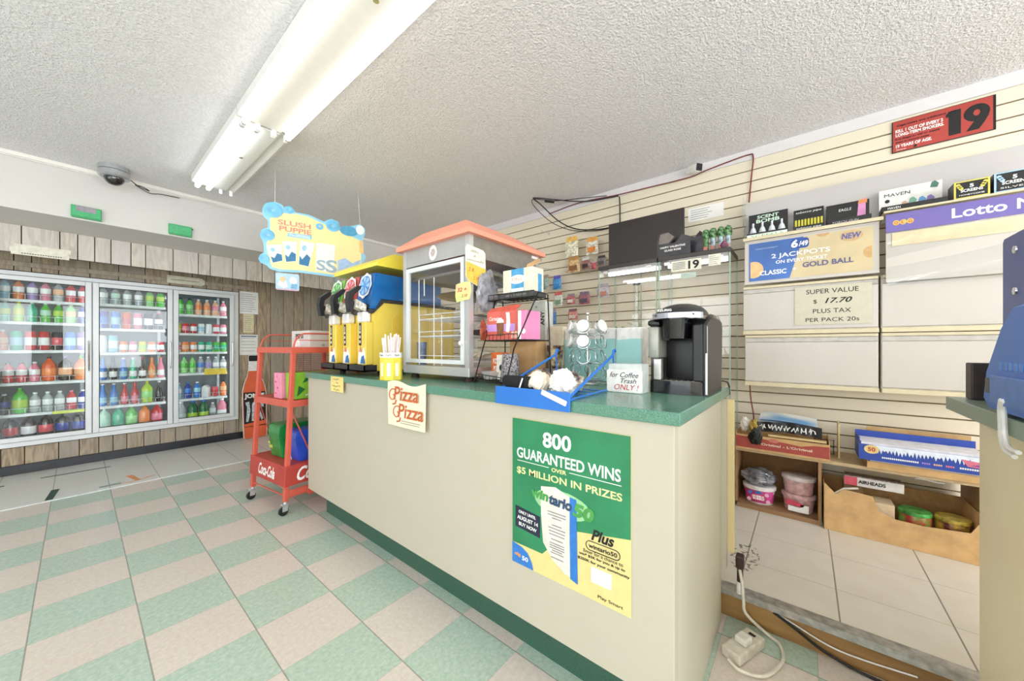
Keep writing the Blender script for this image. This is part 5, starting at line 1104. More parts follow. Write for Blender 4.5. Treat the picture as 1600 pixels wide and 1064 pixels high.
# price notice
pn = sheet('price_notice', 'cream handwritten price notice taped to the upper white cabinet', XF-0.002, -0.125, 1.448, 0.345, 0.235, [('SUPER VALUE', 0.0, 0.085, 0.235, 0.028), ('PLUS TAX', 0.0, -0.035, 0.17, 0.026), ('PER PACK 20s', 0.0, -0.088, 0.24, 0.024)], mat('notice_cream', '#cfc9b2', 0.35, var=0.02))
lettering(pn, [('$', -0.075, 0.022, 0.018, 0.026), ('17.70', 0.03, 0.026, 0.12, 0.032, 0.3, 0, 0.02)], INK, -0.0016)
decal(pn, 'plastic_sleeve', rrect(-0.176, -0.121, 0.176, 0.12, 0.004), glass('sleeve', (0.98, 0.98, 0.98), 0.0, 0.03), -0.0036)
# blue and gold lottery poster, framed
lp = wallthing('lottery_poster', 'blue and gold lottery poster in a white frame above the price notice', 'poster', XF-0.004, -0.006, 1.757)
wq, hq = 0.316, 0.139
B().box(-wq-0.004, 0.0, -hq-0.006, wq+0.004, 0.018, hq+0.006, bev=0.002).box(-wq-0.004, -0.006, -hq-0.006, wq+0.004, 0.0, -hq+0.008).box(-wq-0.004, -0.006, hq-0.002, wq+0.004, 0.0, hq+0.006).build('frame', SHW, lp)
decal(lp, 'gold_half', [(-0.295, -0.125), (0.295, -0.125), (0.295, 0.125), (-0.295, 0.125)], mat('poster_gold', '#cdbb92', 0.4, var=0.06, scale=5), -0.0006)
decal(lp, 'blue_half', [(-0.295, -0.125), (-0.08, -0.125), (-0.01, 0.125), (-0.295, 0.125)], mat('poster_blue', '#3f6cb4', 0.4, var=0.12, scale=4), -0.0012)
decal(lp, 'gold_ball', [p for p in circ(-0.27, -0.05, 0.055) if p[0] > -0.296], mat('ball_gold', '#e8bc84', 0.35), -0.0018)
decal(lp, 'gold_ball', [p for p in circ(0.29, -0.02, 0.035) if p[0] < 0.296], mat('ball_gold2', '#c8a06a', 0.35), -0.0018)
decal(lp, 'gold_ball', [p for p in circ(0.08, 0.125, 0.03, 24, 0.018) if p[1] < 0.1255], mat('ball_gold2', '#c8a06a', 0.35), -0.0018)
decal(lp, 'badge', circ(0.205, 0.087, 0.05, 20, 0.032), mat('badge_bronze', '#c8a878', 0.4), -0.0018)
lettering(lp, [('NEW', 0.205, 0.088, 0.085, 0.034, 0.15, 0, 0.03)], mat('poster_violet', '#54589c', 0.5), -0.0028)
decal(lp, 'number_badge', rrect(-0.075, 0.055, 0.015, 0.118, 0.018), mat('badge_navy', '#2d4f9c', 0.5), -0.0018)
lettering(lp, [('6', -0.055, 0.087, 0.034, 0.05, 0.1, 0, 0.04), ('/49', -0.012, 0.083, 0.045, 0.032, 0.1, 0, 0.03), ('2 JACKPOTS', -0.03, 0.022, 0.285, 0.036, 0, 0, 0.015), ('ON EVERY TICKET', -0.025, -0.015, 0.25, 0.021, 0, 0, 0.015), ('CLASSIC', -0.165, -0.077, 0.14, 0.03, 0, 0, 0.025), ('+', -0.055, -0.07, 0.02, 0.02)], WHITEINK, -0.0028)
lettering(lp, [('GOLD BALL', 0.10, -0.052, 0.23, 0.032, 0, 0, 0.025)], mat('poster_ink', '#5c5a84', 0.5), -0.0028)
lettering(lp, [('WEDNESDAYS & SATURDAYS', -0.2, 0.085, 0.12, 0.008)], mat('poster_pale', '#b8c8e4', 0.5), -0.0028)
# top ledge, grey back panel
lg = wallthing('top_ledge', 'cream top ledge with tall grey back panel carrying the product boxes', 'shelf', 2.85, -0.34, 1.907)
B().box(-0.66, 0.0, 0, 0.0, XW-2.852, 0.012, bev=0.002).box(-0.66, -0.004, -0.004, 0.0, 0.0, 0.016).box(0.0005, 0.0, 0.03, 0.66, XW-2.852, 0.042, bev=0.002).build('ledge', SHC, lg)
B().box(-0.66, 0.15, 0.0125, 0.66, 0.156, 0.30).build('back_panel', BACKP, lg)
B().box(-0.663, 0.0, 0.0125, -0.658, 0.16, 0.30).build('end_panel', glass('end_acrylic', (0.92, 0.95, 0.93), 0.03), lg)
ZL = 1.9196
# purple lottery header with clear sheet below
nw = wallthing('lottery_header', 'purple lottery news header strip with a clear plastic sheet hanging below', 'sign', 2.842, -0.672, 1.872)
B().box(-0.325, -0.004, -0.047, 0.325, 0.0, 0.052, bev=0.001).build('strip', mat('header_purple', '#6f62a8', 0.35, var=0.03, scale=4), nw)
lettering(nw, [('Lotto News', 0.10, 0.004, 0.38, 0.05)], WHITEINK, -0.0045, bold=0.02)
b3 = B()
for k in range(3): b3.prism(circ(-0.285+0.026*k, 0.0, 0.013, 16, 0.014), -0.0045, -0.005, 'xz')
b3.build('coins', mat('coin_gold', '#e4b85c', 0.4), nw)
lettering(nw, [('O', -0.285, 0.0, 0.014, 0.016), ('L', -0.26, 0.0, 0.01, 0.016), ('G', -0.233, 0.0, 0.014, 0.016)], mat('coin_red', '#c4583c', 0.5), -0.0053, bold=0.02)
B().grid(lambda u, v: Vector((-0.32+0.64*u, -0.006-0.010*math.sin(9*v+2*u)-0.006*math.sin(5*u+7*v), -0.05-0.29*v)), 20, 24).build('clear_sheet', glass('sheet_clear', (0.97, 0.975, 0.97), 0.07, 0.06, 0.06), nw, smooth=True)
B().box(-0.30, -0.001, -0.125, 0.32, 0.003, -0.055).build('inner_card', mat('card_sand', '#e2cfa4', 0.5, var=0.04), nw)
B().box(-0.323, 0.004, -0.32, 0.325, 0.012, -0.05).build('backing', SHW, nw)
# product boxes on the ledge
def pbox(label, yl, yr, h, parts, face=BLACK, slope=True, hf=0.05, dp=0.10):
    t = wallthing('product_box', label, 'box', 2.866, (yl+yr)/2, ZL+(0.03 if yl < -0.33 else 0))
    w = yl-yr
    B().box(-w/2, 0, 0, w/2, dp, hf, bev=0.001, seg=1).build('tray', face, t)
    if h > hf: B().box(-w/2, dp-0.004, hf, w/2, dp, h, bev=0.0005, seg=1).build('header_card', face, t)
    parts(t, w, h, hf, dp); return t
def p1(t, w, h, hf, dp):
    lettering(t, [('SCENT', 0, h-0.022, w*0.55, 0.022, 0, 0, 0.03), ('BOMB', 0, h-0.05, w*0.6, 0.024, 0, 0, 0.03)], mat('ink_mint', '#cfe8d4', 0.5), dp-0.0048)
    lettering(t, [('SCENTS', 0, 0.012, w*0.8, 0.013)], mat('ink_green', '#4ca05c', 0.5), -0.0006)
    decal(t, 'white_band', [(-w/2, 0.001), (w/2, 0.001), (w/2, 0.024), (-w/2, 0.024)], mat('band_mint', '#e4f0e4', 0.5), -0.0003)
    for k in range(4):
        x = -w*0.36+w*0.24*k
        tag(B().lathe([(0.021, 0.0), (0.02, 0.01), (0.014, 0.035), (0.006, 0.05), (0.006, 0.075), (0.004, 0.076)], n=12).build('scent_bottle', mat('scent_white', '#dfe4ea', 0.35, var=0.1), None, (2.866+0.045, t.location.y-x, ZL+hf+0.0005), 0, True), 'small pale bottle in the black scent box on the ledge', 'bottle', 'bottles in the scent box')
pbox('black scent display box with small pale bottles, first on the ledge', 0.30, 0.085, 0.185, p1, hf=0.035)
def p2(t, w, h, hf, dp):
    lettering(t, [('tobacco pipe', 0, 0.014, w*0.8, 0.014, 0.2)], WHITEINK, -0.0006); lettering(t, [('tobacco pipe', 0, h-0.02, w*0.85, 0.016, 0.2)], WHITEINK, dp-0.0048)
    for k in range(9):
        x = -w*0.42+w*0.105*k
        tag(B().cyl((0, 0, 0), (0, 0.02, 0.05), 0.0055, n=8).build('metal_pipe', mat('pipe_yellow', '#d8d04c', 0.4), None, (2.866+0.03, t.location.y-x, ZL+hf+0.0005), RW), 'thin yellow pipe in the small black pipe box on the ledge', 'pipe', 'yellow pipes in their box')
pbox('small black box with a row of yellow pipes, second on the ledge', 0.055, -0.093, 0.16, p2, hf=0.03)
def p3(t, w, h, hf, dp):
    lettering(t, [('EAGLE', -w*0.05, h-0.04, w*0.3, 0.016, 0.1)], WHITEINK, dp-0.0048)
    lettering(t, [('TORCH GUN', -w*0.08, 0.014, w*0.6, 0.012, 0.2)], mat('ink_grey', '#c0bcc0', 0.5), -0.0006)
    decal(t, 'pink_lighter', [(w*0.22, hf+0.003), (w*0.42, hf+0.003), (w*0.42, h-0.004), (w*0.26, h-0.004)], mat('lighter_pink', '#d890c0', 0.4), dp-0.0048)
    decal(t, 'orange_tip', [(w*0.24, h-0.02), (w*0.45, h-0.02), (w*0.45, h+0.006), (w*0.27, h+0.002)], mat('tip_orange', '#e08858', 0.4), dp-0.0056)
pbox('black torch display box with a pink lighter picture, third on the ledge', -0.105, -0.295, 0.15, p3, hf=0.035)
def p4(t, w, h, hf, dp):
    dp = dp
    lettering(t, [('MAVEN', -w*0.2, h-0.035, w*0.42, 0.018)], INK, dp-0.0048); lettering(t, [('MAVEN', -w*0.3, 0.014, w*0.2, 0.012)], WHITEINK, -0.0006)
    decal(t, 'round_logo', circ(-w*0.36, h-0.068, 0.01), INK, dp-0.0048)
    for (x, z, c, nm) in ((-0.02, hf+0.02, '#c8a48c', 'tan'), (0.01, hf+0.035, '#7cb09c', 'green'), (0.045, hf+0.03, '#5c98c8', 'blue'), (0.075, hf+0.03, '#8c78b8', 'violet'), (0.09, h-0.02, '#4c7868', 'dark')):
        decal(t, 'torch_picture', [(x-0.014, z-0.012), (x+0.012, z-0.016), (x+0.018, z+0.004), (x+0.004, z+0.022), (x-0.008, z+0.016)], mat('torch_'+nm, c, 0.4), dp-0.005)
t4 = pbox('white torch display card in a black tray, fourth on the ledge', -0.335, -0.575, 0.15, p4, hf=0.028)
for c in t4.children:
    if c.name.startswith('header_card'): c.data.materials[0] = mat('card_white', '#e9e8e2', 0.4)
def ps(fr, sub):
    def f(t, w, h, hf, dp):
        decal(t, 'border', [(-w/2, 0.001), (w/2, 0.001), (w/2, h-0.001), (-w/2, h-0.001)], fr, -0.0004)
        decal(t, 'black_face', [(-w/2+0.007, 0.007), (w/2-0.007, 0.007), (w/2-0.007, h-0.007), (-w/2+0.007, h-0.007)], INK, -0.0012)
        lettering(t, [('5', 0, h*0.68, 0.014, h*0.2, 0, 0, 0.03), ('SCREENS', 0, h*0.44, w*0.62, h*0.16, 0, 0, 0.025), (sub, 0, h*0.2, w*0.7, h*0.08)], WHITEINK, -0.002)
        for sx in (-1, 1):
            for k in range(3): decal(t, 'screen_picture', circ(sx*w*(0.30+0.04*k), h*(0.58+0.1*k), 0.008, 12), fr, -0.002)
    return f
pbox('small black box with yellow border and a 5, on the ledge', -0.595, -0.71, 0.09, ps(mat('border_yellow', '#d8cc5c', 0.5), 'HONEYCOMB'), hf=0.09)
pbox('small black box with pale blue border and a 5, rightmost on the ledge', -0.722, -0.845, 0.098, ps(mat('border_blue', '#a8c8e4', 0.5), 'SILVER'), hf=0.098)
# ================================================================ FAR SIDE: rack, bottle sign, notices
RED = mat('rack_red', '#d4604e', 0.4, var=0.04, scale=10); REDP = mat('rack_base_red', '#b9433a', 0.45, var=0.05, scale=8)
rk = thing('wheeled_rack', 'red metal wheeled drinks rack beyond the far end of the counter', 'rack', (1.165, 3.14, 0), 0.12)
rx0, rx1, ry0, ry1 = 0.845-1.12, 1.395-1.12, 2.80-3.07, 3.34-3.07
for x in (rx0, rx1-0.03):
    for y in (ry0, ry1-0.03):
        if x == rx0 or True: B().box(x, y, 0.095, x+0.03, y+0.03, 1.19, bev=0.003).build('post', RED, rk)
        cx, cy = x+0.015, y+0.015
        cs = B().cyl((cx, cy, 0.075), (cx, cy, 0.0952), 0.012).box(cx-0.022, cy-0.016, 0.03, cx+0.012, cy-0.012, 0.078).box(cx-0.022, cy+0.012, 0.03, cx+0.012, cy+0.016, 0.078).box(cx-0.02, cy-0.016, 0.07, cx+0.015, cy+0.016, 0.08)
        c = cs.build('caster', STEEL, rk)
        B().cyl((cx-0.01, cy-0.011, 0.03), (cx-0.01, cy+0.011, 0.03), 0.03, n=18).build('wheel', mat('rubber_black', '#1b1b1b', 0.5), c, smooth=True)
def shelf3(z, lip, nm='shelf_tray'):
    b3 = B(); b3.box(rx0, ry0, z, rx1, ry1, z+0.004).box(rx0-0.004, ry0-0.004, z-lip, rx0, ry1+0.004, z+0.008).box(rx0, ry0-0.004, z-lip, rx1, ry0, z+0.008).box(rx0, ry1, z-lip, rx1, ry1+0.004, z+0.008)
    return b3.build(nm, RED, rk)
shelf3(1.185, 0.035); shelf3(0.80, 0.04)
bs3 = B().box(rx0-0.006, ry0-0.006, 0.20, rx1, ry1+0.006, 0.345, bev=0.004).build('base_box', REDP, rk)
B().box(rx0+0.03, ry0+0.0, 0.12, rx1-0.03, ry0+0.004, 0.17).build('lower_rail', RED, rk)
B().prism([(rx0+0.16, 0.10), (rx1+0.10, 0.10), (rx1+0.10, 0.155), (rx0+0.16, 0.155)], ry0-0.012, ry0-0.004, 'xz').build('lower_plate', RED, rk)
B().cyl((rx0+0.015, ry0+0.03, 0.13), (rx0+0.015, ry1-0.03, 0.13), 0.005).cyl((rx0+0.03, ry0+0.015, 0.115), (rx1-0.03, ry0+0.015, 0.115), 0.005).build('brace', RED, rk, smooth=True)
hp = lambda y: [(rx0+0.015, y, 1.19), (rx0+0.025, y, 1.24), (rx0+0.06, y, 1.28), (rx0+0.12, y, 1.295), (rx1-0.06, y, 1.295), (rx1-0.02, y, 1.28), (rx1-0.015, y, 1.19)]
for y in (ry0+0.012, ry1-0.012):
    B().tube(smooth(hp(y), 4), 0.006, 7).cyl((rx0+0.05, y, 1.245), (rx1-0.02, y, 1.245), 0.003, n=6).build('top_hoop', RED, rk, smooth=True)
B().tube([(rx0+0.008, ry0+0.05, 0.80), (rx0+0.2, ry0+0.01, 0.34)], 0.005, 6).tube([(rx0+0.015, ry1-0.01, 0.80), (rx0+0.16, ry1-0.01, 0.35)], 0.004, 6).build('diagonal_brace', RED, rk, smooth=True)
gr = B()
for k in range(22): gr.cyl((rx1-0.006, ry0+0.03, 0.83+0.015*k), (rx1-0.006, ry1-0.03, 0.83+0.015*k), 0.0022, n=5)
for k in range(18): gr.cyl((rx0+0.28, ry1-0.006, 0.87+0.017*k), (rx1-0.01, ry1-0.006, 0.87+0.017*k), 0.0022, n=5)
for k in range(20): gr.cyl((rx1-0.006, ry0+0.03, 0.42+0.018*k), (rx1-0.006, ry1-0.03, 0.42+0.018*k), 0.0022, n=5)
for y in (ry0+0.1, ry1-0.1): gr.cyl((rx1-0.004, y, 0.40), (rx1-0.004, y, 1.18), 0.003, n=5)
gr.build('wire_back', mat('wire_red', '#b84a44', 0.45), rk)
Mx = Matrix.Translation((rx0-0.006, (ry0+ry1)/2, 0)) @ Matrix.Rotation(RW, 4, 'Z')
lettering(rk, [('Coca-Cola', 0.0, 0.272, 0.25, 0.085, 0.35, -0.02)], WHITEINK, -0.0008, M=Mx, bold=0.025)
lettering(rk, [('Coca-Cola', 0.0, 0.272, 0.40, 0.10, 0.35)], WHITEINK, ry0-0.0068, bold=0.025)
for c in list(rk.children):     # the whole frame leans back a little
    c.data.transform(Matrix(((1, 0, 0.05, -0.005), (0, 1, 0, 0), (0, 0, 1, 0), (0, 0, 0, 1))))
    for g in c.children: g.data.transform(Matrix(((1, 0, 0.05, -0.005), (0, 1, 0, 0), (0, 0, 1, 0), (0, 0, 0, 1))))
def on_rack(o):
    p = o.location; dx, dy = p.x-1.12+0.05*p.z-0.005, p.y-3.07; c_, s_ = math.cos(0.12), math.sin(0.12)
    o.location = (1.165+dx*c_-dy*s_, 3.14+dx*s_+dy*c_, p.z); o.rotation_euler[2] += 0.12; return o
on_rack(tag(B().tube([(0, 0, 0.02), (0.02, 0.0, 0.0), (0.04, -0.005, -0.03)], 0.005, 5).box(0.015, -0.008, -0.03, 0.028, -0.002, 0.03).build('ribbon', mat('ribbon_cream', '#ead9c4', 0.7), None, (0.98, 2.7925, 0.79)), 'cream ribbon tied on the red rack shelf', 'ribbon'))
# drinks cartons on the rack (front faces -Y, left faces -X)
def dcarton(label, x0, x1, y0, y1, z0, z1, m, parts, name='drinks_carton', bev=0.003):
    t = thing(name, label, 'carton', ((x0+x1)/2, y0, z0)); w, d, h = x1-x0, y1-y0, z1-z0
    B().box(-w/2, 0, 0, w/2, d, h, bev=bev).build('carton', m, t)
    parts(t, w, d, h, Matrix.Translation((-w/2, d/2, 0)) @ Matrix.Rotation(RW, 4, 'Z')); return on_rack(t)
GRYB = mat('carton_grey', '#d6d4d0', 0.5, var=0.03)
def pep(t, w, d, h, M):
    lettering(t, [('PEPSI', -d*0.05, h*0.68, d*0.42, h*0.28)], INK, -0.0008, M=M, bold=0.02)
    decal(t, 'white_patch', [(-d*0.32, h*0.05), (-d*0.02, h*0.05), (-d*0.02, h*0.42), (-d*0.32, h*0.42)], WHITEINK, -0.0008, M=M)
    decal(t, 'red_wave', [(p[0], p[1]) for p in circ(0.035, h*0.42, h*0.30) if p[1] > h*0.5], mat('globe_red', '#cc4a50', 0.5), -0.0008)
    decal(t, 'blue_wave', [(p[0], p[1]) for p in circ(0.035, h*0.42, h*0.30) if p[1] < h*0.34], mat('globe_blue', '#3a3fae', 0.5), -0.0008)
    lettering(t, [('PEPSI', 0.035, h*0.42, 0.062, h*0.13), ('12', -0.075, h*0.15, 0.02, h*0.12), ('ml', 0.12, h*0.82, 0.03, h*0.06)], INK, -0.001, bold=0.02)
dcarton('pale grey drinks carton on the top tray of the red rack', 0.985, 1.345, 2.835, 3.10, 1.1895, 1.32, GRYB, pep)
def mtn(t, w, d, h, M):
    DG = mat('carton_darkgreen', '#1f6a34', 0.5)
    for q in ([(-w*0.45, h*0.1), (-w*0.3, h*0.35), (-w*0.42, h*0.5)], [(-w*0.2, h*0.95), (w*0.0, h*0.7), (w*0.12, h*0.98)], [(w*0.0, h*0.72), (w*0.2, h*0.6), (w*0.3, h*0.95), (w*0.15, h*0.8)], [(-w*0.35, h*0.6), (-w*0.15, h*0.75), (-w*0.3, h*0.78)], [(-w*0.1, h*0.05), (w*0.1, h*0.25), (w*0.3, h*0.08)]):
        decal(t, 'leaf_shape', q, DG, -0.0006)
    lettering(t, [('mtn', -w*0.05, h*0.62, w*0.36, h*0.24, 0.3, 0.28)], WHITEINK, -0.0022, bold=0.04)
    lettering(t, [('Dew', -w*0.02, h*0.36, w*0.5, h*0.36, 0.2, 0.28)], mat('carton_red', '#c83838', 0.5), -0.0018, bold=0.05)
    decal(t, 'white_stripe', [(-w*0.3, h*0.1), (w*0.35, h*0.42), (w*0.35, h*0.46), (-w*0.3, h*0.15)], WHITEINK, -0.0012)
dcarton('lime green drinks carton on the middle tray of the red rack', 0.893, 1.30, 2.836, 2.955, 0.8085, 1.005, mat('carton_lime', '#8cc83c', 0.45, var=0.06, scale=12), mtn)
def pnk(t, w, d, h, M):
    b3 = B()
    for k in range(7): b3.prism(circ(-d*0.3+d*0.12*(k % 4), h*(0.2+0.22*(k//2)), 0.007, 8), -0.0006, -0.0012, 'xz', 0, M)
    b3.build('spots', mat('carton_spots', '#d0507c', 0.5), t)
dcarton('pink drinks carton behind the lime green one on the red rack', 0.865, 1.25, 2.965, 3.075, 0.8085, 1.0, mat('carton_pink', '#ee94b0', 0.5, var=0.05, scale=30), pnk)
# soft packs on the base
def soft(label, x0, x1, y0, y1, z0, z1, m, parts):
    t = thing('drinks_pack', label, 'carton', ((x0+x1)/2, y0, z0)); w, d, h = x1-x0, y1-y0, z1-z0
    b3 = B().box(-w/2+0.012, 0.012, 0, w/2-0.012, d-0.012, 0.03)
    b3 = B(); P = [(-w/2+0.025, 0), (w/2-0.025, 0), (w/2, h*0.75), (w/2-0.01, h*0.95), (w/2-0.03, h), (-w/2+0.03, h), (-w/2+0.01, h*0.95), (-w/2, h*0.75)]
    b3.prism(P, 0.0, d, 'xz'); bmesh.ops.bevel(b3.bm, geom=list(b3.bm.edges), offset=0.006, segments=2, affect='EDGES')
    b3.build('pack', m, t); parts(t, w, d, h, Matrix.Translation((-w/2+0.006, d/2, 0)) @ Matrix.Rotation(RW, 4, 'Z') @ Matrix.Rotation(0.12, 4, 'X')); return on_rack(t)
soft('green plastic-wrapped drinks pack on the base of the red rack', 0.90, 1.36, 3.02, 3.20, 0.3465, 0.60, mat('pack_green', '#1f8a3a', 0.3, var=0.12, scale=12, coat=0.3), lambda t, w, d, h, M: lettering(t, [('7', -0.01, h*0.42, 0.03, 0.05, 0, 0.3), ('up', 0.015, h*0.36, 0.03, 0.03, 0, 0.3)], mat('pack_yellow', '#e8e44c', 0.5), -0.014, M=M, bold=0.03))
def blu(t, w, d, h, M):
    lettering(t, [('12', -0.012, 0.03, 0.022, 0.026), ('8', 0.03, 0.03, 0.012, 0.026)], WHITEINK, -0.014, M=M, bold=0.02)
    decal(t, 'round_badge', circ(w*0.2, h*0.5, 0.055), WHITEINK, -0.0008); decal(t, 'round_badge', circ(w*0.2, h*0.5, 0.042), mat('badge_dark', '#20242c', 0.5), -0.0016)
soft('blue plastic-wrapped drinks pack in front of the green pack on the red rack', 0.93, 1.36, 2.835, 2.985, 0.3465, 0.575, mat('pack_blue', '#2f52c8', 0.3, var=0.12, scale=12, coat=0.3), blu)
# bottle-shaped board
jb = thing('bottle_sign', 'big flat orange soda-bottle shaped board leaning on the plank wall', 'sign', (1.49, 5.60, 0.001))
jb.rotation_euler = (-0.085, 0, 0)
BO = [(-0.125, 0.02), (-0.11, 0.004), (0.11, 0.004), (0.125, 0.02), (0.128, 0.50), (0.125, 0.62), (0.105, 0.72), (0.075, 0.80), (0.06, 0.88), (0.052, 1.0), (0.055, 1.01), (0.055, 1.07), (0.048, 1.085), (-0.048, 1.085), (-0.055, 1.07), (-0.055, 1.01), (-0.052, 1.0), (-0.06, 0.88), (-0.075, 0.80), (-0.105, 0.72), (-0.125, 0.62), (-0.128, 0.50)]
B().prism([(x*1.06, z*1.004) for x, z in BO], 0, 0.006, 'xz').build('board', WHITE, jb)
decal(jb, 'orange_bottle', [p for p in BO if p[1] < 0.89], mat('soda_orange', '#e2653c', 0.35, var=0.05, scale=5), -0.0005)
decal(jb, 'cap', [(-0.053, 1.01), (0.053, 1.01), (0.055, 1.07), (0.046, 1.085), (-0.046, 1.085), (-0.055, 1.07)], INK, -0.0005)
decal(jb, 'black_label', [(-0.122, 0.15), (0.122, 0.15), (0.122, 0.60), (-0.122, 0.60)], INK, -0.0012)
lettering(jb, [('JONES', 0, 0.545, 0.225, 0.075)], WHITEINK, -0.002, bold=0.05)
for q in ([(-0.10, 0.22), (-0.085, 0.40), (-0.105, 0.47), (-0.06, 0.48), (-0.05, 0.35), (-0.075, 0.22)], [(-0.04, 0.22), (-0.03, 0.45), (0.0, 0.48), (0.005, 0.40), (-0.01, 0.22)], [(0.02, 0.48), (0.10, 0.45), (0.10, 0.39), (0.04, 0.42), (0.09, 0.24), (0.07, 0.22), (0.015, 0.40)]):
    decal(jb, 'white_photo_shape', q, mat('photo_grey', '#c8d0d4', 0.5, var=0.25, scale=50), -0.002)
decal(jb, 'red_strip', [(-0.12, 0.155), (0.12, 0.165), (0.12, 0.22), (-0.12, 0.19)], mat('soda_orange', '#e2653c'), -0.002)
# notices right of the cooler
def wnote(label, x0, x1, z0, z1, m, n_, head=False, seed=1):
    t = thing('paper_notice', label, 'notice', ((x0+x1)/2, 5.704+0.015, (z0+z1)/2)); w, h = x1-x0, z1-z0
    B().box(-w/2, -0.0014, -h/2, w/2, 0, h/2).build('paper', m, t)
    b3 = B(); rq = random.Random(seed)
    for k in range(n_):
        zz = h/2-h*(k+1.2)/(n_+1.5); b3.box(-w*0.42, -0.0019, zz-h*0.008, -w*0.42+w*rq.uniform(0.55, 0.84), -0.0013, zz+h*0.008)
    if head: b3.box(-w*0.42, -0.002, h*0.38, w*0.42, -0.0013, h*0.45)
    b3.build('print', mat('print_blue', '#7c8ca4', 0.7), t)
wnote('white ruled notice highest beside the cooler on the plank wall', 1.345, 1.55, 1.635, 1.93, PAPER, 9)
wnote('small yellow slip between two white notices on the plank wall', 1.385, 1.50, 1.385, 1.632, mat('slip_yellow', '#e4dbb4', 0.7, var=0.05), 8, seed=3)
wnote('white notice with a dark heading, lowest of those beside the cooler', 1.345, 1.545, 1.09, 1.36, PAPER, 5, True, 5)
# paper strips over the cooler
vs = thing('paper_strips', 'white lettered paper strips fixed on the plank valance at left', 'sign', (-0.20, 5.078, 2.01))
for dz, dx, wd in ((0.028, 0.012, 0.15), (0.008, -0.008, 0.15), (-0.02, 0.0, 0.152)):
    B().box(-wd+dx, -0.003-abs(dz)*0.05, dz-0.022, wd+dx, -0.0005-abs(dz)*0.05, dz+0.018).build('strip', mat('strip_ivory', '#e9e6d6', 0.6), vs)
b3 = B()
for k in range(16): b3.box(-0.1+0.0135*k, -0.0048, -0.03, -0.091+0.0135*k, -0.004, -0.024)
b3.build('lettering', INK, vs)
fs = thing('flat_sign', 'flat ivory sign with cut corners lying on the cooler top edge', 'sign', (0.82, 5.70, 1.985))
B().prism([(-0.165, -0.045), (-0.165, 0.045), (0.14, 0.045), (0.17, 0.02), (0.17, -0.025), (0.14, -0.045)], -0.012, -0.002, 'xz').build('plate', mat('sign_ivory', '#e0dcc6', 0.6), fs)
b3 = B()
for k in range(20): b3.box(-0.13+0.0125*k, -0.0128, -0.006, -0.122+0.0125*k, -0.0118, 0.002)
b3.build('lettering', INK, fs)
bpy.data.objects['flat_sign'].location.y = 5.7055
# green signs on the bulkhead
GB2 = mat('green_plastic', '#3aa866', 0.35, var=0.04)
for (x, lab, tape) in ((0.045, 'green plastic sign box on the bulkhead with a grey patch, left of two', True), (0.605, 'plain green plastic sign box on the bulkhead, right of two', False)):
    t = thing('green_sign_box', lab, 'sign', (x, YU-0.0005, 2.278))
    B().box(-0.08, -0.025, -0.045, 0.08, 0, 0.045, bev=0.003).box(-0.076, -0.032, -0.05, 0.08, -0.0, -0.045).build('box', GB2, t)
    B().box(-0.074, -0.027, -0.036, 0.074, -0.0255, 0.036).build('face', mat('green_face', '#4cb478', 0.4, var=0.06), t)
    if tape: B().box(-0.055, -0.029, 0.0, 0.05, -0.0275, 0.043).build('grey_patch', mat('patch_grey', '#9a949c', 0.6, var=0.08), t)
    else: B().cyl((0.08, -0.012, 0.03), (0.088, -0.012, 0.03), 0.006).build('knob', BLACK, t)
# dome camera
dc = thing('dome_camera', 'silver dome security camera under the ceiling by the bulkhead', 'camera', (0.185, 4.27, H-0.0005))
B().lathe([(0.0, 0.0), (0.088, 0.0), (0.088, -0.035), (0.08, -0.037), (0.08, -0.04), (0.09, -0.042), (0.09, -0.078), (0.078, -0.09), (0, -0.09)], n=32).build('housing', mat('camera_silver', '#b9bbbe', 0.3, 0.6), dc, smooth=True)
B().lathe([(0.058, -0.09)]+[(0.058*math.cos(t), -0.09-0.055*math.sin(t)) for t in [0.2*k for k in range(1, 8)]]+[(0, -0.145)], n=28).build('dome', mat('dome_smoke', '#17171b', 0.08, coat=0.8), dc, smooth=True)
put('camera_cable', 'tangle of black cable beside the dome camera', 'cable', B().tube(smooth([(0, 0, 0), (0.06, 0.04, -0.03), (0.12, 0.02, -0.055), (0.08, 0.0, -0.04), (0.04, 0.06, -0.02), (0.13, 0.09, -0.05), (0.20, 0.11, -0.03), (0.33, 0.15, -0.012)]), 0.0035, 6), BC, (0.27, 4.33, H-0.045), smooth=True)
cable('white_conduit', 'thin white cable clipped along the bulkhead cornice', [(-1.5, YU-0.019, H-0.038), (0.5, YU-0.019, H-0.04), (3.0, YU-0.019, H-0.038)], 0.004, WHITE)
# floor tape
TG = mat('tape_dark_green', '#1f4a3c', 0.5); TGR = mat('tape_grey', '#86958c', 0.5); TO = mat('tape_orange', '#e89a64', 0.5)
def tape(label, pts, m):
    return put('floor_tape', label, 'tape', B().prism([(x, y) for x, y in pts], 0.0002, 0.0016, 'xy'), m, (0, 0, 0))
tape('long dark green tape strip on the pale floor in front of the coolers', [(-0.215, 5.365), (0.21, 5.355), (0.21, 5.375), (-0.215, 5.387)], TG)
tape('short wide dark green tape at the edge of the checkered floor', [(-0.165, 4.55), (-0.125, 4.55), (-0.095, 4.85), (-0.14, 4.85)], TG)
tape('grey tape strip at the edge of the checkered floor', [(0.115, 4.615), (0.24, 4.615), (0.24, 4.66), (0.115, 4.65)], TGR)
tape('dark tape strip at the left end of the pale floor', [(-0.62, 5.29), (-0.40, 5.30), (-0.40, 5.325), (-0.62, 5.32)], TG)
tape('dark tape patch against the black base at left', [(-0.60, 5.45), (-0.46, 5.45), (-0.44, 5.56), (-0.60, 5.57)], TG)
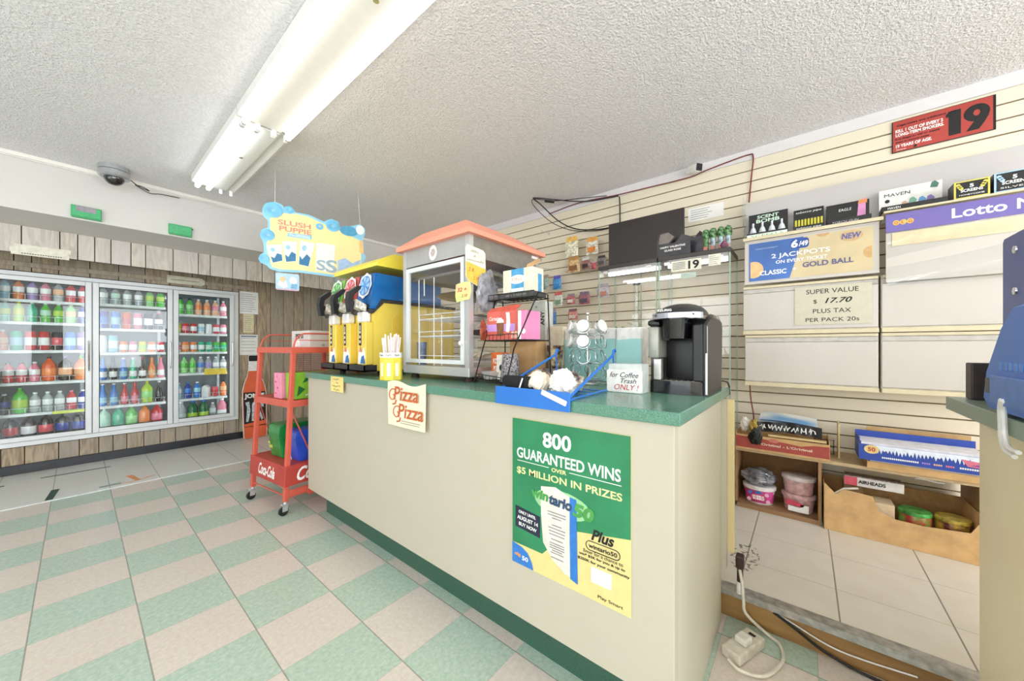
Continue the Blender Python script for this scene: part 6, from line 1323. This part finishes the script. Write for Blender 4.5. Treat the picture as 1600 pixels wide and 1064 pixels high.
tape('upright orange tape piece on the pale floor', [(0.33, 4.63), (0.36, 4.63), (0.325, 4.85), (0.28, 4.85)], TO)
tape('thin orange tape strip along the edge of the checkered floor', [(0.24, 4.61), (0.32, 4.605), (0.46, 4.69), (0.45, 4.70), (0.33, 4.625)], TO)
# ================================================================ LOWER SHELVES, RIGHT COUNTER, FLOOR CABLES, POSTER
# low shelf with tubs
ls = wallthing('low_shelf', 'low brown board shelf unit on the raised floor below the white cabinets', 'shelf', 2.80, 0.135, PZ)
BW = mat('shelf_brown', '#a07c56', 0.6, var=0.12, scale=10, stretch=(0.2, 1, 1))
B().box(-0.215, 0.0, 0.0005, 0.215, 0.29, 0.028).build('bottom_board', BW, ls)
B().box(-0.225, 0.0, 0.376, 0.82, 0.29, 0.394).build('top_board', mat('shelf_beige', '#c2a982', 0.6, var=0.06), ls)
B().box(0.198, 0.0, 0.0285, 0.213, 0.29, 0.3755).build('divider', BW, ls)
B().box(-0.213, 0.275, 0.0285, 0.197, 0.289, 0.3755).build('back', mat('shelf_back_brown', '#9a7448', 0.7), ls)  # back board in a slightly deeper brown
B().box(-0.225, 0.01, 0.0285, -0.215, 0.29, 0.3755).build('side', BW, ls)
B().box(0.80, 0.01, 0.0285, 0.812, 0.29, 0.3755).build('side', BW, ls)
for k in range(5):
    tag(B().box(0, -0.24+0.0, 0, 0.003, 0.0, 0.36-0.02*k).build('magazine', mat('mag_%d' % (k % 3), ('#d8d6d0', '#b9b4a8', '#e9e7e0')[k % 3], 0.5, var=0.1, scale=20), None, (2.80+0.25, 0.3705-0.003*k, PZ+0.0005), PI/2+0.0), 'pale magazine standing at the far side of the low shelf', 'magazine', 'magazines beside the low shelf')
for o in list(bpy.data.objects):
    if o.name.startswith('magazine'): o.rotation_euler = (0, 0, -PI/2+PI); o.location = (2.795, o.location.y+0.004, PZ+0.0005); o.data.transform(Matrix.Diagonal((1, 1, 1, 1)))
def oval_tub(label, x, y, z, lid, m, labm, parts, open_=False, s=1.0):
    t = wallthing('gum_tub', label, 'tub', x, y, z)
    prof = [(0.072, 0), (0.076, 0.004), (0.086, 0.095), (0.09, 0.097), (0.09, 0.112), (0.085, 0.114), (0.0, 0.112)]
    B().lathe([(r_*s, z_*s) for r_, z_ in prof], n=28, sy=0.85).build('tub', m, t, smooth=True)
    if lid: B().lathe([(0.0905*s, 0.094*s), (0.093*s, 0.096*s), (0.093*s, 0.116*s), (0.088*s, 0.119*s), (0, 0.118*s)], n=28, sy=0.85).build('lid', lid, t, smooth=True)
    if labm: B().lathe([(0.0765*s, 0.012*s), (0.0775*s, 0.014*s), (0.0852*s, 0.09*s), (0.0845*s, 0.091*s)], n=28, sy=0.86).build('wrap_label', labm, t, smooth=True)
    parts(t, s); return t
TUBW = mat('tub_white', '#ece6e4', 0.35); TUBP = mat('tub_clear_pink', '#d8b0b0', 0.3, var=0.15, scale=30)
def bent(strs, r, sy, zs): pass
def dub(t, s):
    decal(t, 'oval', circ(0.0, 0.048, 0.046, 22, 0.025), mat('oval_red', '#b8305c', 0.5), -0.0715); decal(t, 'oval', circ(0.0, 0.048, 0.042, 22, 0.021), mat('oval_pink', '#d84c8c', 0.5), -0.0723)
    lettering(t, [('DUBBLE', 0, 0.055, 0.062, 0.013), ('BUBBLE', 0.002, 0.040, 0.062, 0.013)], WHITEINK, -0.0733, bold=0.05)
    decal(t, 'blue_badge', circ(-0.045, 0.074, 0.011), mat('badge_blue', '#3f70b8', 0.5), -0.0705)
    decal(t, 'blue_badge', circ(0.0, 0.08, 0.02, 16, 0.009), mat('badge_blue', '#3f70b8', 0.5), -0.0735)
    for x, z in ((-0.05, 0.03), (0.052, 0.028), (0.045, 0.07)): decal(t, 'pink_spot', circ(x, z, 0.012), mat('spot_pink', '#f2b8d0', 0.5), -0.0675)
oval_tub('pink labelled white gum tub under the grey plastic bag', 2.905, 0.235, PZ+0.0288, TUBW, TUBW, mat('gum_pink', '#d04c94', 0.45, var=0.12, scale=25), dub)
def rl(t, s):
    decal(t, 'red_label', [(-0.06, 0.05), (0.02, 0.045), (0.03, 0.06), (-0.02, 0.08), (-0.062, 0.08)], mat('label_red', '#c84458', 0.5), -0.0745); decal(t, 'price_sticker', [(0.01, 0.012), (0.05, 0.012), (0.05, 0.06), (0.01, 0.06)], PAPER, -0.0745)
    decal(t, 'white_label', [(-0.05, 0.012), (0.01, 0.012), (0.01, 0.04), (-0.05, 0.045)], PAPER, -0.0735)
oval_tub('clear pinkish tub with red label at the bottom of the stack', 2.905, 0.03, PZ+0.0288, TUBP, TUBP, None, rl, s=0.93)
oval_tub('clear pinkish tub stacked on top of the red-labelled one', 2.905, 0.03, PZ+0.0288+0.1112, mat('tub_lid_pale', '#ddd0d0', 0.3), TUBP, None, lambda t, s: None, s=0.93)
put('plastic_bag', 'dark grey plastic bag squashed on top of the gum tub', 'bag', crumple(0.09, 0.09, 0.055, 71, 7), mat('bag_dark', '#8a8b92', 0.22, var=0.35, scale=18, coat=0.6), (2.90, 0.236, PZ+0.1498), 0.0, smooth=True)
# tray of papers on the shelf, red front
rt = wallthing('cardboard_tray', 'cardboard tray with a red lettered front on the low shelf', 'box', 2.785, 0.12, PZ+0.3945)
B().box(-0.235, 0, 0, 0.235, 0.27, 0.004).box(-0.235, 0, 0.004, 0.235, 0.004, 0.095).box(-0.235, 0.266, 0.004, 0.235, 0.27, 0.10).box(-0.235, 0.004, 0.004, -0.231, 0.266, 0.11).box(0.231, 0.004, 0.004, 0.235, 0.266, 0.11).build('tray', CARD, rt)
decal(rt, 'red_face', [(-0.233, 0.012), (0.233, 0.012), (0.233, 0.082), (0.16, 0.078), (0.1, 0.064), (0.02, 0.074), (-0.233, 0.086)], mat('tray_red', '#a8483f', 0.55, var=0.06), -0.0006)
lettering(rt, [("The Original - L'Original", 0.0, 0.045, 0.31, 0.02)], mat('tray_cream', '#ecdcc0', 0.5), -0.0016, bold=0.02)
decal(rt, 'logo_blob', circ(-0.03, 0.076, 0.028, 14, 0.012), mat('logo_rose', '#c87868', 0.5), -0.0016)
put('newspaper', 'folded white and blue printed bag on top of the cardboard tray', 'paper bag', B().grid(lambda u, v: Vector((-0.13+0.29*u, -0.0+0.14*v, 0.02*math.sin(2*u+1)+0.03*v)), 8, 6).grid(lambda u, v: Vector((-0.13+0.29*u, -0.0+0.14*v, 0.02*math.sin(2*u+1)+0.03*v-0.012)), 8, 6), mat('bag_bluewhite', '#e4e6e4', 0.5, scale=7, col2='#6aa0d0', detail=0), (2.83, 0.10, PZ+0.575), RW, smooth=True)
put('printed_bag', 'black bag with white script drooping over the tray front', 'bag', B().grid(lambda u, v: Vector((-0.14+0.32*u, -0.01-0.012*v+0.006*math.sin(17*u), 0.065-0.06*v+0.012*math.sin(3*u))), 24, 6).grid(lambda u, v: Vector((-0.14+0.32*u, 0.0-0.010*v+0.006*math.sin(17*u), 0.065-0.06*v+0.012*math.sin(3*u))), 24, 6), mat('bag_script', '#1c1a1c', 0.35, scale=38, col2='#1c1a1c'), (2.815, 0.10, PZ+0.512), RW, smooth=True)
scr = B(); rq = random.Random(14)
for k in range(7):
    x0 = -0.12+0.04*k; pts = [(x0+0.006*j+rq.uniform(-0.004, 0.004), -0.034, 0.045+0.018*math.sin(2.4*j+k)) for j in range(6)]
    scr.tube(pts, 0.0032, 5)
scr.build('white_scrawl', WHITEINK, bpy.data.objects['printed_bag'])
put('card_flap', 'long cream cardboard strip sticking out of the tray', 'cardboard', B().box(-0.10, 0, 0, 0.18, 0.03, 0.012, bev=0.002), mat('strip_kraft', '#d8bc88', 0.7), (2.792, 0.08, PZ+0.494), RW)
put('paper_scrap', 'crumpled white paper at the far end of the cardboard tray', 'paper', crumple(0.045, 0.028, 0.05, 75), PW, (2.88, 0.312, PZ+0.495), smooth=True)
put('paper_scrap', 'crumpled golden wrapper at the far end of the cardboard tray', 'wrapper', crumple(0.04, 0.028, 0.05, 76), mat('scrap_gold', '#c8a848', 0.4, var=0.3), (2.83, 0.255, PZ+0.495), smooth=True)
put('paper_scrap', 'black scrap with a white triangle hanging over the tray front', 'wrapper', crumple(0.012, 0.035, 0.055, 78), BLACK, (2.772, 0.245, PZ+0.437), smooth=True)
# big open kraft box with candy
kb = wallthing('open_box', 'wide open cardboard box with a cut-down front on the raised floor', 'box', 2.775, -0.375, PZ)
w2 = 0.285
B().box(-w2, 0, 0.001, w2, 0.27, 0.005).build('bottom', CARD, kb)
B().prism([(-w2, 0.005), (w2, 0.005), (w2, 0.21), (w2-0.03, 0.15), (0.10, 0.135), (0.0, 0.14), (-0.06, 0.165), (-0.085, 0.24), (-0.2, 0.25), (-0.235, 0.215), (-w2, 0.27)], 0, 0.005, 'xz').build('front', CARD, kb)
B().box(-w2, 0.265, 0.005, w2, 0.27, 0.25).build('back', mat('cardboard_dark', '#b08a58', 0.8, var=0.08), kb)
for s in (-1, 1): B().box(s*w2-0.0025, 0.005, 0.005, s*w2+0.0025, 0.265, 0.25).build('side', CARD, kb)
B().tube([(-0.24, 0.01, 0.215), (-0.2, 0.02, 0.25), (-0.14, 0.03, 0.262)], 0.006, 6).build('cut_rim', mat('rim_pale', '#d8d0c0', 0.7), kb, smooth=True)
ab = wallthing('candy_box', 'long white candy box with red logo lying in the open cardboard box', 'box', 2.86, -0.30, PZ+0.26)
ab.rotation_euler = (0, 0.0, RW)
B().box(-0.12, 0, 0, 0.12, 0.07, 0.05, bev=0.001, seg=1).build('box', mat('candy_white', '#dcd8d4', 0.5, var=0.06), ab)
B().box(-0.115, 0.001, 0.0502, 0.115, 0.069, 0.056).build('candy_rows', mat('candy_brown', '#8a7c70', 0.5, var=0.35, scale=90), ab)
decal(ab, 'red_logo', [(-0.119, 0.001), (-0.065, 0.001), (-0.065, 0.049), (-0.119, 0.049)], mat('candy_red', '#d85868', 0.5), -0.0006)
lettering(ab, [('AIRHEADS', -0.005, 0.027, 0.11, 0.02)], INK, -0.0008, bold=0.03)
sp_ = B().box(-0.11, 0.005, -0.255, -0.1, 0.065, -0.001).box(0.1, 0.005, -0.255, 0.11, 0.065, -0.001)
put('candy_carton', 'upright cream and brown candy carton holding up the long white box', 'box', B().box(-0.03, 0, 0, 0.045, 0.12, 0.19, bev=0.001), mat('candy_cream', '#e0c8a4', 0.5, var=0.04), (2.825, -0.335, PZ+0.0055), RW)
put('candy_carton', 'brown carton under the far end of the long white candy box', 'box', B().box(-0.04, 0, 0, 0.04, 0.1, 0.25, bev=0.001), mat('candy_umber', '#8a6a4c', 0.6), (2.885, -0.22, PZ+0.0055), RW)
for k, (y, c1, c2, lab) in enumerate(((-0.46, '#6a9a3c', '#b03438', 'round clear tub of red and green candy in the open cardboard box'), (-0.592, '#c8a83c', '#6a2430', 'round clear tub of yellow and dark red candy at the right in the open box'))):
    t = wallthing('candy_tub', lab, 'tub', 2.87, y, PZ+0.0055)
    B().lathe([(0.055, 0), (0.06, 0.005), (0.062, 0.15), (0.058, 0.165)], n=24).build('tub', mat('candy_mix%d' % k, c1, 0.3, scale=28, col2=c2, coat=0.4), t, smooth=True)
    B().lathe([(0.0635, 0.16), (0.065, 0.163), (0.062, 0.178), (0, 0.18)], n=24).build('lid', mat('lid_mix%d' % k, ('#4ca04c', '#c8b04c')[k], 0.35, scale=30, var=0.3), t, smooth=True)
    B().prism([(-0.02, 0.03), (0.022, 0.03), (0.02, 0.11), (-0.018, 0.11)], -0.064, -0.061, 'xz').build('label', mat('lab_red%d' % k, '#d85a5a', 0.5, var=0.2, scale=60), t)
# blue freezer-pop box on the upper board
fb3 = wallthing('cardboard_tray', 'shallow cardboard tray of white papers under the blue box', 'box', 2.79, -0.44, PZ+0.3945)
B().box(-0.17, 0, 0, 0.25, 0.25, 0.004).box(-0.17, 0, 0.004, 0.25, 0.004, 0.035).box(-0.17, 0.004, 0.004, -0.166, 0.25, 0.043).box(-0.15, 0.246, 0.004, 0.25, 0.25, 0.19).build('tray', CARD, fb3)
B().box(-0.16, 0.006, 0.0045, 0.25, 0.24, 0.0438).build('papers', mat('papers_white', '#e4e0da', 0.7, var=0.06, scale=60, stretch=(0.1, 0.1, 4)), fb3)
bp = wallthing('freezer_pop_box', 'blue and white frosted freezer-pop box on the shelf beside the right counter', 'box', 2.775, -0.45, PZ+0.4400)
B().box(-0.215, 0, 0, 0.24, 0.2, 0.004).box(-0.215, 0, 0.004, 0.24, 0.004, 0.085).box(-0.215, 0.004, 0.004, -0.211, 0.2, 0.12).box(-0.215, 0.196, 0.004, 0.24, 0.2, 0.13).build('box', mat('pop_blue', '#2f4ca8', 0.45, var=0.05), bp)
B().box(-0.205, 0.01, 0.0045, 0.235, 0.19, 0.095).build('white_liner', mat('liner_white', '#e9e8ee', 0.6), bp)
fz = [(-0.16, 0.085)]
rq = random.Random(8)
x = -0.16
while x < 0.235: fz += [(x+0.006, 0.05+rq.uniform(-0.012, 0.004)), (x+0.012, 0.066+rq.uniform(-0.008, 0.006))]; x += 0.013
fz += [(0.238, 0.06), (0.238, 0.085)]
decal(bp, 'frost', fz, mat('frost_white', '#e4ecf8', 0.5), -0.0006)
decal(bp, 'round_logo', circ(-0.165, 0.06, 0.03, 20, 0.024), mat('logo_gold', '#e4cc8c', 0.5), -0.0012); lettering(bp, [('50', -0.165, 0.06, 0.03, 0.022)], REDINK, -0.002, bold=0.03)
for x0, x1, mm in ((-0.125, 0.005, WHITEINK), (0.02, 0.05, mat('pop_lilac', '#a888d8', 0.5)), (0.06, 0.09, mat('pop_peach', '#e8b890', 0.5)), (0.10, 0.13, mat('pop_pink', '#e07890', 0.5)), (0.145, 0.215, WHITEINK)):
    b3 = B(); x = x0
    while x < x1: b3.box(x, -0.0012, 0.018, x+0.0055, -0.0004, 0.0265); x += 0.0075
    b3.build('flavour_print', mm, bp)
decal(bp, 'pink_band', [(0.17, 0.035), (0.238, 0.03), (0.238, 0.058), (0.15, 0.068)], mat('pop_rose', '#d87890', 0.5), -0.0014)
decal(bp, 'purple_swirl', [(0.18, 0.042), (0.215, 0.038), (0.236, 0.046), (0.215, 0.052)], mat('pop_purple', '#8a4c98', 0.5), -0.002)
put('upright_board', 'narrow cream board standing on the shelf left of the blue box', 'board', B().box(-0.004, 0, 0, 0.004, 0.10, 0.21), mat('board_cream', '#d8c690', 0.6), (2.90, -0.16, PZ+0.3945), RW)
put('wire_basket', 'small black wire basket on the shelf next to the red-fronted tray', 'basket', (lambda b3: [b3.cyl((-0.04+0.03*k, 0, 0.0), (-0.04+0.03*k, 0, 0.09), 0.0018, n=5) for k in range(4)] and [b3.cyl((-0.045, 0, 0.002+0.042*k), (0.055, 0, 0.002+0.042*k), 0.0018, n=5) for k in range(3)] and b3)(B()), DARKWIRE, (2.98, -0.15+0.06, PZ+0.396), RW)
put('receipt', 'loose receipts hanging below the paper tray', 'paper', B().grid(lambda u, v: Vector((-0.05+0.1*u, 0.02-0.03*v, 0.003*math.sin(6*u))), 8, 2).grid(lambda u, v: Vector((-0.05+0.1*u, 0.02-0.03*v, 0.003*math.sin(6*u)-0.002)), 8, 2), PAPER, (2.80, -0.50, PZ+0.3715), RW, smooth=True)
# red lead down to the shelf
cable('red_cable', 'dark red cable hanging below the white cabinets to the tray', smooth([(2.93, 0.29, 0.932), (2.93, 0.285, 0.84), (2.925, 0.27, 0.74), (2.90, 0.265, 0.665)]), 0.004, RC)
# ---------------------------------------------------------------- right counter things
TB = mat('terminal_blue', '#4474c4', 0.45, var=0.02, scale=5); TBD = mat('terminal_navy', '#26489c', 0.35, var=0.02)
tm = thing('lottery_terminal', 'big blue lottery terminal on the right counter', 'terminal', (1.42, -0.62, 1.0135))
q = [(0.225, 0.012), (0.235, 0.04), (0.225, 0.11), (0.205, 0.23), (0.185, 0.285), (0.15, 0.305), (-0.3, 0.31), (-0.3, 0.012)]
b3 = B().prism(q, -0.15, 0.20, 'yz'); bmesh.ops.bevel(b3.bm, geom=[e for e in b3.bm.edges if abs(e.verts[0].co.x-e.verts[1].co.x) < 1e-4], offset=0.02, segments=3, affect='EDGES')
b3.build('body', TB, tm, smooth=True)
B().box(-0.11, 0.222, 0.03, 0.13, 0.238, 0.105, bev=0.004).build('lower_panel', mat('terminal_mid', '#4c78c0', 0.4), tm)
for k in range(6): B().box(0.10-0.028*k, 0.21, 0.118, 0.116-0.028*k, 0.226, 0.14, bev=0.002).build('vent_slot', mat('vent_blue', '#5c88cc', 0.4), tm)
B().box(0.135, 0.21, 0.055, 0.165, 0.236, 0.095).build('latch', BLACK, tm)
for x in (-0.1, 0.15):
    for y in (-0.25, 0.18): B().cyl((x, y, 0), (x, y, 0.014), 0.018).build('foot', BLACK, tm)
tpst = thing('screen_back', 'dark blue upright panel with two screws behind the lottery terminal', 'panel', (1.84, -0.525, 1.0135), PI)
B().prism([(-0.17, 0.0), (-0.17, 0.535), (-0.16, 0.545), (0.19, 0.545), (0.19, 0.0)], 0, 0.012, 'xz').build('panel', TBD, tpst)
for z in (0.36, 0.493): B().lathe([(0.013, 0), (0.012, 0.004), (0.005, 0.006), (0, 0.006)], n=14, M=Matrix.Translation((-0.075, 0.0, z)) @ Matrix.Rotation(PI/2, 4, 'X')).build('screw', CHROME, tpst, smooth=True)
put('black_box', 'small dark box standing on the right counter before the lottery terminal', 'box', B().box(-0.03, -0.03, 0, 0.03, 0.03, 0.125, bev=0.004), mat('box_umber', '#3c302c', 0.5, var=0.1), (1.955, -0.468, 1.0135), RW)
put('draped_lead', 'white cord draped over the edge of the right counter', 'cord', B().tube(smooth([(1.47, -0.382, 1.06), (1.50, -0.388, 1.035), (1.505, -0.390, 1.0), (1.50, -0.390, 0.96), (1.47, -0.388, 0.935), (1.42, -0.388, 0.93)]), 0.0055, 7).tube(smooth([(1.455, -0.382, 1.06), (1.482, -0.388, 1.035), (1.487, -0.390, 1.0), (1.48, -0.390, 0.965), (1.45, -0.388, 0.945), (1.40, -0.388, 0.945)]), 0.0055, 7), WHITE, (0, 0, 0), smooth=True)
# ---------------------------------------------------------------- power bar and cables at the counter foot
ps_ = thing('power_bar', 'white power bar with a plug lying on the floor at the counter corner', 'power bar', (1.655, 0.185, 0.001))
ps_.rotation_euler = (0, 0, 1.2)
B().box(-0.035, -0.09, 0.0, 0.035, 0.09, 0.04, bev=0.006).build('body', mat('bar_white', '#d6cfc0', 0.45, var=0.08), ps_)
B().box(-0.025, -0.02, 0.04, 0.02, 0.03, 0.065, bev=0.006).build('plug', mat('plug_white', '#e4e0d6', 0.4), ps_)
for k in range(2): B().box(-0.012, -0.07+0.025*k, 0.0402, 0.012, -0.055+0.025*k, 0.0408).build('outlet', BLACK, ps_)
cable('power_lead', 'white power cord running from the counter end down to the power bar', smooth([(1.80, 0.215, 0.24), (1.795, 0.205, 0.18), (1.79, 0.2, 0.12), (1.785, 0.19, 0.07), (1.80, 0.12, 0.012), (1.77, 0.075, 0.008), (1.68, 0.065, 0.008), (1.57, 0.11, 0.008), (1.535, 0.18, 0.012), (1.55, 0.222, 0.02)]), 0.006, mat('cord_white', '#e0dacb', 0.5))
put('wall_plug', 'dark plug with a white cord end hanging under the yellow cabinet door', 'plug', B().box(-0.02, -0.015, 0.0, 0.02, 0.015, 0.055, bev=0.006).cyl((0, 0, -0.06), (0, 0, 0.0), 0.012, n=10), mat('plug_dark', '#3a2622', 0.5), (1.81, 0.215, 0.244))
put('white_connector', 'white cord connector below the dark plug at the counter end', 'connector', B().cyl((0, 0, 0), (0, 0, 0.05), 0.014, n=10), WHITE, (1.81, 0.215, 0.134))
cable('black_cable', 'black cable drooping along the wooden riser of the raised floor', smooth([(1.82, 0.10, 0.10), (1.816, 0.03, 0.07), (1.814, -0.05, 0.03), (1.81, -0.15, 0.008), (1.808, -0.25, 0.008), (1.812, -0.33, 0.03), (1.818, -0.40, 0.06)]), 0.0055, BC)
cable('white_cable', 'thin white cable along the wooden riser of the raised floor', smooth([(1.828, 0.25, 0.11), (1.828, 0.12, 0.10), (1.826, 0.05, 0.085), (1.826, -0.1, 0.045), (1.828, -0.3, 0.06)]), 0.003, WHITE)
# ---------------------------------------------------------------- green and yellow lottery poster on the counter front
po = thing('lottery_poster', 'green and yellow lottery poster taped to the counter front', 'poster', (1.0485, 0.628, 0.655), RW)
PGN = mat('poster_green', '#2a8457', 0.4, var=0.08, scale=6); PYL = mat('poster_yellow', '#dfd08c', 0.4, var=0.02)
pw, ph = 0.229, 0.272
def Q(u, v): return (-pw+2*pw*u, ph-2*ph*v)
def qs(*a): return [Q(*p) for p in a]
B().box(-pw, -0.002, -ph, pw, 0, ph).build('sheet', PYL, po)
decal(po, 'green_field', qs((0.003, 0.86), (0.30, 0.86), (0.55, 0.64), (0.997, 0.57), (0.997, 0.002), (0.003, 0.002)), PGN, -0.0021)
decal(po, 'halo', [Q(0.47+0.24*math.cos(t), 0.50+0.085*math.sin(t)) for t in [PI/12*k for k in range(24)]], mat('halo_green', '#9ccf9a', 0.5), -0.0028)
decal(po, 'ticket', qs((0.29, 0.42), (0.42, 0.40), (0.54, 0.435), (0.60, 0.44), (0.60, 0.93), (0.50, 0.92), (0.40, 0.87), (0.31, 0.78), (0.29, 0.60)), mat('ticket_white', '#e2ddd2', 0.5), -0.0035)
decal(po, 'ticket_stripe', qs((0.545, 0.435), (0.60, 0.44), (0.605, 0.70), (0.61, 0.95), (0.55, 0.935), (0.545, 0.70)), mat('stripe_blue', '#2f78c8', 0.5), -0.0042)
def qt(s_, u, v, du, dv, sh=0, ro=0, bo=0.02): x, z = Q(u, v); return (s_, x, z, du*2*pw, dv*2*ph, sh, ro, bo)
lettering(po, [qt('800', 0.43, 0.112, 0.25, 0.10, bo=0.025), qt('GUARANTEED WINS', 0.49, 0.232, 0.88, 0.072)], WHITEINK, -0.0028)
lettering(po, [qt('OVER', 0.45, 0.295, 0.13, 0.026), qt('$5 MILLION IN PRIZES', 0.495, 0.355, 0.89, 0.052)], mat('ink_butter', '#e6dea0', 0.6), -0.0028)
for u0, u1 in ((0.055, 0.36), (0.54, 0.935)):
    (x0, z0), (x1, _) = Q(u0, 0.287), Q(u1, 0.287); B().box(x0, -0.0035, z0-0.001, x1, -0.0028, z0+0.001).build('rule', WHITEINK, po)
lettering(po, [qt('win', 0.28, 0.475, 0.16, 0.062, 0.12, -0.05, 0.045)], mat('ink_lime', '#4a9a4c', 0.5), -0.0052); lettering(po, [qt('tario', 0.465, 0.487, 0.20, 0.066, 0.12, -0.05, 0.045)], mat('ink_blue2', '#2c4c6c', 0.5), -0.0052); lettering(po, [qt('50', 0.655, 0.505, 0.17, 0.085, 0.12, -0.08, 0.05)], mat('ink_lime', '#5cb05c'), -0.0052)
decal(po, 'navy_box', qs((0.035, 0.60), (0.28, 0.625), (0.28, 0.765), (0.035, 0.745)), mat('box_navy', '#20243c', 0.5), -0.0028)
lettering(po, [qt('ONLY UNTIL', 0.155, 0.64, 0.17, 0.02, 0, -0.06), qt('AUGUST 14', 0.158, 0.68, 0.205, 0.026, 0, -0.06), qt('BUY NOW', 0.16, 0.722, 0.175, 0.024, 0, -0.06)], WHITEINK, -0.0036)
decal(po, 'blue_quarter', qs((0.003, 0.997), (0.215, 0.997), (0.20, 0.95), (0.16, 0.90), (0.10, 0.875), (0.003, 0.86)), mat('stripe_blue', '#2f78c8'), -0.0032)
lettering(po, [qt('50', 0.135, 0.945, 0.06, 0.03)], WHITEINK, -0.004); lettering(po, [qt('olg', 0.06, 0.935, 0.06, 0.03, bo=0.05)], mat('olg_orange', '#e89a4c', 0.5), -0.004)
lettering(po, [qt('Plus', 0.80, 0.615, 0.17, 0.066, 0.3, 0, 0.03), qt('wintario50', 0.80, 0.685, 0.21, 0.026), qt('Enter for a chance to', 0.80, 0.725, 0.29, 0.02, bo=0.0), qt('win* $5K for you & up to', 0.79, 0.752, 0.34, 0.02), qt('$250K for your community', 0.80, 0.782, 0.38, 0.02), qt('Play Smart', 0.855, 0.966, 0.18, 0.024, bo=0.0)], INK, -0.003)
(x0, z0), (x1, z1) = Q(0.675, 0.712), Q(0.925, 0.658)
B().tube([(a_, -0.003, c_) for a_, c_ in rrect(x0, z0, x1, z1, 0.0145)], 0.0013, 4, closed=True).build('oval_outline', INK, po)
b3 = B(); rq = random.Random(2)
for vv in (0.565, 0.583, 0.60, 0.645, 0.665, 0.685, 0.705, 0.735, 0.76, 0.775, 0.79, 0.805, 0.82, 0.85):
    x, z = Q(0.42+0.02*vv, vv); ln = rq.uniform(0.035, 0.075); b3.box(x-ln/2, -0.0045, z-0.0018, x+ln/2, -0.0038, z+0.0018)
b3.build('ticket_print', mat('ticket_ink', '#8a8a88', 0.7), po)
decal(po, 'white_square', qs((0.715, 0.895), (0.865, 0.895), (0.865, 0.805), (0.715, 0.805)), WHITEINK, -0.0028)
